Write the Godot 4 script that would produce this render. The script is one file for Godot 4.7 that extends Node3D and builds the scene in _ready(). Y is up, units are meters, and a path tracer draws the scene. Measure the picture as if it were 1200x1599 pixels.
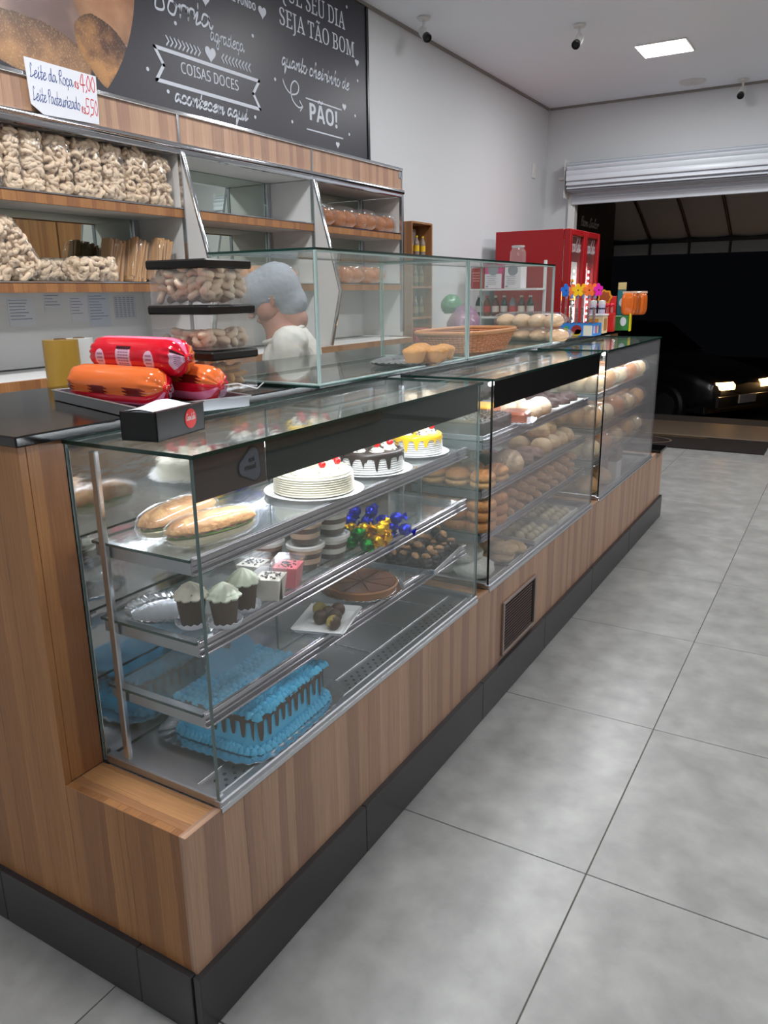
extends Node3D
# A bakery counter at night: y up, metres. The counter front is the plane x = 0, its near end z = 0; it runs towards -z.

class MB:
	# collects triangles for one surface; front faces run clockwise
	var v := PackedVector3Array()
	var uv := PackedVector2Array()
	var ix := PackedInt32Array()
	var col := PackedColorArray()
	var weld: Array[Vector2i] = []
	var c := Color(1, 1, 1)

	func vert(p: Vector3, t := Vector2.ZERO) -> int:
		v.append(p)
		uv.append(t)
		col.append(c)
		return v.size() - 1

	func orient(from: int) -> void:
		# closed shapes: turn the triangles added since `from` so that they face outwards (clockwise)
		var vol := 0.0
		var o := v[ix[from]]
		for i in range(from, ix.size(), 3):
			vol += (v[ix[i]] - o).dot((v[ix[i + 1]] - o).cross(v[ix[i + 2]] - o))
		if vol > 0.0:
			for i in range(from, ix.size(), 3):
				var k := ix[i + 1]
				ix[i + 1] = ix[i + 2]
				ix[i + 2] = k

	func poly(pts: Array, out: Vector3, uvs: Array = []) -> void:
		var nrm: Vector3 = (pts[1] - pts[0]).cross(pts[2] - pts[0])
		var b := v.size()
		for i in pts.size():
			vert(pts[i], uvs[i] if uvs else Vector2.ZERO)
		for i in range(1, pts.size() - 1):
			if nrm.dot(out) > 0.0:
				ix.append_array([b, b + i + 1, b + i])
			else:
				ix.append_array([b, b + i, b + i + 1])

	func plane_uv(p: Vector3, axis: int, turn: bool) -> Vector2:
		var t := Vector2(-p.z, -p.y) if axis == 0 else (Vector2(p.x, p.z) if axis == 1 else Vector2(p.x, -p.y))
		return Vector2(t.y, t.x) if turn else t

	func box(ctr: Vector3, size: Vector3, bev := 0.002, turn := false, xf := Transform3D.IDENTITY) -> MB:
		# a box with chamfered edges; uv in metres, turned if the grain runs the other way
		var h := size * 0.5
		bev = minf(bev, minf(h.x, minf(h.y, h.z)) * 0.6)
		var org := xf * ctr
		var corner := func(s: Vector3, axis: int) -> Vector3:
			var q := s * (h - Vector3.ONE * bev)
			q[axis] = s[axis] * h[axis]
			return q
		for a in 3:
			var b := (a + 1) % 3
			var d := (a + 2) % 3
			for s: float in [-1.0, 1.0]:
				var pts: Array = []
				var uvs: Array = []
				for k: Vector2 in [Vector2(-1, -1), Vector2(1, -1), Vector2(1, 1), Vector2(-1, 1)]:
					var sg := Vector3.ZERO
					sg[a] = s
					sg[b] = k.x
					sg[d] = k.y
					var q: Vector3 = corner.call(sg, a) + ctr
					pts.append(xf * q)
					uvs.append(plane_uv(q, a, turn))
				var o := Vector3.ZERO
				o[a] = s
				poly(pts, xf.basis * o, uvs)
				if bev <= 0.0:
					continue
				for s2: float in [-1.0, 1.0]:
					# the chamfer along axis d between the faces a (sign s) and b (sign s2)
					var e: Array = []
					for k: Vector2 in [Vector2(-1, a), Vector2(1, a), Vector2(1, b), Vector2(-1, b)]:
						var sg := Vector3.ZERO
						sg[a] = s
						sg[b] = s2
						sg[d] = k.x
						e.append(xf * (corner.call(sg, int(k.y)) + ctr))
					var o2 := Vector3.ZERO
					o2[a] = s
					o2[b] = s2
					var t0 := plane_uv(ctr + h * o2, a, turn)
					poly(e, xf.basis * o2, [t0, t0, t0, t0])
		if bev > 0.0:
			for sx: float in [-1.0, 1.0]:
				for sy: float in [-1.0, 1.0]:
					for sz: float in [-1.0, 1.0]:
						var s3 := Vector3(sx, sy, sz)
						poly([xf * (corner.call(s3, 0) + ctr), xf * (corner.call(s3, 1) + ctr), xf * (corner.call(s3, 2) + ctr)], xf.basis * s3)
		return self

	func lathe(prof: Array, seg := 24, xf := Transform3D.IDENTITY, smooth := false, ripple := 0.0, ripples := 0, twist := 0.0) -> MB:
		# prof: Vector2(radius, height); each step of the profile keeps its edge unless smooth
		var from := ix.size()
		var rows: Array = []
		var tall: float = maxf(0.0001, absf(prof[-1].y - prof[0].y))
		var ring := func(p: Vector2, t: float) -> int:
			var b := v.size()
			for i in seg + 1:
				var a := TAU * i / seg
				var r: float = p.x * (1.0 + ripple * cos(a * ripples + twist * (p.y - prof[0].y) / tall))
				vert(xf * Vector3(cos(a) * r, p.y, sin(a) * r), Vector2(float(i) / seg, t))
			weld.append(Vector2i(b, b + seg))
			return b
		for k in prof.size():
			var t := float(k) / (prof.size() - 1)
			if smooth or k == 0 or k == prof.size() - 1:
				var r0: int = ring.call(prof[k], t)
				rows.append([r0, r0])
			else:
				rows.append([ring.call(prof[k], t), ring.call(prof[k], t)])
		for k in prof.size() - 1:
			var a: int = rows[k][1]
			var b: int = rows[k + 1][0]
			for i in seg:
				if prof[k].x > 1e-6:
					ix.append_array([a + i, b + i, a + i + 1])
				if prof[k + 1].x > 1e-6:
					ix.append_array([a + i + 1, b + i, b + i + 1])
		orient(from)
		return self

	func tube(path: Array, rad, seg := 8, closed := false) -> MB:
		# a round bar along a path; rad is one radius or one per point
		var from := ix.size()
		var n := path.size()
		var first := v.size()
		var up := Vector3(0.123, 0.98, 0.157).normalized()
		for k in n:
			var p: Vector3 = path[k]
			var nx: Vector3 = path[(k + 1) % n] if closed or k < n - 1 else p
			var pv: Vector3 = path[(k + n - 1) % n] if closed or k > 0 else p
			var d := (nx - pv).normalized()
			var s := d.cross(up)
			if s.length() < 0.05:
				s = d.cross(Vector3(1, 0, 0.1))
			s = s.normalized()
			var w := s.cross(d).normalized()
			up = w
			var r: float = rad[k] if rad is Array else rad
			for i in seg:
				var a := TAU * i / seg
				vert(p + (s * cos(a) + w * sin(a)) * r, Vector2(float(i) / seg, float(k) / n))
		var last := n if closed else n - 1
		for k in last:
			var a := first + k * seg
			var b := first + ((k + 1) % n) * seg
			for i in seg:
				var j := (i + 1) % seg
				ix.append_array([a + i, b + i, a + j, a + j, b + i, b + j])
		if not closed:
			for e: int in [0, n - 1]:
				var m := vert(path[e])
				for i in seg:
					var a := first + e * seg
					if e == 0:
						ix.append_array([m, a + i, a + (i + 1) % seg])
					else:
						ix.append_array([m, a + (i + 1) % seg, a + i])
		orient(from)
		return self

	func blob(ctr: Vector3, rad: Vector3, xf := Transform3D.IDENTITY, nu := 16, nv := 10, warp = null, tint = null) -> MB:
		# a rounded lump: an ellipsoid whose points warp(direction, point) may move
		var from := ix.size()
		var first := v.size()
		for j in nv + 1:
			var th := PI * j / nv
			for i in nu + 1:
				var ph := TAU * i / nu
				var d := Vector3(sin(th) * cos(ph), cos(th), sin(th) * sin(ph))
				var p := d * rad
				if warp:
					p = warp.call(d, p)
				if tint:
					c = tint.call(d)
				vert(xf * (p + ctr), Vector2(float(i) / nu, float(j) / nv))
			weld.append(Vector2i(first + j * (nu + 1), first + j * (nu + 1) + nu))
		for j in nv:
			for i in nu:
				var a := first + j * (nu + 1) + i
				var b := a + nu + 1
				if j > 0:
					ix.append_array([a, b, a + 1])
				if j < nv - 1:
					ix.append_array([a + 1, b, b + 1])
		orient(from)
		return self

	func sheet(fn: Callable, nu: int, nv: int) -> MB:
		var first := v.size()
		for j in nv + 1:
			for i in nu + 1:
				vert(fn.call(float(i) / nu, float(j) / nv), Vector2(float(i) / nu, float(j) / nv))
		for j in nv:
			for i in nu:
				var a := first + j * (nu + 1) + i
				var b := a + nu + 1
				ix.append_array([a, a + 1, b, a + 1, b + 1, b])
		return self

	func prism(outline: Array, depth: float, xf := Transform3D.IDENTITY) -> MB:
		# a flat outline (Vector2) with thickness along local z, from 0 to depth
		var pv := PackedVector2Array(outline)
		if Geometry2D.is_polygon_clockwise(pv):
			pv.reverse()
		var t := Geometry2D.triangulate_polygon(pv)
		var n := pv.size()
		for f: float in [0.0, 1.0]:
			var b := v.size()
			for q in pv:
				vert(xf * Vector3(q.x, q.y, depth * f), q)
			var o := xf.basis * Vector3(0, 0, 1 if f > 0 else -1)
			for i in range(0, t.size(), 3):
				var a0 := v[b + t[i]]
				var m := (v[b + t[i + 1]] - a0).cross(v[b + t[i + 2]] - a0)
				if m.dot(o) > 0:
					ix.append_array([b + t[i], b + t[i + 2], b + t[i + 1]])
				else:
					ix.append_array([b + t[i], b + t[i + 1], b + t[i + 2]])
		for i in n:
			var p := pv[i]
			var q := pv[(i + 1) % n]
			poly([xf * Vector3(p.x, p.y, 0), xf * Vector3(q.x, q.y, 0), xf * Vector3(q.x, q.y, depth), xf * Vector3(p.x, p.y, depth)], xf.basis * Vector3(q.y - p.y, p.x - q.x, 0))
		return self

	func into(m: ArrayMesh, mat: Material) -> void:
		var nr := PackedVector3Array()
		nr.resize(v.size())
		for i in range(0, ix.size(), 3):
			var a := ix[i]
			var b := ix[i + 1]
			var d := ix[i + 2]
			var n := (v[d] - v[a]).cross(v[b] - v[a])
			nr[a] += n
			nr[b] += n
			nr[d] += n
		for w in weld:
			var s := nr[w.x] + nr[w.y]
			nr[w.x] = s
			nr[w.y] = s
		for i in nr.size():
			nr[i] = nr[i].normalized() if nr[i].length_squared() > 1e-20 else Vector3.UP
		var arr := []
		arr.resize(Mesh.ARRAY_MAX)
		arr[Mesh.ARRAY_VERTEX] = v
		arr[Mesh.ARRAY_NORMAL] = nr
		arr[Mesh.ARRAY_TEX_UV] = uv
		arr[Mesh.ARRAY_COLOR] = col
		arr[Mesh.ARRAY_INDEX] = ix
		m.add_surface_from_arrays(Mesh.PRIMITIVE_TRIANGLES, arr)
		m.surface_set_material(m.get_surface_count() - 1, mat)

	func mesh(mat: Material) -> ArrayMesh:
		var m := ArrayMesh.new()
		into(m, mat)
		return m


var M := {}
var taken := {}
var rng := RandomNumberGenerator.new()
var noise := FastNoiseLite.new()

func numbered(called: String) -> String:
	var n: int = taken.get(called, 0)
	taken[called] = n + 1
	return called if n == 0 else "%s_%03d" % [called, n]

func tag(o: Node3D, label: String, category: String, group := "", kind := "") -> Node3D:
	if label: o.set_meta("label", label)
	if category: o.set_meta("category", category)
	if group: o.set_meta("group", group)
	if kind: o.set_meta("kind", kind)
	return o

func thing(called: String, label: String, category: String, at := Vector3.ZERO, turn := 0.0, group := "") -> Node3D:
	var o := Node3D.new()
	o.name = numbered(called)
	add_child(o)
	o.position = at
	o.rotation.y = turn
	tag(o, label, category, group)
	return o

func part(called: String, m: Mesh, parent: Node3D, at := Transform3D.IDENTITY, kind := "") -> MeshInstance3D:
	var o := MeshInstance3D.new()
	o.name = called
	o.mesh = m
	o.transform = at
	parent.add_child(o, true)
	if kind: o.set_meta("kind", kind)
	return o

func single(called: String, m: Mesh, label: String, category: String, at := Transform3D.IDENTITY, group := "") -> MeshInstance3D:
	var o := MeshInstance3D.new()
	o.name = numbered(called)
	o.mesh = m
	o.transform = at
	add_child(o)
	tag(o, label, category, group)
	return o

func struct(called: String, m: Mesh, at := Transform3D.IDENTITY) -> MeshInstance3D:
	var o := MeshInstance3D.new()
	o.name = called
	o.mesh = m
	o.transform = at
	add_child(o)
	o.set_meta("kind", "structure")
	return o

func again(src: Node3D, at: Transform3D, label := "", group := "") -> Node3D:
	var o: Node3D = src.duplicate()
	var base := str(src.name)
	var re := RegEx.create_from_string("_\\d{3}$")
	o.name = numbered(re.sub(base, ""))
	add_child(o)
	o.transform = at
	if label: o.set_meta("label", label)
	if group: o.set_meta("group", group)
	return o

const ORD := ["first", "second", "third", "fourth", "fifth", "sixth", "seventh", "eighth", "ninth", "tenth", "eleventh", "twelfth", "thirteenth", "fourteenth", "fifteenth"]

func at(p: Vector3, yaw := 0.0, pitch := 0.0, roll := 0.0, s := 1.0) -> Transform3D:
	return Transform3D(Basis.from_euler(Vector3(pitch, yaw, roll)).scaled(Vector3.ONE * s), p)

func sc(p: Vector3, yaw: float, s: Vector3) -> Transform3D:
	return Transform3D(Basis(Vector3.UP, yaw) * Basis.from_scale(s), p)

func mb() -> MB:
	return MB.new()

func bx(c: Vector3, s: Vector3, mat: Material, bev := 0.002, turn := false) -> ArrayMesh:
	return MB.new().box(c, s, bev, turn).mesh(mat)

func mat(c: Color, rough := 0.6, metal := 0.0) -> StandardMaterial3D:
	var m := StandardMaterial3D.new()
	m.albedo_color = c
	m.roughness = rough
	m.metallic = metal
	return m

func glass(c: Color, alpha := 0.03, rough := 0.02) -> StandardMaterial3D:
	var m := mat(Color(c, alpha), rough)
	m.transparency = BaseMaterial3D.TRANSPARENCY_ALPHA
	return m

func pane(size: Vector3, edge: Material, face: Material) -> ArrayMesh:
	# a sheet of glass centred on the origin: clear faces across its thinnest axis, greenish cut edges
	var thin := size.min_axis_index()
	var f := MB.new()
	var e := MB.new()
	var h := size * 0.5
	for a in 3:
		var b := (a + 1) % 3
		var d := (a + 2) % 3
		for s: float in [-1.0, 1.0]:
			var pts := []
			for k: Vector2 in [Vector2(-1, -1), Vector2(1, -1), Vector2(1, 1), Vector2(-1, 1)]:
				var q := Vector3.ZERO
				q[a] = s * h[a]
				q[b] = k.x * h[b]
				q[d] = k.y * h[d]
				pts.append(q)
			var o := Vector3.ZERO
			o[a] = s
			(f if a == thin else e).poly(pts, o)
	var m := ArrayMesh.new()
	f.into(m, face)
	e.into(m, edge)
	return m

func lettering(s: String, font: Font, size: float, m: Material, depth := 0.002) -> ArrayMesh:
	# flat raised lettering with its origin at the start of the baseline; size is the height of a capital
	var t := TextMesh.new()
	t.text = s
	t.font = font
	t.font_size = 64
	t.pixel_size = size / 46.0
	t.depth = depth
	t.curve_step = 3.0
	t.horizontal_alignment = HORIZONTAL_ALIGNMENT_LEFT
	t.vertical_alignment = VERTICAL_ALIGNMENT_BOTTOM
	var arr := t.get_mesh_arrays()
	var am := ArrayMesh.new()
	am.add_surface_from_arrays(Mesh.PRIMITIVE_TRIANGLES, arr)
	am.surface_set_material(0, m)
	return am

# a joined-up hand: each letter is a run of points "xy" (x 0-9, y 0-9 with the baseline at 3, the small letters' top at 6), strokes parted by |
const HAND := {
	"a": "45 36 16 04 13 34 46 44 53 64", "b": "28 39 29 14 33 44 36 15", "c": "45 36 16 04 13 33 54", "d": "45 36 16 04 13 34 49 45 44 53 64", "e": "04 35 46 26 04 13 33 54",
	"g": "45 36 16 04 13 34 46 42 30 11 33 64", "q": "45 36 16 04 13 34 46 40 51 64", "h": "04 28 39 29 13|14 36 46 43 53 64", "i": "04 26 13 23 44|28 27", "l": "04 28 39 29 13 23 44", "m": "05 16 13|14 36 33|34 56 53 63 74",
	"n": "05 16 13|14 36 46 43 53 64", "o": "36 16 04 13 33 45 36 55", "r": "05 16 13|14 26 46 45", "s": "04 26 35 44 33 13 04", "t": "29 13 23 44|06 46", "u": "06 04 13 33 46 43 53 64", "z": "06 46 03 53", "ç": "45 36 16 04 13 33 54|23 32 21",
	"S": "58 39 17 36 44 33 03 05", "L": "38 29 18 14 03 13 23 54", "R": "19 13|07 29 49 47 16 53", "P": "19 13|07 29 49 47 26 16", "B": "19 13|07 29 49 46 16 46 54 33 13", "C": "58 49 18 04 13 33 54", "-": "05 35",
	"4": "29 05 55|39 32", "0": "29 06 14 33 46 38 29", "5": "59 19 16 46 44 23 03", ",": "13 02", "$": "48 28 16 45 33 03|29 22", ".": "13 23",
}

func script(s: String, x_height: float, width: float, m: Material, slant := 0.25, squeeze := 1.0, thick := 0.0015) -> ArrayMesh:
	# pen strokes as flat ribbons with a little thickness, origin at the start of the baseline
	var b := MB.new()
	var u := x_height / 3.0
	var x := 0.0
	for ch in s:
		if ch == " ":
			x += u * 3.5 * squeeze
			continue
		var adv := 0.0
		for stroke in str(HAND[ch]).split("|"):
			var pts: Array = []
			for w in stroke.split(" "):
				var px := float(w.substr(0, 1))
				var py := float(w.substr(1, 1)) - 3.0
				adv = maxf(adv, px)
				pts.append(Vector2(x + (px * squeeze + py * slant) * u, py * u))
			ribbon(b, smooth_line(pts, 4), width, thick)
		x += adv * u * squeeze + (0.0 if ch.to_lower() == ch and not ch.is_valid_int() else u * squeeze * 0.8)
	return b.mesh(m)

func smooth_line(p: Array, sub: int) -> Array:
	if p.size() < 3:
		return p
	var out := []
	for i in p.size() - 1:
		var a: Vector2 = p[maxi(i - 1, 0)]
		var d: Vector2 = p[mini(i + 2, p.size() - 1)]
		for k in sub:
			out.append(p[i].cubic_interpolate(p[i + 1], a, d, float(k) / sub))
	out.append(p[-1])
	return out

func ribbon(b: MB, pts: Array, width: float, thick := 0.0015) -> void:
	var l := []
	var r := []
	for i in pts.size():
		var d: Vector2 = (pts[mini(i + 1, pts.size() - 1)] - pts[maxi(i - 1, 0)]).normalized()
		var n := Vector2(-d.y, d.x) * width * 0.5
		l.append(pts[i] + n)
		r.append(pts[i] - n)
	for i in pts.size() - 1:
		var q := [l[i], l[i + 1], r[i + 1], r[i]]
		for z: float in [0.0, thick]:
			b.poly(q.map(func(k: Vector2) -> Vector3: return Vector3(k.x, k.y, z)), Vector3(0, 0, 1 if z > 0 else -1))
		for e in [[l[i], l[i + 1]], [r[i], r[i + 1]]]:
			b.poly([Vector3(e[0].x, e[0].y, 0), Vector3(e[1].x, e[1].y, 0), Vector3(e[1].x, e[1].y, thick), Vector3(e[0].x, e[0].y, thick)], Vector3((e[0] - pts[i]).x, (e[0] - pts[i]).y, 0))
	for e: int in [0, pts.size() - 1]:
		# round ends
		var c: Vector2 = pts[e]
		var o := []
		for k in 8:
			o.append(c + Vector2.from_angle(TAU * k / 8) * width * 0.5)
		b.prism(o, thick)
func _ready() -> void:
	rng.seed = 7
	noise.seed = 11
	noise.frequency = 1.0
	# --- camera
	var cam := Camera3D.new()
	cam.name = "camera"
	cam.position = Vector3(0.9748, 1.4613, 0.8868)
	cam.basis = Basis.from_euler(Vector3(-0.2739, 0.5343, -0.0135))
	cam.fov = 66.65
	cam.near = 0.05
	cam.far = 120.0
	add_child(cam)
	cam.current = true
	# --- night sky, exposure
	var env := Environment.new()
	env.background_mode = Environment.BG_COLOR
	env.background_color = Color(0.010, 0.011, 0.015)
	env.tonemap_mode = Environment.TONE_MAPPER_LINEAR
	env.tonemap_exposure = 2.2
	env.sdfgi_enabled = true
	env.ssao_enabled = true
	env.ssil_enabled = true
	var we := WorldEnvironment.new()
	we.name = "environment"
	we.environment = env
	add_child(we)
	make_materials()
	# --- the ceiling's LED panels light the shop
	for px: float in [-0.555, 1.75]:
		for k in 5:
			ceiling_panel(Vector3(px, 3.258, -6.05 + 1.95 * k), ([1.15, 0.95, 0.9, 2.3, 0.5] if px < 0 else [2.2, 1.1, 0.7, 0.5, 0.45])[k], "square white LED panel glowing in the ceiling nearest the doorway" if k == 0 and px < 0 else "square white LED ceiling panel, %s from the doorway in the %s row" % [ORD[k], "counter" if px < 0 else "aisle"])
	setting()
	outside()
	counter()
	for k in 3:
		glass_case(k)
	side_cabinets()
	shelving()
	board()
	person()
	fridge()
	case_one()
	case_two()
	case_three()
	shelf_goods()
	counter_goods()
	corner_goods()
	fittings()


func ceiling_panel(p: Vector3, energy: float, label: String) -> void:
	var o := thing("ceiling_light", label, "ceiling light", p, 0.0, "ceiling panels overhead")
	part("frame", mb().box(Vector3(0, -0.004, 0), Vector3(0.39, 0.008, 0.37), 0.002).mesh(M.white_plastic), o)
	part("diffuser", mb().box(Vector3(0, -0.009, 0), Vector3(0.365, 0.004, 0.345), 0.001).mesh(M.panel_glow), o)
	var l := AreaLight3D.new()
	l.name = "panel_light"
	l.area_size = Vector2(0.36, 0.34)
	l.light_color = Color(0.985, 0.99, 1.0)
	l.light_energy = energy
	l.area_range = 14.0
	l.area_attenuation = 2.0
	l.shadow_enabled = true
	l.rotation.x = -PI / 2
	l.position = Vector3(0, -0.014, 0)
	o.add_child(l, true)


func ramp_image(w: int, h: int, fn: Callable) -> ImageTexture:
	var im := Image.create(w, h, false, Image.FORMAT_RGB8)
	for y in h:
		for x in w:
			im.set_pixel(x, y, fn.call(x, y))
	return ImageTexture.create_from_image(im)


func wood_texture() -> ImageTexture:
	# vertical bands of toasted walnut laminate, each with its own tone and fine grain; 1.2 m wide, 1.2 m tall
	var r := RandomNumberGenerator.new()
	r.seed = 5
	var tones: Array[Color] = [Color(0.678, 0.543, 0.447), Color(0.715, 0.573, 0.473), Color(0.666, 0.524, 0.433), Color(0.739, 0.598, 0.493), Color(0.624, 0.486, 0.407), Color(0.697, 0.555, 0.452), Color(0.606, 0.468, 0.399)]
	var w := 768
	var cols: Array[Color] = []
	var x := 0
	var last := -1
	while x < w:
		var k := r.randi() % tones.size()
		if k == last:
			k = (k + 1) % tones.size()
		last = k
		var band := r.randi_range(12, 46)
		var edge := r.randf() < 0.3
		for i in mini(band, w - x):
			var c := tones[k]
			c = c.lerp(tones[(k + 3) % 7], 0.35 * float(i) / band)
			if edge and i < 2:
				c = c.darkened(0.12)
			cols.append(c)
		x += band
	var n := FastNoiseLite.new()
	n.seed = 3
	n.frequency = 1.0
	return ramp_image(w, 512, func(i: int, j: int) -> Color:
		var g := n.get_noise_2d(i * 0.35, j * 0.008) * 0.10 + n.get_noise_2d(i * 0.9 + 300.0, j * 0.02) * 0.06
		var shift := int(n.get_noise_2d(i * 0.02 + 70.0, j * 0.004) * 5.0)
		return cols[posmod(i + shift, w)] * (1.0 + g))


func floor_texture() -> ImageTexture:
	var n := FastNoiseLite.new()
	n.seed = 21
	n.frequency = 0.012
	n.fractal_octaves = 5
	var m := FastNoiseLite.new()
	m.seed = 8
	m.frequency = 0.03
	m.domain_warp_enabled = true
	m.domain_warp_amplitude = 25.0
	return ramp_image(768, 768, func(i: int, j: int) -> Color:
		var fx := 384.0 - absf(i - 384.0)
		var fy := 384.0 - absf(j - 384.0)
		var a := n.get_noise_2d(fx * 1.3, fy * 1.3)
		var b := m.get_noise_2d(fx, fy)
		var k := 0.60 + a * 0.07 + b * 0.03
		return Color(k * 0.995, k * 0.998, k * 0.985))


func make_materials() -> void:
	M.panel_glow = mat(Color(1, 1, 1), 0.5)
	M.panel_glow.emission_enabled = true
	M.panel_glow.emission = Color(1, 0.98, 0.94)
	M.panel_glow.emission_energy_multiplier = 3.0
	M.led_glow = mat(Color(1, 1, 1), 0.5)
	M.led_glow.emission_enabled = true
	M.led_glow.emission = Color(0.94, 0.97, 1)
	M.led_glow.emission_energy_multiplier = 4.0
	M.white_plastic = mat(Color(0.86, 0.86, 0.85), 0.4)
	M.wall = mat(Color(0.81, 0.82, 0.83), 0.85)
	M.ceiling = mat(Color(0.93, 0.955, 0.975), 0.9)
	M.joint_shade = mat(Color(0.55, 0.54, 0.52), 0.8)
	M.grout = mat(Color(0.40, 0.385, 0.36), 0.9)
	M.tile = mat(Color(1, 1, 1), 0.30)
	M.tile.metallic_specular = 0.4
	M.tile.albedo_texture = floor_texture()
	M.wood = mat(Color(1, 1, 1), 0.42)
	M.wood.albedo_texture = wood_texture()
	M.wood.uv1_scale = Vector3(1.0 / 1.2, 1.0 / 1.2, 1)
	M.wood_lit = M.wood.duplicate()  # same laminate; the glare on the front is put into this paler tint
	M.wood_lit.albedo_color = Color(1.0, 1.0, 1.0)
	M.wood_lit.roughness = 0.36
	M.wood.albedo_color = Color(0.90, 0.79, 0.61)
	M.wood_top_lit = M.wood.duplicate()  # same laminate again, lightened to carry the light falling on the ledge from above
	M.wood_top_lit.albedo_color = Color(0.99, 0.91, 0.74)
	M.granite = mat(Color(0.028, 0.028, 0.03), 0.13)
	M.granite_skirt = mat(Color(0.21, 0.205, 0.215), 0.3)
	M.steel = mat(Color(0.80, 0.81, 0.83), 0.22, 1.0)
	M.steel_soft = mat(Color(0.72, 0.73, 0.75), 0.36, 1.0)
	M.chrome = mat(Color(0.86, 0.87, 0.89), 0.08, 1.0)
	M.mirror = mat(Color(0.80, 0.84, 0.81), 0.015, 1.0)
	M.case_back = mat(Color(0.74, 0.75, 0.76), 0.10, 1.0)
	M.glass = glass(Color(0.80, 0.9, 0.86), 0.03)
	M.glass.metallic_specular = 0.34
	M.glass_worn = glass(Color(0.74, 0.73, 0.74), 0.12)
	M.glass_worn.metallic_specular = 0.42
	M.glass_milky = glass(Color(0.74, 0.74, 0.76), 0.20)
	M.glass_milky.metallic_specular = 0.42
	M.glass_edge = mat(Color(0.07, 0.20, 0.175), 0.12)
	M.glass_edge_dark = mat(Color(0.05, 0.06, 0.062), 0.15)
	M.glass_edge_grey = mat(Color(0.40, 0.47, 0.46), 0.15)
	M.glass_edge_pale = mat(Color(0.62, 0.76, 0.73), 0.2)
	M.shelf_glass = glass(Color(0.82, 0.88, 0.88), 0.06)
	M.steel_rail = mat(Color(0.70, 0.69, 0.72), 0.14, 1.0)
	M.acrylic = glass(Color(0.95, 0.95, 0.97), 0.04, 0.05)
	M.film = glass(Color(0.97, 0.97, 0.97), 0.05, 0.09)
	M.film_white = glass(Color(0.93, 0.94, 0.93), 0.5, 0.12)
	M.black_film = mat(Color(0.012, 0.013, 0.018), 0.35)
	M.black_film.metallic_specular = 0.2
	M.black_plastic = mat(Color(0.025, 0.025, 0.028), 0.35)
	M.white = mat(Color(0.84, 0.84, 0.835), 0.6)
	M.paper = mat(Color(0.88, 0.89, 0.92), 0.8)
	M.cream = mat(Color(0.85, 0.83, 0.765), 0.55)
	M.cream_green = mat(Color(0.86, 0.89, 0.81), 0.55)
	M.porcelain = mat(Color(0.90, 0.90, 0.90), 0.15)
	M.foil = mat(Color(0.85, 0.86, 0.88), 0.18, 1.0)
	M.choco = mat(Color(0.20, 0.115, 0.085), 0.35)
	M.choco_dark = mat(Color(0.13, 0.07, 0.055), 0.4)
	M.choco_matt = mat(Color(0.28, 0.18, 0.135), 0.7)
	M.red_shiny = mat(Color(0.72, 0.04, 0.05), 0.1)
	M.coca_red = mat(Color(0.62, 0.05, 0.085), 0.4)
	M.ink_white = mat(Color(0.80, 0.82, 0.86), 0.6)
	M.ink_blue = mat(Color(0.16, 0.28, 0.55), 0.7)
	M.ink_red = mat(Color(0.80, 0.16, 0.16), 0.7)
	M.ink_grey = mat(Color(0.52, 0.55, 0.6), 0.8)
	M.bread = mat(Color(1, 1, 1), 0.6)
	M.bread.vertex_color_use_as_albedo = true
	var nt := NoiseTexture2D.new()
	var fn := FastNoiseLite.new()
	fn.frequency = 0.03
	fn.fractal_octaves = 4
	nt.noise = fn
	nt.width = 256
	nt.height = 256
	nt.seamless = true
	M.crumb_noise = nt
	M.case_back.heightmap_enabled = true
	M.case_back.heightmap_texture = nt
	M.case_back.heightmap_scale = 0.035
	M.case_back.uv1_triplanar = true
	M.case_back.uv1_scale = Vector3(1.2, 3.0, 1.2)
	M.bread.heightmap_enabled = true
	M.bread.heightmap_texture = nt
	M.bread.heightmap_scale = 0.35
	M.bread.uv1_triplanar = true
	M.bread.uv1_scale = Vector3.ONE * 9.0
	M.tint = mat(Color(1, 1, 1), 0.5)
	M.tint.vertex_color_use_as_albedo = true
	M.tint_shiny = mat(Color(1, 1, 1), 0.16)
	M.tint_shiny.vertex_color_use_as_albedo = true


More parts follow.
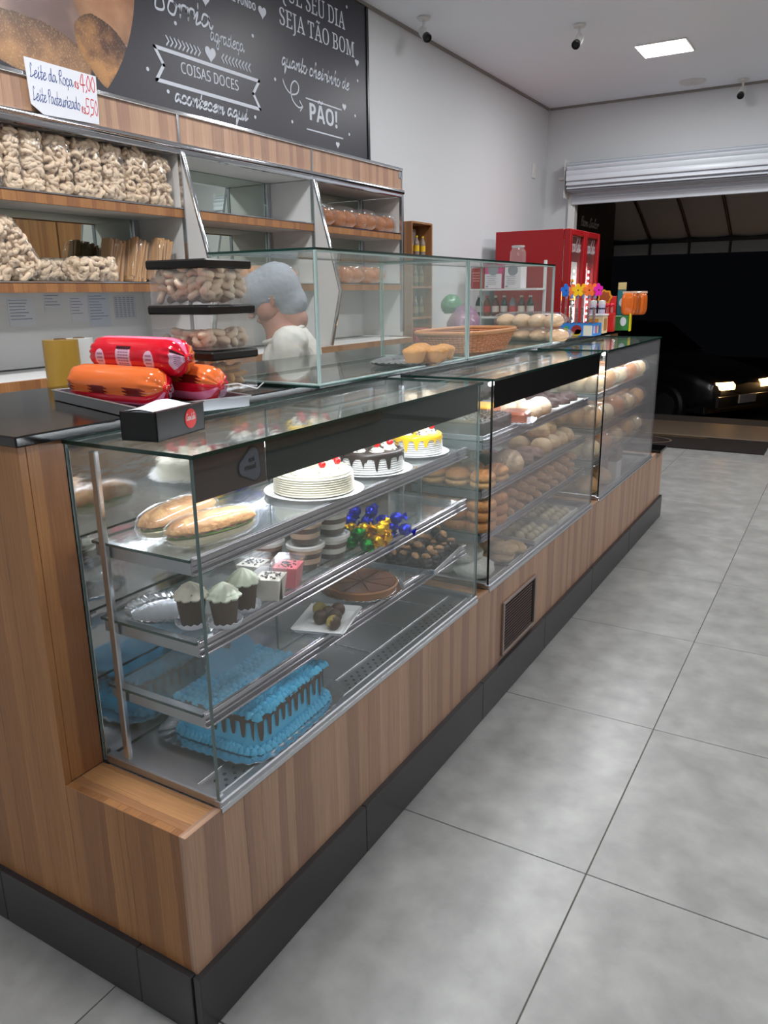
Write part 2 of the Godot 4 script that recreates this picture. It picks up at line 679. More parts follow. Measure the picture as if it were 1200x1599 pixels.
func setting() -> void:
	# the floor: a grout bed with one 80 cm tile per square laid on it
	var base := struct("floor", bx(Vector3(1.1, -0.06, -2.35), Vector3(6.4, 0.11, 11.0), M.grout, 0.0))
	var kinds: Array[ArrayMesh] = []
	for k in 9:
		var off := Vector2(rng.randf(), rng.randf())
		var b := mb().box(Vector3(0, -0.004, 0), Vector3(0.797, 0.008, 0.797), 0.0012)
		for i in b.uv.size():
			b.uv[i] = b.uv[i] / 2.4 + off
		kinds.append(b.mesh(M.tile))
	var n := 0
	for i in range(-3, 6):
		for j in range(-4, 10):
			var c := Vector3(0.554 - 0.4 - 0.8 * (-i), 0, -0.834 - 0.4 - 0.8 * (j - 0.0) + 0.0)
			if c.x < -1.95 or c.z > 3.0 or c.z < -7.55:
				continue
			n += 1
			part("tile", kinds[(i * 7 + j * 5 + 50) % 9], base, at(c + Vector3(0, -0.001, 0), PI * (n % 2)))
	struct("ceiling", bx(Vector3(1.1, 3.308, -2.35), Vector3(6.44, 0.10, 11.0), M.ceiling, 0.0))
	struct("wall_left", bx(Vector3(-2.06, 1.62, -2.35), Vector3(0.12, 3.30, 11.0), M.wall, 0.0))
	struct("wall_right", bx(Vector3(4.26, 1.62, -2.35), Vector3(0.12, 3.30, 11.0), M.wall, 0.0))
	struct("wall_back", bx(Vector3(1.1, 1.62, 3.06), Vector3(6.3, 3.30, 0.12), M.wall, 0.0))
	var far := mb()
	far.box(Vector3(-1.855, 1.36, -7.666), Vector3(0.29, 2.72, 0.18), 0.0)
	far.box(Vector3(1.1, 2.99, -7.666), Vector3(6.2, 0.54, 0.18), 0.0)
	far.box(Vector3(3.3, 1.36, -7.666), Vector3(1.8, 2.72, 0.18), 0.0)
	struct("wall_far", far.mesh(M.wall))
	# the recessed joint between walls and ceiling, its shade put into grey strips
	struct("trim_1", bx(Vector3(-1.992, 3.248, -2.3), Vector3(0.016, 0.02, 10.5), M.joint_shade, 0.001))
	struct("trim_2", bx(Vector3(1.1, 3.248, -7.568), Vector3(6.16, 0.02, 0.016), M.joint_shade, 0.001))
	# doorway: stone sill, guide rail and frame
	var d := struct("door_1", bx(Vector3(0.35, -0.008, -8.02), Vector3(4.1, 0.03, 0.90), mat(Color(0.42, 0.36, 0.30), 0.5), 0.004))
	part("guide_rail", mb().box(Vector3(-1.715, 1.22, -7.56), Vector3(0.05, 2.44, 0.06), 0.004).box(Vector3(-1.69, 1.22, -7.60), Vector3(0.035, 2.44, 0.10), 0.004).mesh(M.white_plastic), d)
	part("guide_rail", mb().box(Vector3(2.43, 1.22, -7.56), Vector3(0.05, 2.44, 0.06), 0.004).mesh(M.white_plastic), d)
	# the rolled-up slatted shutter over the doorway
	var s := thing("roller_shutter", "rolled-up white slatted metal shutter above the dark doorway", "shutter", Vector3(0.36, 2.55, -7.44))
	var slat := mb()
	var q := []
	for k in 9:
		var a := PI * k / 8.0
		q.append(Vector2(cos(a) * 0.026, sin(a) * 0.007))
	slat.prism(q, 4.12, Transform3D(Basis(Vector3(0, 1, 0), PI / 2), Vector3(-2.06, 0, 0)))
	var white_metal := mat(Color(0.80, 0.82, 0.85), 0.35)
	var sm := slat.mesh(white_metal)
	for k in 14:
		var a := -2.2 + k * 0.34
		part("slat", sm, s, Transform3D(Basis(Vector3(1, 0, 0), a - PI / 2 + PI), Vector3(0, 0.015 + sin(a) * 0.135, cos(a) * 0.135 - 0.005)))
	part("roll_core", mb().lathe([Vector2(0, -2.05), Vector2(0.128, -2.05), Vector2(0.128, 2.05), Vector2(0, 2.05)], 24, Transform3D(Basis(Vector3(0, 0, 1), PI / 2), Vector3(0, 0.015, -0.005))).mesh(white_metal), s)
	for k in 2:
		part("slat", sm, s, Transform3D(Basis(Vector3(1, 0, 0), PI / 2), Vector3(0, -0.125 - 0.052 * k, -0.09)))
	part("bottom_bar", mb().box(Vector3(0, -0.20, -0.09), Vector3(4.12, 0.075, 0.03), 0.006).box(Vector3(0, -0.175, -0.07), Vector3(4.12, 0.012, 0.02), 0.003).mesh(white_metal), s)
	for e: float in [-2.095, 2.095]:
		part("end_bracket", mb().box(Vector3(e, 0.0, -0.03), Vector3(0.008, 0.36, 0.21), 0.002).box(Vector3(e - 0.06, 0.03, -0.115), Vector3(0.12, 0.03, 0.03), 0.003).mesh(M.white_plastic), s)


func side_cabinets() -> void:
	# a wall of wood cabinets across the shop, which the shelf mirrors show
	for k in 4:
		var z := -3.03 - 1.12 * k
		var o := thing("wall_cabinet", "tall wood cabinet with chrome handles, %s along the opposite wall, seen in mirrors" % ORD[k], "cabinet", Vector3(3.92, 0, z))
		part("body", bx(Vector3(0.0, 1.22, 0), Vector3(0.50, 2.40, 1.10), M.wood, 0.003), o)
		for i in 2:
			for j in 2:
				var d := part("door", mb().box(Vector3(-0.262, [0.97, 2.17][j], -0.276 + 0.552 * i), Vector3(0.018, [1.86, 0.50][j], 0.545), 0.001).mesh(M.wood), o)
				part("handle", bx(Vector3(-0.276, [1.80, 2.02][j], -0.10 + 0.20 * i), Vector3(0.010, 0.06, 0.13), M.chrome, 0.003), d)


func outside() -> void:
	# street level lies below the shop floor
	struct("ground_street", bx(Vector3(0.5, -0.50, -16.5), Vector3(26, 0.10, 15.2), mat(Color(0.10, 0.10, 0.105), 0.9), 0.0))
	struct("ground_pavement", bx(Vector3(0.5, -0.26, -8.78), Vector3(12, 0.48, 0.66), mat(Color(0.22, 0.20, 0.185), 0.85), 0.01))
	# a black side panel beside the door with the shop's greeting
	var side := thing("sign_panel", "black side panel outside the door with pale handwritten lettering", "sign", Vector3(-1.80, 0, -8.66))
	part("board", bx(Vector3(0, 1.36, 0), Vector3(0.06, 2.9, 1.74), mat(Color(0.03, 0.028, 0.03), 0.4), 0.004), side)
	part("lettering", script("Bom Sabor", 0.045, 0.012, mat(Color(0.75, 0.75, 0.74), 0.6), 0.3), side, at(Vector3(0.031, 2.16, 0.55), PI / 2))
	# the awning: five cloth bays on black ribs, a front bar and a valance
	var a := thing("awning", "grey cloth awning on black ribs over the pavement outside", "awning", Vector3(0, 0, 0))
	var cloth := mat(Color(0.62, 0.63, 0.64), 0.9)
	var black := mat(Color(0.012, 0.012, 0.013), 0.5)
	var top := Vector2(-7.80, 2.95)
	var bot := Vector2(-10.45, 2.10)
	var xs: Array[float] = []
	for k in 9:
		xs.append(-2.02 + 0.50 * k)
	var curve := func(x: float, t: float) -> Vector3:
		var p := top.lerp(bot, t)
		return Vector3(x, p.y + sin(t * PI) * 0.10, p.x)
	for k in 8:
		var x0 := xs[k]
		var f := func(u: float, w: float) -> Vector3:
			return curve.call(x0 + 0.5 * u, w) + Vector3(0, 0.02 - 0.02 * sin(u * PI), 0)
		var b := mb().sheet(f, 4, 8)
		b.sheet(func(u: float, w: float) -> Vector3: return f.call(1.0 - u, w) + Vector3(0, 0.004, 0), 4, 8)
		part("cloth_panel", b.mesh(cloth), a)
		part("valance", bx(Vector3(x0 + 0.25, 1.985, -10.47), Vector3(0.485, 0.15, 0.006), cloth, 0.001), a)
	for x in xs:
		part("rib", mb().tube([curve.call(x, 0.0), curve.call(x, 0.25), curve.call(x, 0.5), curve.call(x, 0.75), curve.call(x, 1.0)], 0.02, 6).mesh(black), a)
		part("valance_rib", bx(Vector3(x, 1.985, -10.46), Vector3(0.03, 0.16, 0.03), black, 0.003), a)
	part("front_bar", bx(Vector3(-0.02, 2.075, -10.45), Vector3(4.1, 0.05, 0.05), black, 0.004), a)
	var brace := mb()
	brace.tube([Vector3(-2.02, 2.95, -7.82), Vector3(-2.05, 2.55, -9.0), Vector3(-2.02, 2.08, -10.43)], 0.022, 6)
	brace.tube([Vector3(-2.02, 2.08, -10.43), Vector3(-1.95, 1.98, -9.2), Vector3(-1.86, 1.9, -8.3)], 0.02, 6)
	part("side_brace", brace.mesh(black), a)
	car()
	# door mat
	var m := thing("door_mat", "dark brown doormat with a worn oval emblem lying at the doorway", "doormat", Vector3(-0.53, 0.0, -7.17))
	part("mat", bx(Vector3(0, 0.005, 0), Vector3(1.9, 0.010, 0.66), mat(Color(0.10, 0.065, 0.05), 0.95), 0.003), m)
	part("border", mb().box(Vector3(-0.25, 0.0108, -0.27), Vector3(1.25, 0.002, 0.09), 0.0005).mesh(mat(Color(0.26, 0.19, 0.09), 0.9)), m)
	var oval := mb()
	var ring := []
	for k in 33:
		ring.append(Vector2(cos(TAU * k / 32) * 0.36, sin(TAU * k / 32) * 0.2))
	ribbon(oval, ring, 0.02, 0.001)
	part("emblem", oval.mesh(mat(Color(0.42, 0.36, 0.30), 0.9)), m, Transform3D(Basis(Vector3(1, 0, 0), -PI / 2), Vector3(-0.28, 0.0105, 0.02)))
	var oval2 := mb()
	var e2 := []
	for k in 24:
		e2.append(Vector2(cos(TAU * k / 24) * 0.26, sin(TAU * k / 24) * 0.13))
	oval2.prism(e2, 0.001)
	part("emblem", oval2.mesh(mat(Color(0.20, 0.11, 0.06), 0.9)), m, Transform3D(Basis(Vector3(1, 0, 0), -PI / 2), Vector3(-0.28, 0.0105, 0.02)))


func car() -> void:
	# parked on the street, nose to the right of the doorway
	var c := thing("car", "dark car parked on the street outside with its headlights lit", "car", Vector3(-1.98, -0.46, -12.25), -0.5)
	var paint := mat(Color(0.012, 0.013, 0.022), 0.18)
	paint.clearcoat_enabled = true
	var dark := mat(Color(0.01, 0.01, 0.011), 0.6)
	# stations along the length (x): half width, sill, belt and roof heights
	var st := [[-2.35, 0.70, 0.35, 0.80, 0.82], [-2.2, 0.80, 0.28, 0.88, 0.92], [-1.6, 0.84, 0.24, 0.92, 0.98], [-1.2, 0.85, 0.24, 0.93, 1.36], [-0.6, 0.85, 0.24, 0.93, 1.44], [0.1, 0.85, 0.24, 0.92, 1.42], [0.75, 0.84, 0.24, 0.90, 0.98], [1.2, 0.83, 0.24, 0.86, 0.90], [1.7, 0.80, 0.26, 0.76, 0.80], [1.95, 0.72, 0.30, 0.66, 0.68], [2.02, 0.60, 0.36, 0.60, 0.61]]
	var f := func(u: float, w: float) -> Vector3:
		var t := u * (st.size() - 1)
		var i := mini(int(t), st.size() - 2)
		var k := t - i
		var s := []
		for j in 5:
			s.append(lerpf(st[i][j], st[i + 1][j], k))
		var hw: float = s[1]
		var roof: float = s[4]
		var tw := hw * (0.72 if roof > s[3] + 0.2 else 0.86)
		var pts := [Vector2(-hw * 0.9, s[2]), Vector2(-hw, s[2] + 0.12), Vector2(-hw, s[3] - 0.1), Vector2(-hw * 0.95, s[3]), Vector2(-tw, roof - 0.05), Vector2(-tw * 0.8, roof), Vector2(0, roof + 0.03), Vector2(tw * 0.8, roof), Vector2(tw, roof - 0.05), Vector2(hw * 0.95, s[3]), Vector2(hw, s[3] - 0.1), Vector2(hw, s[2] + 0.12), Vector2(hw * 0.9, s[2])]
		var q := w * (pts.size() - 1)
		var m := mini(int(q), pts.size() - 2)
		var p: Vector2 = pts[m].lerp(pts[m + 1], q - m)
		return Vector3(s[0], p.y, p.x)
	var b := mb().sheet(f, 30, 36)
	var nose := []
	var tail := []
	for k in 13:
		nose.append(f.call(1.0, k / 12.0))
		tail.append(f.call(0.0, k / 12.0))
	b.poly(nose, Vector3(1, 0, 0))
	b.poly(tail, Vector3(-1, 0, 0))
	part("body", b.mesh(paint), c)
	part("underside", bx(Vector3(-0.1, 0.28, 0), Vector3(4.0, 0.10, 1.5), dark, 0.01), c)
	var wg := mb()
	wg.poly([Vector3(0.72, 0.99, 0.62), Vector3(0.72, 0.99, -0.62), Vector3(0.14, 1.40, -0.52), Vector3(0.14, 1.40, 0.52)].map(func(p: Vector3) -> Vector3: return p + Vector3(0.025, 0.02, 0)), Vector3(1, 1, 0))
	part("windscreen", wg.mesh(mat(Color(0.015, 0.017, 0.02), 0.05)), c)
	for x: float in [-1.35, 1.3]:
		for z: float in [-0.76, 0.76]:
			var w := part("wheel", mb().lathe([Vector2(0, -0.10), Vector2(0.20, -0.10), Vector2(0.27, -0.105), Vector2(0.30, -0.07), Vector2(0.30, 0.07), Vector2(0.27, 0.105), Vector2(0.20, 0.10), Vector2(0, 0.10)], 24, Transform3D(Basis(Vector3(1, 0, 0), PI / 2), Vector3(x, 0.30, z))).mesh(dark), c)
			part("hub_cap", mb().lathe([Vector2(0, -0.108), Vector2(0.18, -0.104), Vector2(0.18, 0.104), Vector2(0, 0.108)], 16, Transform3D(Basis(Vector3(1, 0, 0), PI / 2), Vector3(x, 0.30, z))).mesh(M.steel_soft), w)
	var lens := mat(Color(1.0, 0.8, 0.55), 0.2)
	lens.emission_enabled = true
	lens.emission = Color(1.0, 0.72, 0.40)
	lens.emission_energy_multiplier = 7.0
	var clear := mat(Color(0.6, 0.62, 0.66), 0.15)
	for s: float in [-1.0, 1.0]:
		part("headlight", mb().box(Vector3(1.90, 0.60, 0.44 * s), Vector3(0.26, 0.13, 0.36), 0.05).mesh(lens), c)
		part("indicator_lens", mb().box(Vector3(1.78, 0.60, 0.66 * s), Vector3(0.22, 0.11, 0.16), 0.04).mesh(clear), c)
		var l := OmniLight3D.new()
		l.name = "headlight_light"
		l.light_color = Color(1.0, 0.8, 0.55)
		l.light_energy = 0.02
		l.omni_range = 12.0
		l.omni_attenuation = 2.0
		l.light_size = 0.05
		l.shadow_enabled = true
		l.position = Vector3(2.08, 0.60, 0.46 * s)
		c.add_child(l, true)
	part("number_plate", mb().box(Vector3(2.03, 0.42, 0), Vector3(0.02, 0.12, 0.38), 0.004).mesh(mat(Color(0.45, 0.46, 0.48), 0.4)), c)
	part("bumper", mb().box(Vector3(1.98, 0.40, 0), Vector3(0.09, 0.20, 1.30), 0.04).mesh(paint), c)
const TOP := 0.4655      # the wooden base's top
const GLASS_TOP := 1.194
const DEEP := 0.345      # depth of the glass cases
const CASE_Z := [[-0.101, -1.366], [-1.467, -2.711], [-2.834, -4.011]]
const SHELF_Y := [0.983, 0.814, 0.658]

func counter() -> void:
	var o := thing("bakery_counter", "long wood-laminate bakery counter with black plinth and black stone top", "counter")
	# front boards with their joints, end board and ledges
	for k in 2:
		var z0: float = [0.0, -2.80][k]
		var z1: float = [-2.798, -4.363][k]
		part("front_panel", mb().box(Vector3(-0.009, (0.13 + TOP) / 2, (z0 + z1) / 2), Vector3(0.018, TOP - 0.13, z0 - z1), 0.0008).mesh(M.wood_lit), o)
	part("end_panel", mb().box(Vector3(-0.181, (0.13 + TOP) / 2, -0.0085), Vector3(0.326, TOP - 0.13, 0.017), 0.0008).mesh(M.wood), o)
	part("ledge", mb().box(Vector3(-DEEP / 2 - 0.009, TOP - 0.0065, -0.0588), Vector3(DEEP - 0.0185, 0.012, 0.083), 0.0004, true).mesh(M.wood_top_lit), o)
	part("ledge", mb().box(Vector3(-DEEP / 2 - 0.009, TOP - 0.0065, -1.4165), Vector3(DEEP - 0.0185, 0.012, 0.101), 0.0005, true).mesh(M.wood_top_lit), o)
	part("ledge", mb().box(Vector3(-DEEP / 2 - 0.009, TOP - 0.0065, -2.7725), Vector3(DEEP - 0.0185, 0.012, 0.123), 0.0005, true).mesh(M.wood_top_lit), o)
	part("ledge", mb().box(Vector3(-DEEP / 2 - 0.009, TOP - 0.0065, -4.19), Vector3(DEEP - 0.0185, 0.012, 0.34), 0.0005, true).mesh(M.wood_top_lit), o)
	part("stone_cap", mb().box(Vector3(-0.155, TOP + 0.009, -4.25), Vector3(0.36, 0.018, 0.20), 0.002).mesh(M.granite), o)
	part("base_core", mb().box(Vector3(-0.18, 0.24, -2.18), Vector3(0.32, 0.43, 4.30), 0.0).mesh(M.white), o)
	# the tall service counter behind the cases
	part("tall_end_panel", mb().box(Vector3(-0.66, (0.13 + 1.193) / 2, -0.0085), Vector3(0.63, 1.193 - 0.13, 0.017), 0.0008).mesh(M.wood), o)
	part("tall_side_panel", mb().box(Vector3(-0.3535, (TOP + 1.193) / 2, -0.0595), Vector3(0.017, 1.193 - TOP, 0.083), 0.0008).mesh(M.wood), o)
	part("far_end_panel", mb().box(Vector3(-0.66, 0.66, -4.36), Vector3(0.63, 1.06, 0.017), 0.0008).mesh(M.wood), o)
	part("carcass", mb().box(Vector3(-0.665, 0.66, -2.18), Vector3(0.56, 1.05, 4.32), 0.0).mesh(M.white), o)
	# stone top
	part("stone_top", mb().box(Vector3(-0.6525, 1.2055, -2.18), Vector3(0.655, 0.021, 4.39), 0.003).mesh(M.granite), o)
	# plinth of black stone, one block per slab
	var cuts := [0.012, -0.62, -1.40, -2.05, -2.75, -3.5, -4.375]
	for k in cuts.size() - 1:
		var z: float = (cuts[k] + cuts[k + 1]) / 2
		part("plinth_slab", mb().box(Vector3(0.006, 0.0725, z), Vector3(0.02, 0.145, cuts[k] - cuts[k + 1] - 0.0015), 0.002).mesh(M.granite_skirt), o)
	var ex := [-0.006, -0.16, -0.62, -0.98]
	for k in ex.size() - 1:
		part("plinth_slab", mb().box(Vector3((ex[k] + ex[k + 1]) / 2, 0.0725, 0.006), Vector3(ex[k] - ex[k + 1] - 0.0015, 0.145, 0.02), 0.002).mesh(M.granite_skirt), o)
	# cabinet doors on the service side, which the shelf mirrors show
	for i in 9:
		for j in 2:
			var z := -0.25 - i * 0.48
			var y0: float = [0.15, 0.80][j]
			var y1: float = [0.79, 1.18][j]
			var d := part("door", mb().box(Vector3(-0.954, (y0 + y1) / 2, z), Vector3(0.018, y1 - y0, 0.474), 0.001).mesh(M.wood), o)
			var hz := z + (0.18 if i % 2 == 0 else -0.18)
			part("handle", mb().box(Vector3(-0.966, y1 - 0.07 if j == 0 else y0 + 0.09, hz), Vector3(0.006, 0.045, 0.085), 0.002).box(Vector3(-0.970, y1 - 0.07 if j == 0 else y0 + 0.09, hz), Vector3(0.004, 0.02, 0.05), 0.001).mesh(M.chrome), d)
	# ventilation grille in the front
	var g := thing("vent_grille", "square metal ventilation grille let into the wooden counter front", "vent", Vector3(0.001, 0.268, -1.765))
	var fr := mat(Color(0.62, 0.56, 0.53), 0.35, 0.6)
	var f := mb()
	f.box(Vector3(0.004, 0.10, 0), Vector3(0.010, 0.012, 0.345), 0.002).box(Vector3(0.004, -0.10, 0), Vector3(0.010, 0.012, 0.345), 0.002)
	f.box(Vector3(0.004, 0, 0.1665), Vector3(0.010, 0.19, 0.012), 0.002).box(Vector3(0.004, 0, -0.1665), Vector3(0.010, 0.19, 0.012), 0.002)
	part("frame", f.mesh(fr), g)
	part("backing", bx(Vector3(0.0005, 0, 0), Vector3(0.001, 0.19, 0.32), mat(Color(0.03, 0.022, 0.022), 0.8), 0.0), g)
	var sl := mb().box(Vector3.ZERO, Vector3(0.004, 0.005, 0.285), 0.001).mesh(mat(Color(0.34, 0.27, 0.26), 0.4, 0.4))
	var sv := mb().box(Vector3.ZERO, Vector3(0.003, 0.17, 0.003), 0.0).mesh(mat(Color(0.26, 0.21, 0.2), 0.4, 0.4))
	for k in 15:
		part("slat", sl, g, at(Vector3(0.005, 0.082 - k * 0.0117, 0.017)))
	var bars := mb()
	for k in 24:
		bars.box(Vector3(0.003, 0, 0.155 - k * 0.0122), Vector3(0.003, 0.175, 0.003), 0.0)
	part("upright_bars", bars.mesh(mat(Color(0.26, 0.21, 0.2), 0.4, 0.4)), g, Transform3D.IDENTITY, "stuff")


func glass_case(n: int) -> void:
	var z0: float = CASE_Z[n][0]
	var z1: float = CASE_Z[n][1]
	var L := z0 - z1
	var zc := (z0 + z1) / 2
	var names := ["nearest glass display case, holding the iced cakes and the blue cake", "middle glass display case beside the vent, full of rolls and buns", "farthest glass display case, with bagged breads near the doorway"]
	var o := thing("display_case", names[n], "display case", Vector3(0, TOP, zc))
	var H := GLASS_TOP - TOP
	var h := H - 0.012
	var edge: Material = M.glass_edge
	part("front_glass", pane(Vector3(0.006, h - 0.004, L - 0.004), M.glass_edge_grey if n == 0 else M.glass_edge_dark, [M.glass, M.glass_worn, M.glass_milky][n]), o, at(Vector3(-0.005, h / 2 + 0.004, 0)))
	for s: float in [-1.0, 1.0]:
		part("end_glass", pane(Vector3(DEEP - 0.012, h - 0.004, 0.006), M.glass_edge_grey if n == 0 else M.glass_edge_dark, M.glass), o, at(Vector3(-DEEP / 2 - 0.004, h / 2 + 0.004, s * (L / 2 - 0.004))))
	part("top_glass", pane(Vector3(DEEP + 0.002, 0.008, L + 0.012), edge, M.glass), o, at(Vector3(-DEEP / 2 + 0.004, H - 0.006, 0)))
	part("back_door", mb().box(Vector3(-DEEP + 0.004, h / 2, L / 4), Vector3(0.004, h - 0.02, L / 2 - 0.012), 0.001).mesh(M.case_back), o)
	part("back_door", mb().box(Vector3(-DEEP + 0.009, h / 2, -L / 4 + 0.01), Vector3(0.004, h - 0.02, L / 2), 0.001).mesh(M.case_back), o)
	var pan := mb()
	pan.box(Vector3(-DEEP / 2, 0.004, 0), Vector3(DEEP - 0.02, 0.006, L - 0.02), 0.001)
	pan.box(Vector3(-0.009, 0.009, 0), Vector3(0.022, 0.018, L), 0.003)
	pan.box(Vector3(-0.028, 0.007, 0), Vector3(0.008, 0.014, L - 0.03), 0.002)
	for s: float in [-1.0, 1.0]:
		pan.box(Vector3(-DEEP / 2, 0.011, s * (L / 2 - 0.012)), Vector3(DEEP - 0.02, 0.022, 0.022), 0.003)
	part("steel_pan", pan.mesh(M.steel_soft), o)
	part("front_trim", mb().box(Vector3(0.001, -0.002, 0), Vector3(0.006, 0.012, L), 0.001).mesh(M.steel), o)
	for s: float in [-1.0, 1.0]:
		part("corner_post", mb().box(Vector3(-DEEP + 0.068, h / 2, s * (L / 2 - 0.014)), Vector3(0.018, h - 0.02, 0.012), 0.002).mesh(M.steel), o)

	# the dark strip behind the top of the front glass
	var vm: Material = M.black_film if n < 2 else mat(Color(0.24, 0.25, 0.28), 0.25)
	if n == 0:
		part("valance", mb().box(Vector3(-0.0105, H - 0.052, -0.105), Vector3(0.003, 0.083, L - 0.22), 0.0).mesh(vm), o)
		var red := part("valance", mb().box(Vector3(-0.0105, H - 0.052, L / 2 - 0.108), Vector3(0.003, 0.083, 0.205), 0.0).mesh(mat(Color(0.17, 0.012, 0.03), 0.5)), o)
		red.set_meta("label", "dark red sticker with a grey emblem")
		emblem(red, Vector3(-0.0086, H - 0.052, L / 2 - 0.163))
	else:
		part("valance", mb().box(Vector3(-0.0012 if n == 1 else -0.0105, H - 0.054, 0), Vector3(0.0012 if n == 1 else 0.003, 0.088, L - 0.012), 0.0).mesh(vm), o)
	# three glass shelves on steel angles, a ridged price rail along each front edge
	for k in 3:
		var y: float = SHELF_Y[k] - TOP
		var sh := part("shelf", pane(Vector3(DEEP - 0.075, 0.006, L - 0.03), M.glass_edge, M.shelf_glass), o, at(Vector3(-DEEP / 2 - 0.008, y - 0.003, 0)))
		var ang := mb()
		for s: float in [-1.0, 1.0]:
			ang.box(Vector3(0.0, -0.018, s * (L / 2 - 0.0255)), Vector3(DEEP - 0.075, 0.028, 0.004), 0.001)
			ang.box(Vector3(0.0, -0.0055, s * (L / 2 - 0.034)), Vector3(DEEP - 0.075, 0.003, 0.018), 0.0005)
		part("bracket", ang.mesh(M.steel_soft), sh)
		var rail := mb()
		var rx := (DEEP - 0.075) / 2 + 0.002
		rail.box(Vector3(rx, -0.010, 0), Vector3(0.004, 0.034, L - 0.035), 0.001)
		rail.box(Vector3(rx + 0.004, 0.004, 0), Vector3(0.008, 0.005, L - 0.035), 0.0012)
		rail.box(Vector3(rx + 0.004, -0.012, 0), Vector3(0.006, 0.003, L - 0.035), 0.0008)
		rail.box(Vector3(rx + 0.005, -0.025, 0), Vector3(0.010, 0.005, L - 0.035), 0.0012)
		part("price_rail", rail.mesh(M.steel_rail), sh)
	# LED tube under the top, and its light
	part("led_lamp", mb().lathe([Vector2(0, -L / 2 + 0.05), Vector2(0.007, -L / 2 + 0.05), Vector2(0.007, L / 2 - 0.05), Vector2(0, L / 2 - 0.05)], 10, Transform3D(Basis(Vector3(1, 0, 0), PI / 2), Vector3(-0.035, H - 0.026, 0))).mesh(M.led_glow), o)
	var l := AreaLight3D.new()
	l.name = "case_light"
	l.area_size = Vector2(0.014, L - 0.1)
	l.light_color = Color(0.95, 0.98, 1.0)
	l.light_energy = 0.155
	l.area_range = 6.0
	l.area_attenuation = 2.0
	l.shadow_enabled = true
	# faces down and towards the back
	l.basis = Basis.looking_at(Vector3(-0.45, -1.0, 0).normalized(), Vector3(0, 0, 1))
	l.position = Vector3(-0.042, H - 0.036, 0)
	o.add_child(l, true)
	if n == 0:
		# perforated drain strip and two pan joints on the bottom
		var holes := mb()
		for i in 40:
			for j in 3:
				var c := Vector3(-0.068 + 0.016 * j, 0.0078, L / 2 - 0.06 - 0.028 * i - 0.014 * (j % 2))
				holes.lathe([Vector2(0, 0.0), Vector2(0.0045, 0.0), Vector2(0.0045, 0.0008), Vector2(0, 0.0008)], 8, at(c))
		part("drain_holes", holes.mesh(mat(Color(0.05, 0.05, 0.06), 0.6)), o, Transform3D.IDENTITY, "stuff")
		var j := mb()
		j.box(Vector3(-0.092, 0.009, 0), Vector3(0.004, 0.004, L - 0.06), 0.001)
		for k in 6:
			j.box(Vector3(-0.21, 0.0085, L / 2 - 0.17 - 0.19 * k), Vector3(0.22, 0.003, 0.004), 0.001)
		part("pan_ridge", j.mesh(M.steel), o)


func emblem(parent: Node3D, p: Vector3) -> void:
	var pts := []
	for k in 3:
		var a := PI + TAU * k / 3 + 0.12
		for i in 7:
			var b := a - 0.75 + 0.25 * i
			pts.append(Vector2.from_angle(a) * 0.0165 + Vector2.from_angle(b) * 0.0185)
	var e := mb()
	var big := pts.map(func(q: Vector2) -> Vector2: return q * 1.10)
	part("emblem_rim", mb().prism(big, 0.0012).mesh(mat(Color(0.02, 0.02, 0.03), 0.3)), parent, at(p, PI / 2))
	part("emblem", mb().prism(pts, 0.0006).mesh(mat(Color(0.30, 0.32, 0.37), 0.4)), parent, at(p + Vector3(0.0014, 0, 0), PI / 2))
	var f := FontVariation.new()
	f.base_font = sans(700)
	f.variation_embolden = 0.0
	var dark := mat(Color(0.05, 0.05, 0.04), 0.5)
	# the sticker is stuck on from behind, so its words read backwards
	for w in [["ice", 0.0095, Vector3(0.0026, 0.003, -0.011)], ["loom", 0.0105, Vector3(0.0026, -0.012, -0.015)]]:
		part("lettering", lettering(w[0], f, w[1], dark, 0.0005), parent, at(p + w[2], -PI / 2))


func sans(weight := 400) -> SystemFont:
	var f := SystemFont.new()
	f.font_names = PackedStringArray(["Droid Sans"])
	f.font_weight = weight
	return f

func serif(weight := 400) -> SystemFont:
	var f := SystemFont.new()
	f.font_names = PackedStringArray(["Droid Serif"])
	f.font_weight = weight
	return f


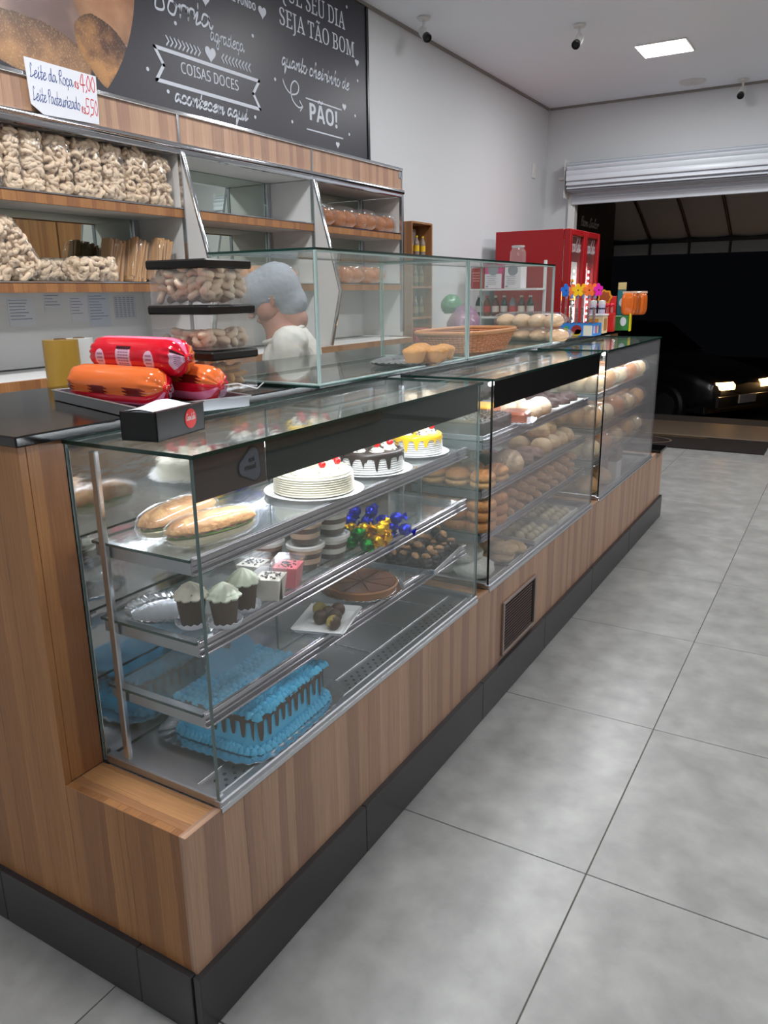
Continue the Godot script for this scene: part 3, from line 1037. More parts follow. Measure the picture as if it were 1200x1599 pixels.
func shelving() -> void:
	var xs := -1.68
	var o := thing("wall_shelving", "wall-mounted bakery shelving with wood fascia, chrome rails and mirrored backs", "shelving", Vector3(0, 0, 0))
	var zs := [1.32, 0.32, -0.70, -1.88, -2.88, -3.885]
	for k in 5:
		var za: float = zs[k]
		var zb: float = zs[k + 1]
		var zc := (za + zb) / 2
		var w := za - zb
		part("fascia_panel", mb().box(Vector3(xs - 0.009, 2.165, zc), Vector3(0.018, 0.112, w - 0.014), 0.001).mesh(M.wood_lit), o)
		part("joint_strip", mb().box(Vector3(xs + 0.001, 2.168, zb + (0.006 if k < 4 else 0.008)), Vector3(0.012, 0.13, 0.014), 0.002).mesh(M.chrome), o)
		# mirrors, two to a bay with a chrome strip between
		part("mirror_panel", mb().box(Vector3(-1.983, 1.79, zc), Vector3(0.006, 0.545, w - 0.02), 0.0).mesh(M.mirror), o)
		part("mirror_strip", mb().box(Vector3(-1.972, 1.79, zb + 0.028), Vector3(0.014, 0.545, 0.034), 0.002).mesh(M.steel), o)
		for j in 2:
			var y: float = [1.838, 1.52][j]
			var sh := part("shelf", mb().box(Vector3((xs - 1.98) / 2, y - 0.018, zc), Vector3(-xs * 0 + 0.285, 0.034, w - 0.02), 0.001).mesh(M.white), o)
			part("shelf_front", mb().box(Vector3(xs - 0.004, y - 0.0215, zc), Vector3(0.010, 0.037, w - 0.02), 0.0008).mesh(M.wood), sh)
			part("shelf_edge", mb().box(Vector3(xs - 0.002, y, zc), Vector3(0.014, 0.005, w - 0.02), 0.001).mesh(M.chrome), sh)
	var len := 1.32 + 3.885
	var zm := (1.32 - 3.885) / 2
	part("top_board", mb().box(Vector3(-1.835, 2.228, zm), Vector3(0.33, 0.016, len), 0.001).mesh(M.white), o)
	part("lid_board", mb().box(Vector3(-1.835, 2.075, zm), Vector3(0.31, 0.02, len), 0.001).mesh(M.white), o)
	part("top_rail", mb().box(Vector3(xs + 0.003, 2.229, zm), Vector3(0.016, 0.016, len), 0.003).mesh(M.chrome), o)
	part("light_rail", mb().tube([Vector3(xs + 0.004, 2.092, zm + len / 2), Vector3(xs + 0.004, 2.092, zm - len / 2)], 0.017, 16).box(Vector3(xs - 0.004, 2.070, zm), Vector3(0.030, 0.020, len), 0.004).mesh(M.chrome), o)
	for k in zs.size():
		var z: float = zs[k]
		# the divider's front edge slants out towards its foot, far past the shelves
		var outline := [Vector2(-1.98, 1.18), Vector2(-1.585, 1.18), Vector2(-1.515, 1.48), Vector2(xs + 0.0, 2.062), Vector2(-1.98, 2.062)]
		var zi := z if k < 5 else z + 0.008
		if k == 5:
			outline = [Vector2(-1.98, 1.18), Vector2(xs, 1.18), Vector2(xs, 2.062), Vector2(-1.98, 2.062)]
		var dv := part("divider", mb().prism(outline, 0.016, at(Vector3(0, 0, zi - 0.008))).mesh(M.white), o)
		part("divider_post", mb().box(Vector3(xs + 0.0, 1.64, zi), Vector3(0.024, 0.87, 0.024), 0.003).mesh(M.steel), dv)
		if k < 5:
			part("divider_edge", mb().tube([Vector3(-1.585, 1.18, zi), Vector3(-1.515, 1.48, zi), Vector3(xs + 0.01, 2.062, zi)], 0.011, 8).mesh(M.chrome), dv)
	part("corner_plate", mb().box(Vector3(xs + 0.002, 2.195, -3.862), Vector3(0.004, 0.04, 0.045), 0.001).mesh(M.steel), o)
	# white back board and work top below
	part("back_board", mb().box(Vector3(-1.985, 1.34, zm), Vector3(0.01, 0.32, len), 0.0).mesh(mat(Color(0.84, 0.85, 0.85), 0.45)), o)
	var c := thing("back_worktop", "white worktop with a wood front edge along the wall under the shelving", "worktop", Vector3(0, 0, 0))
	part("top", mb().box(Vector3(-1.80, 1.165, zm), Vector3(0.38, 0.016, len), 0.002).mesh(M.white), c)
	part("front_edge", mb().box(Vector3(-1.607, 1.146, zm), Vector3(0.016, 0.052, len), 0.001).mesh(M.wood), c)
	part("edge_trim", mb().box(Vector3(-1.604, 1.115, zm), Vector3(0.022, 0.01, len), 0.002).mesh(M.chrome), c)
	part("carcass", mb().box(Vector3(-1.81, 0.555, zm), Vector3(0.34, 1.11, len - 0.02), 0.003).mesh(M.white), c)
	var pm: Array[Vector3] = [Vector3(-1.205, 1.405, 0.12), Vector3(-1.36, 1.44, 0.09), Vector3(-1.49, 1.41, 0.09), Vector3(-1.60, 1.405, 0.12), Vector3(-1.75, 1.415, 0.13)]
	for k in pm.size():
		var p := pm[k]
		var s := thing("wall_note", ["blank lined note taped highest at the left under the shelf", "small square note among the papers taped under the shelf", "plain upright note third along under the shelf", "handwritten list on white paper taped under the shelf", "printed table of figures taped under the shelf beside the list"][k], "paper", Vector3(-1.979, p.y, p.x))
		var hgt: float = [0.115, 0.07, 0.11, 0.145, 0.105][k]
		part("sheet", mb().box(Vector3.ZERO, Vector3(0.001, hgt, p.z), 0.0).mesh(mat([Color(0.84, 0.86, 0.88), Color(0.83, 0.84, 0.85), Color(0.85, 0.86, 0.88), Color(0.80, 0.83, 0.87), Color(0.80, 0.81, 0.83)][k], 0.7)), s)
		var b := mb()
		if k == 4:
			for r in 11:
				for cc in 5:
					b.box(Vector3(0.001, hgt * 0.40 - r * 0.0085, p.z * 0.40 - cc * 0.024), Vector3(0.0006, 0.003, 0.015), 0.0)
		else:
			for r in int(hgt / 0.014) - 1:
				var wl := p.z * rng.randf_range(0.45, 0.85)
				b.box(Vector3(0.001, hgt * 0.42 - r * 0.0125, p.z * 0.45 - wl / 2), Vector3(0.0006, 0.0028, wl), 0.0)
		part("writing", b.mesh(mat(Color(0.52, 0.56, 0.66), 0.8)), s)


func board() -> void:
	# the printed mural board over the shelving: text runs along -z
	var X := -1.985
	var o := thing("wall_board", "large dark printed wall board with a bread photo and white slogans", "wall board", Vector3(0, 0, 0))
	var zr := -3.985
	var zl := 0.6
	part("panel", mb().box(Vector3(X - 0.006, 2.75, (zl + zr) / 2), Vector3(0.016, 0.96, zl - zr), 0.002).mesh(mat(Color(0.165, 0.165, 0.205), 0.38)), o)
	part("frame", mb().box(Vector3(X + 0.004, 2.75, zr + 0.012), Vector3(0.012, 0.96, 0.026), 0.002).mesh(mat(Color(0.03, 0.032, 0.045), 0.3)), o)
	# the photograph of breads: a printed disc segment on the left
	var disc := []
	var cz := -0.93
	var cy := 2.86
	for k in 61:
		var a := -PI / 2 + PI * k / 60.0
		var q := Vector2(cos(a) * 1.06, sin(a) * 0.86)
		disc.append(Vector2(q.x, clampf(cy + q.y, 2.275, 3.22)))
	disc.append(Vector2(-1.5, 3.22))
	disc.append(Vector2(-1.5, 2.275))
	var pr := mb().prism(disc, 0.0012)
	for i in pr.uv.size():
		pr.uv[i] = Vector2((pr.uv[i].x + 1.5) / 2.6, (3.24 - pr.uv[i].y) / 1.0)
	var pm := mat(Color(1, 1, 1), 0.33)
	pm.albedo_texture = bread_print()
	part("bread_photo", pr.mesh(pm), o, at(Vector3(X + 0.0015, 0, cz), PI / 2))
	var w: Material = M.ink_white
	var put := func(m: ArrayMesh, z: float, y: float, wide: float, name: String) -> void:
		# wide > 0: fit the run of words to that length
		var bb := m.get_aabb()
		var k := wide / bb.size.x if wide > 0 else 1.0
		var g := part(name, m, o, Transform3D(Basis(Vector3.UP, PI / 2) * Basis.from_scale(Vector3(k, 1, 1)), Vector3(X + 0.0025, y, z + bb.position.x * k)))
	put.call(lettering("QUE SEU DIA", serif(400), 0.094, w), -3.055, 3.005, 0.66, "lettering")
	put.call(lettering("SEJA TÃO BOM", serif(400), 0.086, w), -3.047, 2.876, 0.768, "lettering")
	put.call(lettering("COISAS DOCES", sans(400), 0.050, w), -2.243, 2.481, 0.42, "lettering")
	put.call(lettering("PÃO!", sans(700), 0.094, w), -3.303, 2.431, 0.297, "lettering")
	put.call(lettering("RESPIRE FUNDO", sans(700), 0.036, w), -2.515, 2.902, 0.325, "lettering")
	put.call(script("Sorria", 0.052, 0.011, w, 0.12), -2.10, 2.742, 0.395, "lettering")
	put.call(script("agradeça", 0.033, 0.0075, w, 0.1), -2.467, 2.694, 0.262, "lettering")
	put.call(script("acontecem aqui", 0.032, 0.0105, w, 0.35), -2.184, 2.366, 0.545, "lettering")
	put.call(script("quanto cheirinho de", 0.036, 0.0098, w, 0.35), -3.049, 2.706, 0.70, "lettering")
	var lines := mb()
	var to2 := func(z: float, y: float) -> Vector2: return Vector2(-z, y)
	var bn := [[-2.077, 2.576], [-2.837, 2.579], [-2.782, 2.508], [-2.836, 2.440], [-2.076, 2.437], [-2.129, 2.508], [-2.077, 2.576]]
	for k in 6:
		ribbon(lines, [to2.call(bn[k][0], bn[k][1]), to2.call(bn[k + 1][0], bn[k + 1][1])], 0.017)
	ribbon(lines, [to2.call(-3.268, 2.575), to2.call(-3.651, 2.576)], 0.008)
	ribbon(lines, [to2.call(-3.269, 2.409), to2.call(-3.658, 2.412)], 0.008)
	var curl := [[-3.051, 2.631], [-3.075, 2.595], [-3.125, 2.570], [-3.185, 2.585], [-3.20, 2.625], [-3.165, 2.645], [-3.128, 2.615], [-3.125, 2.565], [-3.15, 2.53], [-3.195, 2.512], [-3.228, 2.520]]
	ribbon(lines, smooth_line(curl.map(func(p): return Vector2(-p[0], p[1])), 5), 0.008)
	ribbon(lines, [Vector2(3.205, 2.548), Vector2(3.235, 2.522), Vector2(3.208, 2.496)], 0.008)
	for k in 9:
		var a := 2.158 + 0.0265 * k
		ribbon(lines, [Vector2(a, 2.638), Vector2(a + 0.016, 2.619), Vector2(a, 2.600)], 0.008)
		var b := 2.551 + 0.0262 * k
		ribbon(lines, [Vector2(b + 0.008, 2.648), Vector2(b - 0.008, 2.629), Vector2(b + 0.008, 2.610)], 0.008)
	part("banner_lines", lines.mesh(w), o, at(Vector3(X + 0.0025, 0, 0), PI / 2))
	var hearts := [[-2.447, 2.868, 0.034], [-2.895, 2.925, 0.036], [-2.46, 2.629, 0.042], [-3.845, 2.884, 0.024], [-3.682, 2.599, 0.024], [-3.597, 2.368, 0.022]]
	for hh in hearts:
		var pts := []
		for k in 28:
			var t := TAU * k / 28
			pts.append(Vector2(16 * pow(sin(t), 3), 13 * cos(t) - 5 * cos(2 * t) - 2 * cos(3 * t) - cos(4 * t)) / 17.0 * hh[2])
		part("heart", mb().prism(pts, 0.0015).mesh(w), o, at(Vector3(X + 0.0025, hh[1], hh[0]), PI / 2))
	var dots := mb()
	for d in [[-2.227, 2.707], [-2.024, 2.47], [-2.144, 2.399], [-2.803, 2.79], [-2.788, 2.394], [-2.98, 2.617], [-3.125, 2.425], [-3.739, 3.17], [-3.849, 2.781], [-3.809, 2.569], [-3.734, 2.448]]:
		var pts := []
		for k in 12:
			pts.append(Vector2(-d[0], d[1]) + Vector2.from_angle(TAU * k / 12) * 0.009)
		dots.prism(pts, 0.0015)
	part("dots", dots.mesh(w), o, at(Vector3(X + 0.0025, 0, 0), PI / 2))
	# the handwritten milk prices
	var s := thing("price_sign", "white paper sign with blue handwriting and red milk prices on the fascia", "sign", Vector3(-1.662, 2.19, -1.277))
	var sheet := mb()
	var q := [Vector2(-0.155, 0.09), Vector2(0.157, 0.088), Vector2(0.152, -0.082), Vector2(-0.10, -0.088), Vector2(-0.148, -0.06)]
	sheet.prism(q, 0.001)
	part("sheet", sheet.mesh(M.paper), s, at(Vector3.ZERO, PI / 2))
	var hw := func(txt: String, x: float, y: float, wide: float, xh: float, mt: Material, pen: float) -> void:
		var m := script(txt, xh, pen, mt, 0.1, 0.8, 0.0006)
		var bb := m.get_aabb()
		var k: float = wide / bb.size.x
		part("handwriting", m, s, Transform3D(Basis(Vector3.UP, PI / 2) * Basis.from_scale(Vector3(k, 1, 1)), Vector3(0.0012, y, -x + bb.position.x * k)))
	hw.call("Leite da Roça", -0.138, 0.030, 0.185, 0.022, M.ink_blue, 0.0033)
	hw.call("R$", 0.052, 0.030, 0.020, 0.010, M.ink_red, 0.0026)
	hw.call("4,00", 0.078, 0.030, 0.070, 0.026, M.ink_red, 0.0040)
	hw.call("Leite Pasteurizado", -0.136, -0.045, 0.205, 0.022, M.ink_blue, 0.0033)
	hw.call("R$", 0.073, -0.052, 0.020, 0.010, M.ink_red, 0.0026)
	hw.call("5,50", 0.093, -0.052, 0.057, 0.026, M.ink_red, 0.0040)


func bread_print() -> ImageTexture:
	# a soft print of seeded rolls and a twist of cloth (flat artwork on the board)
	var n := FastNoiseLite.new()
	n.seed = 4
	n.frequency = 0.02
	n.fractal_octaves = 4
	var fine := FastNoiseLite.new()
	fine.seed = 9
	fine.frequency = 0.12
	var W := 780
	var Hh := 330
	# rolls: centre, radii, turn, crumb colour, crust colour, seeds (in a 520 by 220 frame)
	var rolls := [[Vector2(478, 118), Vector2(40, 40), 0.4, Color(0.70, 0.53, 0.40), Color(0.60, 0.42, 0.31), 0.0], [Vector2(398, 180), Vector2(58, 24), 0.10, Color(0.70, 0.53, 0.37), Color(0.47, 0.35, 0.27), 1.0], [Vector2(472, 168), Vector2(36, 26), 0.75, Color(0.72, 0.52, 0.32), Color(0.33, 0.22, 0.17), 0.7], [Vector2(300, 170), Vector2(60, 30), -0.1, Color(0.66, 0.49, 0.34), Color(0.44, 0.31, 0.22), 1.0], [Vector2(200, 150), Vector2(70, 40), 0.3, Color(0.68, 0.50, 0.34), Color(0.42, 0.29, 0.2), 0.5]]
	return ramp_image(W, Hh, func(i0: int, j0: int) -> Color:
		var i := i0 / 1.5
		var j := j0 / 1.5
		var p := Vector2(i, j)
		var cloth := 0.5 + 0.5 * sin(i * 0.05 - j * 0.045 + n.get_noise_2d(i * 0.6, j * 0.6) * 4.0)
		var c := Color(0.66, 0.54, 0.48).lerp(Color(0.47, 0.38, 0.36), cloth)
		if j > 168:
			c = c.lerp(Color(0.17, 0.16, 0.20), clampf((j - 168) / 22.0, 0.0, 1.0))
		for r in rolls:
			var d: Vector2 = (p - r[0]).rotated(-r[2]) / r[1]
			var q := d.length() + n.get_noise_2d(i * 1.4, j * 1.4) * 0.08
			if q < 1.0:
				var crust := clampf(0.5 - d.y * 0.6 + n.get_noise_2d(i * 2.0 + 90.0, j * 2.0) * 0.7, 0.0, 1.0)
				c = r[3].lerp(r[4], crust)
				c = c * (0.78 + 0.3 * sqrt(maxf(0.0, 1.0 - q * q)))
				if r[5] > 0.0 and fine.get_noise_2d(i * 4.0, j * 3.0) > 0.30:
					c = c.lerp(Color(0.80, 0.70, 0.56), 0.5 * r[5])
		return c)
# --- foods and dishes, each built at its own base

func lin(r: float, g: float, b: float) -> Color:
	return Color(r, g, b).srgb_to_linear()

func frustum(b: MB, w0: Vector2, w1: Vector2, y0: float, y1: float, caps := true) -> void:
	var lo := [Vector3(-w0.x, y0, -w0.y), Vector3(w0.x, y0, -w0.y), Vector3(w0.x, y0, w0.y), Vector3(-w0.x, y0, w0.y)]
	var hi := [Vector3(-w1.x, y1, -w1.y), Vector3(w1.x, y1, -w1.y), Vector3(w1.x, y1, w1.y), Vector3(-w1.x, y1, w1.y)]
	for i in 4:
		var j := (i + 1) % 4
		b.poly([lo[i], lo[j], hi[j], hi[i]], (lo[i] + lo[j]) * Vector3(1, 0, 1))
	if caps:
		b.poly(lo, Vector3.DOWN)
		b.poly(hi, Vector3.UP)

func bun_mesh(r: Vector3, top: Color, side: Color, sd := 1, lump := 0.07, flat := 0.55, nu := 18, nv := 11) -> ArrayMesh:
	# a baked bun standing on its flattened base
	var f := func(d: Vector3, p: Vector3) -> Vector3:
		var q := p * (1.0 + lump * noise.get_noise_3d(d.x * 1.6 + sd * 9.0, d.y * 1.6, d.z * 1.6))
		q.y = maxf(q.y, -r.y * flat)
		return q
	var t := func(d: Vector3) -> Color:
		var k := clampf(d.y * 0.9 + 0.45 + 0.35 * noise.get_noise_3d(d.x * 4.0 + sd, d.y * 4.0, d.z * 4.0), 0.0, 1.0)
		return side.lerp(top, k)
	return mb().blob(Vector3(0, r.y * flat, 0), r, Transform3D.IDENTITY, nu, nv, f, t).mesh(M.bread)

func foil_plate(rx: float, rz: float, pleats: int, rect := false, m: Material = null) -> ArrayMesh:
	# a shallow dish with a pleated rim
	var prof := [Vector2(0.0, 0.0), Vector2(0.80, 0.0), Vector2(0.86, 0.004), Vector2(1.0, 0.012), Vector2(1.0, 0.010), Vector2(0.86, 0.002), Vector2(0.80, -0.001), Vector2(0.0, -0.001)]
	var seg := pleats * 2
	var b := mb()
	var first := b.v.size()
	for k in prof.size():
		for i in seg:
			var a := TAU * i / seg
			var e: float = prof[k].x
			var q := Vector2(cos(a), sin(a))
			if rect:
				var n := 5.0
				q = q / pow(pow(absf(q.x), n) + pow(absf(q.y), n), 1.0 / n)
			var rip := (0.0025 if i % 2 == 0 else -0.0015) if e > 0.84 else 0.0
			b.vert(Vector3(q.x * rx * e, prof[k].y + 0.0015 + rip, q.y * rz * e))
	for k in prof.size() - 1:
		for i in seg:
			var j := (i + 1) % seg
			var p := first + k * seg
			var q2 := p + seg
			b.ix.append_array([p + i, q2 + i, p + j, p + j, q2 + i, q2 + j])
	b.orient(0)
	return b.mesh(m if m else M.foil)

func swirl(b: MB, c: Vector3, r: float, h: float, ripples := 7) -> void:
	b.lathe([Vector2(0.0, 0), Vector2(r, 0.0), Vector2(r * 1.04, h * 0.15), Vector2(r * 0.82, h * 0.34), Vector2(r * 0.86, h * 0.42), Vector2(r * 0.62, h * 0.62), Vector2(r * 0.62, h * 0.68), Vector2(r * 0.34, h * 0.86), Vector2(r * 0.12, h), Vector2(0, h)], ripples * 4, at(c), true, 0.10, ripples, 3.2)

func iced_cake(called: String, label: String, p: Vector3, r: float, h: float, icing: Material, drip: Material, drip_top: Material, turn: float) -> void:
	var o := thing(called, label, "cake", p, turn)
	var prof := [Vector2(0, 0), Vector2(r * 1.0, 0)]
	var n := 8
	for k in n:
		var y := h * (k + 0.5) / (n + 1)
		prof.append(Vector2(r * (1.02 - 0.03 * k / n), y))
		prof.append(Vector2(r * (0.962 - 0.03 * k / n), y + h * 0.5 / (n + 1)))
	prof.append_array([Vector2(r * 0.95, h * 0.97), Vector2(r * 0.90, h), Vector2(0, h)])
	part("cake_body", mb().lathe(prof, 48).mesh(icing), o)
	if drip:
		# glaze over the rim, running down in tongues
		var seg := 144
		var b := mb()
		var len := []
		for i in seg + 1:
			var a := i % seg
			var k := 0.5 + 0.5 * sin(a * TAU / seg * 17.0 + 1.2 * noise.get_noise_2d(a * 0.35, p.z * 40.0))
			len.append(h * (0.12 + pow(k, 4.0) * (0.30 + 0.40 * absf(noise.get_noise_2d(floorf(a / 8.5) * 7.7, p.z * 90.0)) * 2.0)))
		b.sheet(func(u: float, w: float) -> Vector3:
			var i := int(round(u * seg))
			var a := TAU * u
			var down: float = w * len[i]
			return Vector3(cos(a) * (r * 1.0 + 0.0035 - 0.03 * r * (h - down) / h), h - 0.004 - down, sin(a) * (r + 0.0035 - 0.03 * r * (h - down) / h)), seg, 5)
		b.lathe([Vector2(r * 0.98, h - 0.006), Vector2(r * 0.97, h + 0.001), Vector2(r * 0.90, h + 0.004), Vector2(0, h + 0.004)], 48, Transform3D.IDENTITY, true)
		part("glaze", b.mesh(drip), o)
	var cm := mb()
	swirl(cm, Vector3.ZERO, r * 0.22, 0.017, 8)
	var sm := cm.mesh(M.cream)
	var ch := cherry_mesh()
	for k in 7:
		var a := TAU * k / 7.0
		var q := Vector3(cos(a) * r * 0.62, h, sin(a) * r * 0.62)
		var s := part("cream_swirl", sm, o, at(q, a))
		if k % 2 == 0 or k == 1:
			part("cherry", ch, s, at(Vector3(0, 0.0145, 0), a))
	if drip_top:
		var b := mb()
		for k in 60:
			var a := rng.randf() * TAU
			var rr := r * 0.9 * sqrt(rng.randf())
			b.box(Vector3.ZERO, Vector3(0.008, 0.002, 0.004), 0.0, false, at(Vector3(cos(a) * rr, h + 0.006 + rng.randf() * 0.008, sin(a) * rr), rng.randf() * TAU, rng.randf() - 0.5, rng.randf() - 0.5))
		part("shavings", b.mesh(drip_top), o, Transform3D.IDENTITY, "stuff")
	plate("cake_plate", "round white cake plate under the %s" % label.get_slice(" topped", 0), p, r * 1.26)

func cherry_mesh() -> ArrayMesh:
	if not M.has("cherry"):
		M["cherry"] = mb().blob(Vector3(0, 0.008, 0), Vector3(0.0095, 0.009, 0.0095), Transform3D.IDENTITY, 12, 8).mesh(M.red_shiny)
	return M["cherry"]

func plate(called: String, label: String, p: Vector3, r: float) -> Node3D:
	var b := mb().lathe([Vector2(0, -0.010), Vector2(r * 0.72, -0.010), Vector2(r * 0.78, -0.007), Vector2(r * 0.99, -0.001), Vector2(r, 0.001), Vector2(r * 0.985, 0.002), Vector2(r * 0.80, -0.003), Vector2(r * 0.7, -0.0055), Vector2(0, -0.0055)], 40, Transform3D.IDENTITY, true)
	return single(called, b.mesh(M.porcelain), label, "plate", at(p))

func loaf(b: MB, half: Vector3, lo: float, hi: float, sd: float, tint = null, power := 4.2) -> void:
	# part of a long rounded loaf between two heights
	var f := func(d: Vector3, p: Vector3) -> Vector3:
		var n := pow(pow(absf(d.x), power) + pow(absf(d.y), 2.4) + pow(absf(d.z), 2.4), 1.0 / power)
		var q := d / n * half
		q *= 1.0 + 0.06 * noise.get_noise_3d(d.x * 3.0 + sd, d.y * 2.0, d.z * 2.0)
		q.y = clampf(q.y, lo, hi)
		return q
	b.blob(Vector3.ZERO, half, Transform3D.IDENTITY, 20, 14, f, tint)

func film_wrap(half: Vector3, sd: float, power := 3.0) -> ArrayMesh:
	# crinkled clear film round a lump
	var f := func(d: Vector3, p: Vector3) -> Vector3:
		var n := pow(pow(absf(d.x), power) + pow(absf(d.y), power) + pow(absf(d.z), power), 1.0 / power)
		return d / n * half * (1.0 + 0.035 * noise.get_noise_3d(d.x * 9.0 + sd, d.y * 9.0, d.z * 9.0))
	return mb().blob(Vector3(0, half.y, 0), half, Transform3D.IDENTITY, 36, 22, f).mesh(M.film)

func sub_roll(label: String, p: Vector3, yaw: float, half: Vector3, sd: float) -> void:
	var o := thing("filled_baguette", label, "sandwich", p, yaw)
	var gold := lin(0.66, 0.44, 0.22)
	var pale := lin(0.84, 0.68, 0.44)
	var t := func(d: Vector3) -> Color:
		return gold.lerp(pale, clampf(0.30 + 1.3 * noise.get_noise_3d(d.x * 9 + sd, d.y * 9, d.z * 9), 0, 1))
	var up := mb()
	loaf(up, half, 0.004, 9.0, sd, t)
	part("upper_half", up.mesh(M.bread), o, at(Vector3(0, half.y, 0)))
	var dn := mb()
	var t2 := func(_d: Vector3) -> Color: return lin(0.87, 0.82, 0.68)
	loaf(dn, half * Vector3(1, 0.92, 0.96), -9.0, -0.006, sd + 3.0, t2)
	part("lower_half", dn.mesh(M.bread), o, at(Vector3(0, half.y, 0)))
	var fl := mb()
	for k in 2:
		fl.c = [lin(0.45, 0.58, 0.20), lin(0.86, 0.62, 0.55)][k]
		var w := func(d: Vector3, q: Vector3) -> Vector3:
			var e := Vector2(d.x, d.z).normalized() if Vector2(d.x, d.z).length() > 0.01 else Vector2.RIGHT
			return q + Vector3(0, 0.004 * sin(atan2(e.y, e.x) * 17.0 + k * 2.0), 0)
		fl.blob(Vector3(0, half.y - 0.003 + 0.005 * k, 0), Vector3(half.x * 1.0, 0.005, half.z * (1.04 - 0.06 * k)), Transform3D.IDENTITY, 34, 6, w)
	part("filling", fl.mesh(M.tint), o)
	part("film", film_wrap(half * 1.07, sd, 2.8), o, at(Vector3(0, -half.y * 0.05, 0)))

func cup_dessert(label: String, p: Vector3, h: float, cream: Material, sprinkle: bool, group := "") -> Node3D:
	var o := thing("dessert_cup", label, "dessert", p, rng.randf() * 3.0, group)
	part("doily", foil_plate(0.036, 0.036, 16, false, M.paper), o)
	part("chocolate_cup", mb().lathe([Vector2(0, 0.003), Vector2(0.0225, 0.003), Vector2(0.031, h), Vector2(0.028, h), Vector2(0, h - 0.003)], 32).mesh(M.choco_matt), o)
	var b := mb()
	swirl(b, Vector3(0, h - 0.004, 0), 0.033, 0.032, 9)
	part("cream_swirl", b.mesh(cream), o)
	if sprinkle:
		var s := mb()
		for k in 22:
			var a := rng.randf() * TAU
			var rr := 0.026 * sqrt(rng.randf())
			s.blob(Vector3(cos(a) * rr, h + 0.030 - rr * 0.85, sin(a) * rr), Vector3.ONE * 0.0016, Transform3D.IDENTITY, 6, 4)
		part("chocolate_beads", s.mesh(M.choco_dark), o, Transform3D.IDENTITY, "stuff")
	return o

func square_pot(label: String, p: Vector3, yaw: float, mousse: Color, streak: bool) -> void:
	var o := thing("mousse_pot", label, "dessert", p, yaw)
	var b := mb()
	b.c = mousse
	frustum(b, Vector2(0.022, 0.022), Vector2(0.029, 0.029), 0.002, 0.052)
	part("mousse", b.mesh(M.tint), o)
	var g := mb()
	frustum(g, Vector2(0.0235, 0.0235), Vector2(0.0315, 0.0315), 0.0, 0.062, false)
	part("clear_pot", g.mesh(M.acrylic), o)
	var lid := mb()
	frustum(lid, Vector2(0.033, 0.033), Vector2(0.030, 0.030), 0.062, 0.070)
	part("clear_lid", lid.mesh(M.acrylic), o)
	var s := mb()
	for k in 30:
		s.box(Vector3.ZERO, Vector3(0.005, 0.002, 0.0022), 0.0, false, at(Vector3(rng.randf_range(-0.02, 0.02), 0.0535, rng.randf_range(-0.02, 0.02)), rng.randf() * 3.0, 0.3))
	part("chocolate_sprinkles", s.mesh(M.choco_dark), o, Transform3D.IDENTITY, "stuff")
	if streak:
		part("chocolate_streak", bx(Vector3(0.0255, 0.027, 0.012), Vector3(0.006, 0.048, 0.006), M.choco, 0.001), o)

func round_pot(label: String, p: Vector3, cream: Color, group := "") -> Node3D:
	var o := thing("layered_dessert_pot", label, "dessert", p, rng.randf() * 3.0, group)
	o.scale = Vector3.ONE * 1.18
	var hs := [0.002, 0.014, 0.026, 0.037, 0.045]
	var cs := [lin(0.27, 0.17, 0.13), cream, lin(0.30, 0.19, 0.15), cream]
	for k in 4:
		var b := mb()
		b.c = cs[k]
		var r0: float = 0.0275 + hs[k] * 0.19
		var r1: float = 0.0275 + hs[k + 1] * 0.19
		b.lathe([Vector2(0, hs[k]), Vector2(r0, hs[k]), Vector2(r1, hs[k + 1]), Vector2(0, hs[k + 1])], 28, Transform3D.IDENTITY, false, 0.02, 5, k * 1.0)
		part("cake_layer" if k % 2 == 0 else "cream_layer", b.mesh(M.tint), o)
	part("clear_pot", mb().lathe([Vector2(0, 0), Vector2(0.0285, 0), Vector2(0.038, 0.05)], 28).mesh(M.acrylic), o)
	part("lid", mb().lathe([Vector2(0.0385, 0.046), Vector2(0.041, 0.047), Vector2(0.041, 0.053), Vector2(0.036, 0.0545), Vector2(0.032, 0.051), Vector2(0, 0.051)], 28).mesh(M.film_white), o)
	return o

func bonbon_mesh(c: Color, sd: float) -> ArrayMesh:
	var m := mat(c, 0.22, 0.85)
	var f := func(d: Vector3, p: Vector3) -> Vector3:
		return p * (1.0 + 0.11 * noise.get_noise_3d(d.x * 7.0 + sd, d.y * 7.0, d.z * 7.0))
	var b := mb().blob(Vector3(0, 0.017, 0), Vector3(0.018, 0.017, 0.018), Transform3D.IDENTITY, 22, 14, f)
	for s: float in [-1.0, 1.0]:
		# twisted wrapper ends
		b.lathe([Vector2(0.002, 0.015), Vector2(0.004, 0.020), Vector2(0.011, 0.029), Vector2(0.010, 0.030), Vector2(0.003, 0.021)], 14, Transform3D(Basis(Vector3(0, 0, 1), s * PI / 2), Vector3(0, 0.017, 0)), false, 0.2, 5)
	return b.mesh(m)

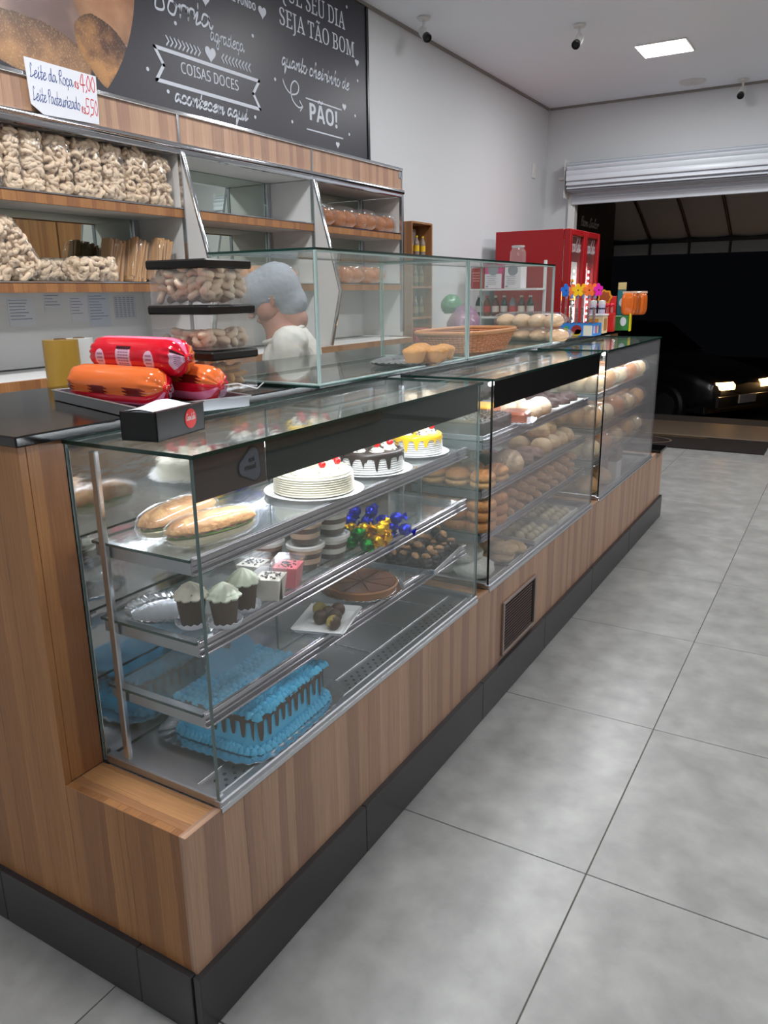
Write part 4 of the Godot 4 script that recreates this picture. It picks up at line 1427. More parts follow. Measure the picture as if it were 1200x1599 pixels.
func case_one() -> void:
	var y1: float = SHELF_Y[0]
	var y2: float = SHELF_Y[1]
	var y3: float = SHELF_Y[2]
	# top shelf: two wrapped baguettes, three cakes
	sub_roll("film-wrapped filled baguette at the back of the top shelf", Vector3(-0.200, y1, -0.250), 1.70, Vector3(0.112, 0.034, 0.040), 1.0)
	sub_roll("film-wrapped filled baguette in front, nearest the glass corner", Vector3(-0.088, y1, -0.230), 1.36, Vector3(0.102, 0.032, 0.037), 8.0)
	iced_cake("iced_cake", "cream-coloured iced cake topped with swirls and red cherries", Vector3(-0.140, y1 + 0.010, -0.655), 0.100, 0.050, M.cream, null, mat(Color(0.78, 0.72, 0.6), 0.5), 0.3)
	iced_cake("iced_cake", "white cake with dark chocolate drips topped with cherries", Vector3(-0.140, y1 + 0.010, -0.925), 0.094, 0.053, M.white, M.choco_dark, M.choco_dark, 1.1)
	iced_cake("iced_cake", "white cake with yellow glaze drips topped with cherries", Vector3(-0.142, y1 + 0.010, -1.195), 0.083, 0.055, M.white, mat(Color(0.90, 0.72, 0.10), 0.2), M.choco_dark, 2.0)
	# second shelf
	single("foil_plate", foil_plate(0.085, 0.085, 34), "empty round silver foil plate with a pleated rim on the second shelf", "plate", at(Vector3(-0.215, y2, -0.205)))
	cup_dessert("brown chocolate cup whose cream swirl carries dark beads, beside the foil plate", Vector3(-0.112, y2, -0.178), 0.066, M.cream, true)
	cup_dessert("brown chocolate cup with plain cream swirl nearest the front glass corner", Vector3(-0.055, y2, -0.212), 0.064, M.cream_green, false)
	cup_dessert("brown chocolate cup with plain cream swirl beside the white mousse pot", Vector3(-0.072, y2, -0.292), 0.066, M.cream_green, false)
	square_pot("square white mousse pot with a brown streak, nearest the front", Vector3(-0.062, y2, -0.372), 0.35, lin(0.90, 0.88, 0.84), true)
	square_pot("square white mousse pot with sprinkles standing behind the cups", Vector3(-0.155, y2, -0.425), 0.2, lin(0.90, 0.89, 0.86), false)
	square_pot("square pink mousse pot topped with chocolate sprinkles", Vector3(-0.075, y2, -0.452), 0.35, lin(0.90, 0.45, 0.50), false)
	var lab := ["clear round layered dessert pot at the bottom of the front stack", "clear round layered dessert pot with white lid on top of the front stack", "clear round layered dessert pot at the bottom of the rear stack", "clear round layered dessert pot on top of the rear stack by the bonbons", "clear round pot of dark layered dessert at the back left"]
	var pos: Array[Vector3] = [Vector3(-0.115, y2, -0.575), Vector3(-0.115, y2 + 0.0645, -0.575), Vector3(-0.105, y2, -0.672), Vector3(-0.105, y2 + 0.0645, -0.672), Vector3(-0.215, y2, -0.545)]
	for k in 5:
		round_pot(lab[k], pos[k], [lin(0.78, 0.66, 0.55), lin(0.78, 0.66, 0.55), lin(0.85, 0.84, 0.80), lin(0.85, 0.84, 0.80), lin(0.60, 0.45, 0.36)][k], "layered dessert pots on the second shelf")
	var cols := {"blue": Color(0.14, 0.20, 0.78), "gold": Color(0.90, 0.70, 0.08), "green": Color(0.06, 0.50, 0.16)}
	for nm: String in cols:
		var src: Node3D = null
		var spots: Array[Vector3] = []
		if nm == "blue":
			for k in 10:
				spots.append(Vector3(-0.075 - 0.042 * (k % 5), y2, -0.858 - 0.042 * (k / 5) + 0.02 * (k % 5)))
			for k in 5:
				spots.append(Vector3(-0.075 - 0.042 * k, y2 + 0.028, -0.880 + 0.018 * k))
			for k in 3:
				spots.append(Vector3(-0.10 - 0.045 * k, y2 + 0.055, -0.875 + 0.015 * k))
			spots.append(Vector3(-0.034, y2, -0.925))
			spots.append(Vector3(-0.072, y2, -0.935))
			spots.append(Vector3(-0.055, y2 + 0.026, -0.930))
		elif nm == "gold":
			spots = [Vector3(-0.045, y2, -0.790), Vector3(-0.048, y2 + 0.027, -0.810), Vector3(-0.085, y2 + 0.026, -0.795), Vector3(-0.040, y2, -0.838), Vector3(-0.085, y2, -0.815), Vector3(-0.125, y2 + 0.024, -0.795), Vector3(-0.055, y2 + 0.027, -0.845), Vector3(-0.125, y2, -0.795), Vector3(-0.20, y2, -0.665)]
		else:
			spots = [Vector3(-0.050, y2, -0.745), Vector3(-0.092, y2, -0.752), Vector3(-0.070, y2 + 0.026, -0.752), Vector3(-0.185, y2 + 0.02, -0.735), Vector3(-0.150, y2 + 0.026, -0.755), Vector3(-0.17, y2, -0.745)]
		for k in spots.size():
			var tr := at(spots[k], rng.randf() * 6.0, rng.randf_range(-0.4, 0.4), rng.randf_range(-0.4, 0.4))
			if src == null:
				src = single("bonbon", bonbon_mesh(cols[nm], 3.0 + cols[nm].r * 20.0), "bonbon wrapped in shiny %s foil among the bonbons" % nm, "sweet", tr, "%s foil bonbons" % nm)
			else:
				again(src, tr)
	# third shelf
	var dish := thing("serving_dish", "small white rectangular dish holding truffles", "dish", Vector3(-0.085, y3, -0.615), 0.30)
	var tb := mb()
	tb.box(Vector3(0, 0.002, 0), Vector3(0.115, 0.004, 0.155), 0.0015)
	for s: float in [-1.0, 1.0]:
		tb.box(Vector3(0, 0, 0), Vector3(0.018, 0.003, 0.165), 0.001, false, at(Vector3(s * 0.062, 0.008, 0), 0, 0, s * 0.6))
		tb.box(Vector3(0, 0, 0), Vector3(0.13, 0.003, 0.018), 0.001, false, at(Vector3(0, 0.008, s * 0.081), 0, -s * 0.6, 0))
	part("dish_body", tb.mesh(M.porcelain), dish)
	for k in 6:
		var two := k == 0 or k == 3
		var q := Basis(Vector3.UP, 0.30) * Vector3([-0.03, 0.018, 0.022, 0.03, -0.012, 0.0][k], 0.004, [-0.03, -0.035, 0.008, 0.045, 0.02, -0.008][k])
		var t := func(d: Vector3) -> Color:
			return lin(0.70, 0.62, 0.30) if two and d.x * 0.6 + d.y * 0.3 + d.z * 0.5 > 0.1 else lin(0.27, 0.17, 0.13)
		single("truffle", mb().blob(Vector3(0, 0.017, 0), Vector3.ONE * 0.0185, Transform3D.IDENTITY, 18, 12, null, t).mesh(M.tint), "truffle half dipped in yellow coating on the white dish" if two else "plain round chocolate truffle on the white dish", "sweet", at(Vector3(-0.085, y3, -0.615) + q, k * 1.3), "two-tone truffles on the dish" if two else "plain truffles on the dish")
	var tz := Vector3(-0.125, y3, -0.845)
	single("foil_plate", foil_plate(0.118, 0.118, 40), "round silver foil plate under the glazed caramel tart", "plate", at(tz))
	var tart := thing("tart", "round glazed caramel tart cut in slices on the third shelf", "tart", tz + Vector3(0, 0.003, 0))
	part("crust", mb().lathe([Vector2(0, 0), Vector2(0.092, 0), Vector2(0.102, 0.022), Vector2(0.098, 0.026), Vector2(0.094, 0.021), Vector2(0, 0.021)], 40).mesh(mat(Color(0.66, 0.43, 0.24), 0.5)), tart)
	for k in 8:
		var a := TAU * k / 8
		var pts := [Vector2(0.004, 0).rotated(a + 0.39)]
		for i in 9:
			pts.append(Vector2.from_angle(a + 0.03 + 0.725 * i / 8) * 0.094)
		part("slice_top", mb().prism(pts, 0.004).mesh(mat(Color(0.48, 0.29, 0.19), 0.2)), tart, Transform3D(Basis(Vector3(1, 0, 0), -PI / 2), Vector3(0, 0.021, 0)))
	var tray := thing("steel_tray", "small steel tray full of walnut chocolates on the third shelf", "tray", Vector3(-0.115, y3, -1.165), 0.12)
	var tm := mb().box(Vector3(0, 0.002, 0), Vector3(0.20, 0.004, 0.26), 0.001)
	for s: float in [-1.0, 1.0]:
		tm.box(Vector3(s * 0.1, 0.008, 0), Vector3(0.004, 0.016, 0.26), 0.001).box(Vector3(0, 0.008, s * 0.13), Vector3(0.20, 0.016, 0.004), 0.001)
	part("tray_body", tm.mesh(M.steel), tray)
	var wal := func(d: Vector3, p: Vector3) -> Vector3:
		return p * (1.0 + 0.35 * noise.get_noise_3d(d.x * 3.2, d.y * 3.2, d.z * 3.2) + 0.1 * sin(d.x * 14.0))
	var cho := thing("walnut_chocolate", "round dark chocolate topped with a walnut half on the steel tray", "sweet", Vector3(-0.05, y3 + 0.004, -1.09), 0.0, "walnut chocolates on the tray")
	part("chocolate", mb().blob(Vector3(0, 0.016, 0), Vector3(0.021, 0.017, 0.021), Transform3D.IDENTITY, 16, 10).mesh(M.choco_dark), cho)
	part("walnut", mb().blob(Vector3(0, 0.033, 0), Vector3(0.015, 0.009, 0.012), Transform3D.IDENTITY, 18, 12, wal).mesh(mat(Color(0.66, 0.50, 0.34), 0.6)), cho)
	var spots2: Array[Vector3] = []
	for i in 4:
		for j in 5:
			if i + j > 0:
				spots2.append(Vector3(-0.05 - 0.044 * i, y3 + 0.004, -1.085 - 0.045 * j))
	for k in 5:
		spots2.append(Vector3(-0.085 - 0.03 * (k % 3), y3 + 0.036, -1.12 - 0.04 * k))
	for q in spots2:
		again(cho, at(q + Vector3(rng.randf_range(-0.005, 0.005), 0, rng.randf_range(-0.005, 0.005)), rng.randf() * 6, rng.randf_range(-0.5, 0.5), rng.randf_range(-0.5, 0.5)))
	blue_cake()


func blue_cake() -> void:
	var p := Vector3(-0.170, TOP + 0.008, -0.420)
	var tr := foil_plate(0.166, 0.212, 46, true)
	single("foil_tray", tr, "large pleated silver foil tray under the blue cake", "tray", at(p, 0.05))
	var o := thing("sheet_cake", "rectangular bright blue frosted cake with chocolate drips on the case bottom", "cake", p + Vector3(0, 0.003, 0), 0.05)
	var blue := mat(Color(0.30, 0.72, 0.88), 0.5)
	var hx := 0.118
	var hz := 0.150
	var h := 0.088
	# rounded block
	var outline := func(a: float, grow: float) -> Vector2:
		var q := Vector2(cos(a), sin(a))
		var n := 7.0
		return q / pow(pow(absf(q.x), n) + pow(absf(q.y), n), 1.0 / n) * Vector2(hx + grow, hz + grow)
	var b := mb()
	var seg := 80
	b.sheet(func(u: float, w: float) -> Vector3:
		var q: Vector2 = outline.call(TAU * u, 0.0)
		return Vector3(q.x, w * h, q.y), seg, 2)
	var cap := []
	for i in seg:
		var q: Vector2 = outline.call(TAU * i / seg, 0.0)
		cap.append(Vector3(q.x, h, q.y))
	b.poly(cap, Vector3.UP)
	part("cake_body", b.mesh(blue), o)
	# chocolate running from the rim
	var d := mb()
	var sd := 480
	d.sheet(func(u: float, w: float) -> Vector3:
		var i := int(round(u * sd)) % sd
		var q: Vector2 = outline.call(TAU * u, 0.003)
		var s := (q.x if absf(q.y) > hz * 0.96 else q.y) / 0.0262
		var k := pow(0.5 + 0.5 * cos(s * TAU), 2.2)
		var len := 0.015 + (1.0 - pow(1.0 - k, 3.0) if k > 0.28 else k * 0.4) * (0.032 + 0.024 * absf(noise.get_noise_1d(roundf(s) * 7.3 + (50.0 if q.x > 0 else 0.0))) * 2.0)
		return Vector3(q.x, h + 0.001 - w * len, q.y), sd, 4)
	part("chocolate_drip", d.mesh(M.choco_matt), o)
	# piped rosettes over the top and a ruffle round the foot
	var ro := mb()
	swirl(ro, Vector3.ZERO, 0.0105, 0.013, 6)
	var rm := ro.mesh(blue)
	var spots: Array[Transform3D] = []
	var nx := 13
	var nz := 17
	for i in nx:
		for j in nz:
			var q := Vector2(lerpf(-hx, hx, i / (nx - 1.0)), lerpf(-hz, hz, j / (nz - 1.0)))
			spots.append(at(Vector3(q.x * 0.945 + rng.randf_range(-0.002, 0.002), h - 0.003, q.y * 0.955 + rng.randf_range(-0.002, 0.002)), rng.randf() * 6, rng.randf_range(-0.3, 0.3), rng.randf_range(-0.3, 0.3), rng.randf_range(0.85, 1.25)))
	for k in 74:
		var q: Vector2 = outline.call(TAU * k / 74, 0.008)
		spots.append(at(Vector3(q.x, 0.001, q.y), rng.randf() * 6, 0, 0, 1.05))
		q = outline.call(TAU * (k + 0.5) / 74, 0.003)
		spots.append(at(Vector3(q.x, 0.009, q.y), rng.randf() * 6, rng.randf_range(-0.5, 0.5), rng.randf_range(-0.5, 0.5), 0.7))
	var mm := MultiMesh.new()
	mm.transform_format = MultiMesh.TRANSFORM_3D
	mm.mesh = rm
	mm.instance_count = spots.size()
	for k in spots.size():
		mm.set_instance_transform(k, spots[k])
	var mi := MultiMeshInstance3D.new()
	mi.name = "frosting_rosettes"
	mi.multimesh = mm
	mi.set_meta("kind", "stuff")
	o.add_child(mi, true)
	# two scalloped card toppers standing in the back of the cake
	var card := mat(Color(0.50, 0.76, 0.90), 0.6)
	for k in 2:
		var pts := []
		for i in 72:
			var a := TAU * i / 72
			pts.append(Vector2.from_angle(a) * (0.040 + 0.0025 * absf(sin(a * 9.0))))
		part("card_topper", mb().prism(pts, 0.0015).mesh(card), o, at(Vector3(-0.085, h + 0.030, 0.02 - 0.085 * k), 1.25 + 0.15 * k, -0.2))


func scatter(src: Node3D, spots: Array[Transform3D], labels: Array[String] = []) -> void:
	for k in spots.size():
		if k == 0:
			src.transform = spots[0]
			if labels: src.set_meta("label", labels[0])
		else:
			again(src, spots[k], labels[k] if labels else "")


func steel_sheet_tray(called: String, label: String, p: Vector3, wx: float, wz: float, m: Material, rim := 0.012) -> void:
	var b := mb().box(Vector3(0, 0.002, 0), Vector3(wx, 0.004, wz), 0.001)
	for s: float in [-1.0, 1.0]:
		b.box(Vector3(s * wx / 2, rim / 2, 0), Vector3(0.004, rim, wz), 0.001).box(Vector3(0, rim / 2, s * wz / 2), Vector3(wx, rim, 0.004), 0.001)
	single(called, b.mesh(m), label, "tray", at(p))


func case_two() -> void:
	var y1: float = SHELF_Y[0]
	var y2: float = SHELF_Y[1]
	var y3: float = SHELF_Y[2]
	var y4 := TOP + 0.008
	var gold := lin(0.72, 0.47, 0.23)
	var pale := lin(0.88, 0.78, 0.62)
	var tan := lin(0.80, 0.62, 0.40)
	# top shelf
	steel_sheet_tray("steel_tray", "dark tray under the chocolate slab on the middle case's top shelf", Vector3(-0.175, y1, -1.67), 0.25, 0.33, M.steel_soft)
	var slab := thing("chocolate_slab", "dark chocolate sheet cake with crumbly top in the middle case", "cake", Vector3(-0.165, y1 + 0.004, -1.655))
	var sb := mb().box(Vector3(0, 0.026, 0), Vector3(0.21, 0.052, 0.27), 0.006)
	part("sponge", sb.mesh(mat(Color(0.19, 0.125, 0.095), 0.75)), slab)
	var gl := mb()
	for k in 260:
		gl.box(Vector3.ZERO, Vector3(0.009, 0.003, 0.004), 0.0, false, at(Vector3(rng.randf_range(-0.1, 0.1), 0.053, rng.randf_range(-0.13, 0.13)), rng.randf() * 3, rng.randf() - 0.5, rng.randf() - 0.5))
	part("chocolate_shavings", gl.mesh(M.choco_dark), slab, Transform3D.IDENTITY, "stuff")
	var car := thing("carrot_cake_slice", "orange sponge slice with yellow top beside the chocolate slab", "cake", Vector3(-0.235, y1, -1.90))
	part("sponge", bx(Vector3(0, 0.025, 0), Vector3(0.12, 0.05, 0.13), mat(Color(0.62, 0.33, 0.16), 0.7), 0.004), car)
	part("icing", bx(Vector3(0, 0.055, 0), Vector3(0.122, 0.012, 0.132), mat(Color(0.93, 0.68, 0.22), 0.3), 0.004), car)
	var pud := thing("caramel_slice", "glossy brown caramel slice on the front of the top shelf", "cake", Vector3(-0.082, y1, -1.885), 0.2)
	part("slice", mb().box(Vector3(0, 0.024, 0), Vector3(0.10, 0.048, 0.12), 0.01).mesh(mat(Color(0.50, 0.24, 0.12), 0.2)), pud)
	part("doily", foil_plate(0.075, 0.085, 26, true, M.paper), pud, at(Vector3(0, -0.001, 0)))
	var cb := single("cream_bun", bun_mesh(Vector3(0.052, 0.044, 0.052), lin(0.90, 0.84, 0.74), lin(0.80, 0.58, 0.34), 3), "round floured cream bun at the front of the middle case's top shelf", "bun", at(Vector3.ZERO), "floured cream buns on the top shelf")
	scatter(cb, [at(Vector3(-0.085, y1, -2.03)), at(Vector3(-0.085, y1, -2.15), 1.0), at(Vector3(-0.20, y1, -2.06), 2.0), at(Vector3(-0.20, y1, -2.18), 0.5)], ["round floured cream bun at the front, next to the caramel slice", "round floured cream bun at the front, nearest the dark pastries", "round floured cream bun at the back, next to the orange sponge", "round floured cream bun at the back, nearest the dark pastries"])
	steel_sheet_tray("card_tray", "white card tray under the dark chocolate pastries", Vector3(-0.165, y1, -2.44), 0.25, 0.36, M.white, 0.008)
	var dp := thing("chocolate_pastry", "dark chocolate pastry with crumbs on the white card tray", "pastry", Vector3.ZERO, 0, "chocolate pastries on the card tray")
	part("pastry", bun_mesh(Vector3(0.04, 0.026, 0.055), lin(0.25, 0.16, 0.14), lin(0.36, 0.25, 0.2), 12, 0.35, 0.5), dp)
	var tr: Array[Transform3D] = []
	var lb: Array[String] = []
	for i in 2:
		for j in 3:
			tr.append(at(Vector3(-0.10 - 0.10 * i, y1 + 0.004, -2.33 - 0.11 * j), 0.3 + i * 1.0 + j))
			lb.append("dark chocolate pastry on the card tray, %s of the %s row" % [ORD[j], ["front", "back"][i]])
	scatter(dp, tr, lb)
	# second shelf
	var sw := thing("split_bun", "golden split bun stack at the near end of the second shelf", "bun", Vector3.ZERO, 0, "golden split buns on the second shelf")
	part("upper_half", bun_mesh(Vector3(0.045, 0.026, 0.056), gold, tan, 5, 0.05, 0.3), sw, at(Vector3(0, 0.026, 0)))
	part("lower_half", bun_mesh(Vector3(0.046, 0.020, 0.057), tan, tan, 6, 0.05, 0.6), sw)
	tr = []
	lb = []
	for i in 3:
		for j in 2:
			tr.append(at(Vector3(-0.245 + 0.092 * i, y2, -1.535 - 0.118 * j), 0.15 * i))
			lb.append("golden split bun on the second shelf, %s row from the case end, %s" % [ORD[j], ["at the back", "in the middle", "at the front"][i]])
	scatter(sw, tr, lb)
	var cbn := single("chocolate_bun", bun_mesh(Vector3(0.045, 0.042, 0.045), lin(0.40, 0.29, 0.24), lin(0.46, 0.34, 0.27), 8), "round chocolate-brown bun behind the large pale bun", "bun", at(Vector3(-0.155, y2, -1.76)))
	single("large_bun", bun_mesh(Vector3(0.060, 0.054, 0.066), lin(0.84, 0.74, 0.62), lin(0.80, 0.68, 0.52), 9), "large pale domed bun at the front of the second shelf", "bun", at(Vector3(-0.075, y2, -1.80)))
	var cp := single("dusted_pastry", bun_mesh(Vector3(0.055, 0.026, 0.07), lin(0.52, 0.40, 0.35), lin(0.66, 0.54, 0.44), 14, 0.3, 0.5), "brown pastry dusted with sugar at the middle of the second shelf", "pastry", at(Vector3.ZERO), "dusted brown pastries on the second shelf")
	scatter(cp, [at(Vector3(-0.09, y2, -1.97), 0.4), at(Vector3(-0.20, y2, -1.95), 0.8), at(Vector3(-0.10, y2, -2.09), 1.2)], ["brown sugar-dusted pastry at the front next to the large pale bun", "brown sugar-dusted pastry at the back of the second shelf", "brown sugar-dusted pastry nearest the heap of round rolls"])
	var rb := single("round_roll", bun_mesh(Vector3(0.046, 0.040, 0.05), pale, tan, 17), "plain round roll in the heap at the far end of the second shelf", "bun", at(Vector3.ZERO), "plain round rolls heaped on the second shelf")
	tr = []
	for k in 11:
		var lv := 0 if k < 7 else 1
		var q := k if k < 7 else k - 7
		tr.append(at(Vector3(-0.085 - 0.095 * (q % 2) - 0.03 * lv, y2 + 0.058 * lv, -2.20 - 0.098 * (q / 2) - 0.04 * lv), k * 1.1))
	scatter(rb, tr)
	# third shelf: ring pastries, then rows of long rolls
	var rg := mb()
	var path := []
	for k in 20:
		path.append(Vector3(cos(TAU * k / 20) * 0.034, 0.019, sin(TAU * k / 20) * 0.034))
	rg.c = lin(0.78, 0.52, 0.26)
	rg.tube(path, 0.019, 10, true)
	var ring := single("ring_pastry", rg.mesh(M.bread), "golden ring pastry stacked at the near end of the third shelf", "pastry", at(Vector3.ZERO), "ring pastries stacked on the third shelf")
	tr = []
	lb = []
	for k in 18:
		tr.append(at(Vector3(-0.26 + 0.1 * (k % 3), y3 + 0.037 * (k / 6), -1.53 - 0.105 * ((k / 3) % 2)), k * 0.7, 0.1 * sin(k * 2.0), 0.1 * cos(k * 3.0)))
		lb.append("golden ring pastry, %s layer, %s stack row, %s" % [["bottom", "middle", "top"][k / 6], ORD[(k / 3) % 2], ["at the back", "in the middle", "at the front"][k % 3]])
	scatter(ring, tr, lb)
	var lr := mb()
	loaf(lr, Vector3(0.068, 0.021, 0.026), -0.013, 9.0, 5.0, func(d: Vector3) -> Color: return lin(0.79, 0.62, 0.45).lerp(lin(0.68, 0.46, 0.29), clampf(d.y, 0, 1)), 2.4)
	var roll := single("finger_roll", lr.mesh(M.bread), "long finger roll stacked in rows along the third shelf", "bun", at(Vector3.ZERO), "finger rolls stacked on the third shelf")
	tr = []
	lb = []
	for k in 45:
		var layer := k / 15
		var j := k % 15
		tr.append(at(Vector3(-0.095 - 0.14 * (j % 2), y3 + 0.013 + 0.034 * layer, -1.755 - 0.105 * (j / 2) - 0.012 * layer), 0.22 * sin(k * 3.0), 0, 0.08 * sin(k * 5.0)))
		lb.append("long finger roll, %s layer, %s row, %s from the near end" % [["bottom", "middle", "top"][layer], ["front", "back"][j % 2], ORD[j / 2]])
	scatter(roll, tr, lb)
	# bottom: white parcels, pastry trays, pale trays of sweets
	var wp := thing("white_packet", "white paper parcel at the near end of the case bottom", "parcel", Vector3.ZERO, 0, "white parcels at the bottom of the middle case")
	part("parcel", bun_mesh(Vector3(0.075, 0.04, 0.085), lin(0.86, 0.87, 0.84), lin(0.84, 0.85, 0.82), 23, 0.14, 0.6), wp)
	scatter(wp, [at(Vector3(-0.105, y4, -1.575), 0.2), at(Vector3(-0.245, y4, -1.58), 1.2), at(Vector3(-0.155, y4 + 0.052, -1.58), 0.7)], ["white paper parcel at the front of the near case bottom", "white paper parcel at the back of the near case bottom", "white paper parcel lying on top of the two others"])
	steel_sheet_tray("dark_tray", "dark baking tray of pale puff pastries on the case bottom", Vector3(-0.15, y4, -1.83), 0.27, 0.27, M.black_plastic)
	var pf := single("puff_pastry", bun_mesh(Vector3(0.045, 0.026, 0.06), lin(0.84, 0.70, 0.52), lin(0.86, 0.76, 0.60), 31, 0.2, 0.5), "pale puff pastry on the dark baking tray", "pastry", at(Vector3.ZERO), "puff pastries on the dark tray")
	tr = []
	for k in 8:
		tr.append(at(Vector3(-0.07 - 0.085 * (k % 3), y4 + 0.004 + 0.03 * (k / 6), -1.765 - 0.12 * ((k / 3) % 2)), 0.3 * k))
	scatter(pf, tr)
	for j in 2:
		var tz := -2.13 - 0.30 * j
		steel_sheet_tray("white_tray", ["white tray of pale sweets in the middle of the case bottom", "white tray of pale sweets at the far end of the case bottom"][j], Vector3(-0.16, y4, tz), 0.27, 0.27, M.white, 0.02)
	var ps := single("coconut_sweet", bun_mesh(Vector3(0.022, 0.017, 0.022), lin(0.84, 0.81, 0.70), lin(0.82, 0.78, 0.64), 41, 0.12, 0.6, 12, 8), "small pale coconut sweet on a white tray", "sweet", at(Vector3.ZERO), "coconut sweets on the white trays")
	tr = []
	lb = []
	for j in 2:
		for k in 20:
			tr.append(at(Vector3(-0.065 - 0.05 * (k % 5), y4 + 0.004, -2.05 - 0.30 * j - 0.05 * (k / 5)), k * 0.9))
			lb.append("small pale coconut sweet, %s white tray, %s row, %s from the front" % [["nearer", "farther"][j], ORD[k / 5], ORD[k % 5]])
	scatter(ps, tr, lb)


func bread_bag(label: String, p: Vector3, yaw: float, half: Vector3, crust: Color, n: int, group: String) -> Node3D:
	# a clear bag of rolls: the rolls are sealed in it
	var o := thing("bread_bag", label, "bread bag", p, yaw, group)
	for k in n:
		var w := half.x * 2.0 / n
		part("roll", bun_mesh(Vector3(w * 0.56, half.y * 0.95, half.z * 0.92), crust, Color(minf(crust.r * 1.35, 0.85), minf(crust.g * 1.4, 0.8), minf(crust.b * 1.5, 0.75)), k + int(half.x * 900), 0.08, 0.75, 14, 9), o, at(Vector3(-half.x + w * (k + 0.5), 0.002, 0)))
	var f := func(d: Vector3, _p: Vector3) -> Vector3:
		var q := pow(pow(absf(d.x), 3.0) + pow(absf(d.y), 3.0) + pow(absf(d.z), 3.0), 1.0 / 3.0)
		var r := d / q * half * Vector3(1.10, 1.03, 1.05)
		r *= 1.0 + 0.05 * noise.get_noise_3d(d.x * 8.0 + p.z * 31.0, d.y * 8.0, d.z * 8.0)
		if d.x > 0.8:
			r.x += (d.x - 0.8) * half.x * 0.5
			r.y *= 1.0 - (d.x - 0.8) * 2.0
		return r
	part("bag", mb().blob(Vector3(0, half.y, 0), half, Transform3D.IDENTITY, 34, 22, f).mesh(M.film), o)
	return o


func case_three() -> void:
	var crusts := [lin(0.85, 0.72, 0.54), lin(0.80, 0.60, 0.38), lin(0.86, 0.76, 0.60), lin(0.76, 0.50, 0.28)]
	var shelf_names := ["top", "second", "third"]
	var lvl := 0
	for y: float in SHELF_Y:
		for k in 5:
			bread_bag("bag of %s rolls, %s along the far case's %s shelf" % [["pale", "golden", "floury", "brown"][(k + lvl) % 4], ["first", "second", "third", "fourth", "fifth"][k], shelf_names[lvl]], Vector3(-0.165, y, -2.96 - 0.225 * k), 0.1 * sin(k * 2.0 + lvl), Vector3(0.115, 0.047 + 0.006 * ((k + lvl) % 2), 0.085), crusts[(k + lvl) % 4], 3, "")
		lvl += 1
	var y4 := TOP + 0.008
	var lf := thing("bread_loaf", "golden oval loaf lying on the bottom of the far case", "bread", Vector3.ZERO, 0, "oval loaves on the bottom of the far case")
	part("crust", bun_mesh(Vector3(0.062, 0.05, 0.095), lin(0.78, 0.58, 0.36), lin(0.84, 0.70, 0.48), 51), lf)
	scatter(lf, [at(Vector3(-0.10, y4, -2.97), 0.3), at(Vector3(-0.24, y4, -2.97), 0.1), at(Vector3(-0.10, y4, -3.20), 0.4), at(Vector3(-0.24, y4, -3.20), 0.2), at(Vector3(-0.13, y4, -3.44), 0.6), at(Vector3(-0.17, y4, -3.68), 0.2)], ["golden oval loaf, first pair from the near end, front", "golden oval loaf, first pair from the near end, back", "golden oval loaf, second pair from the near end, front", "golden oval loaf, second pair from the near end, back", "golden oval loaf beyond the two pairs of loaves", "golden oval loaf nearest the doorway end of the case"])
	var cake := thing("cake_box", "small brown and white cake box in the far case", "box", Vector3(-0.052, y4, -3.32))
	part("box_base", bx(Vector3(0, 0.05, 0), Vector3(0.05, 0.10, 0.10), M.white, 0.003), cake)
	part("box_lid", bx(Vector3(0, 0.135, 0), Vector3(0.052, 0.07, 0.102), mat(Color(0.38, 0.21, 0.12), 0.5), 0.003), cake)
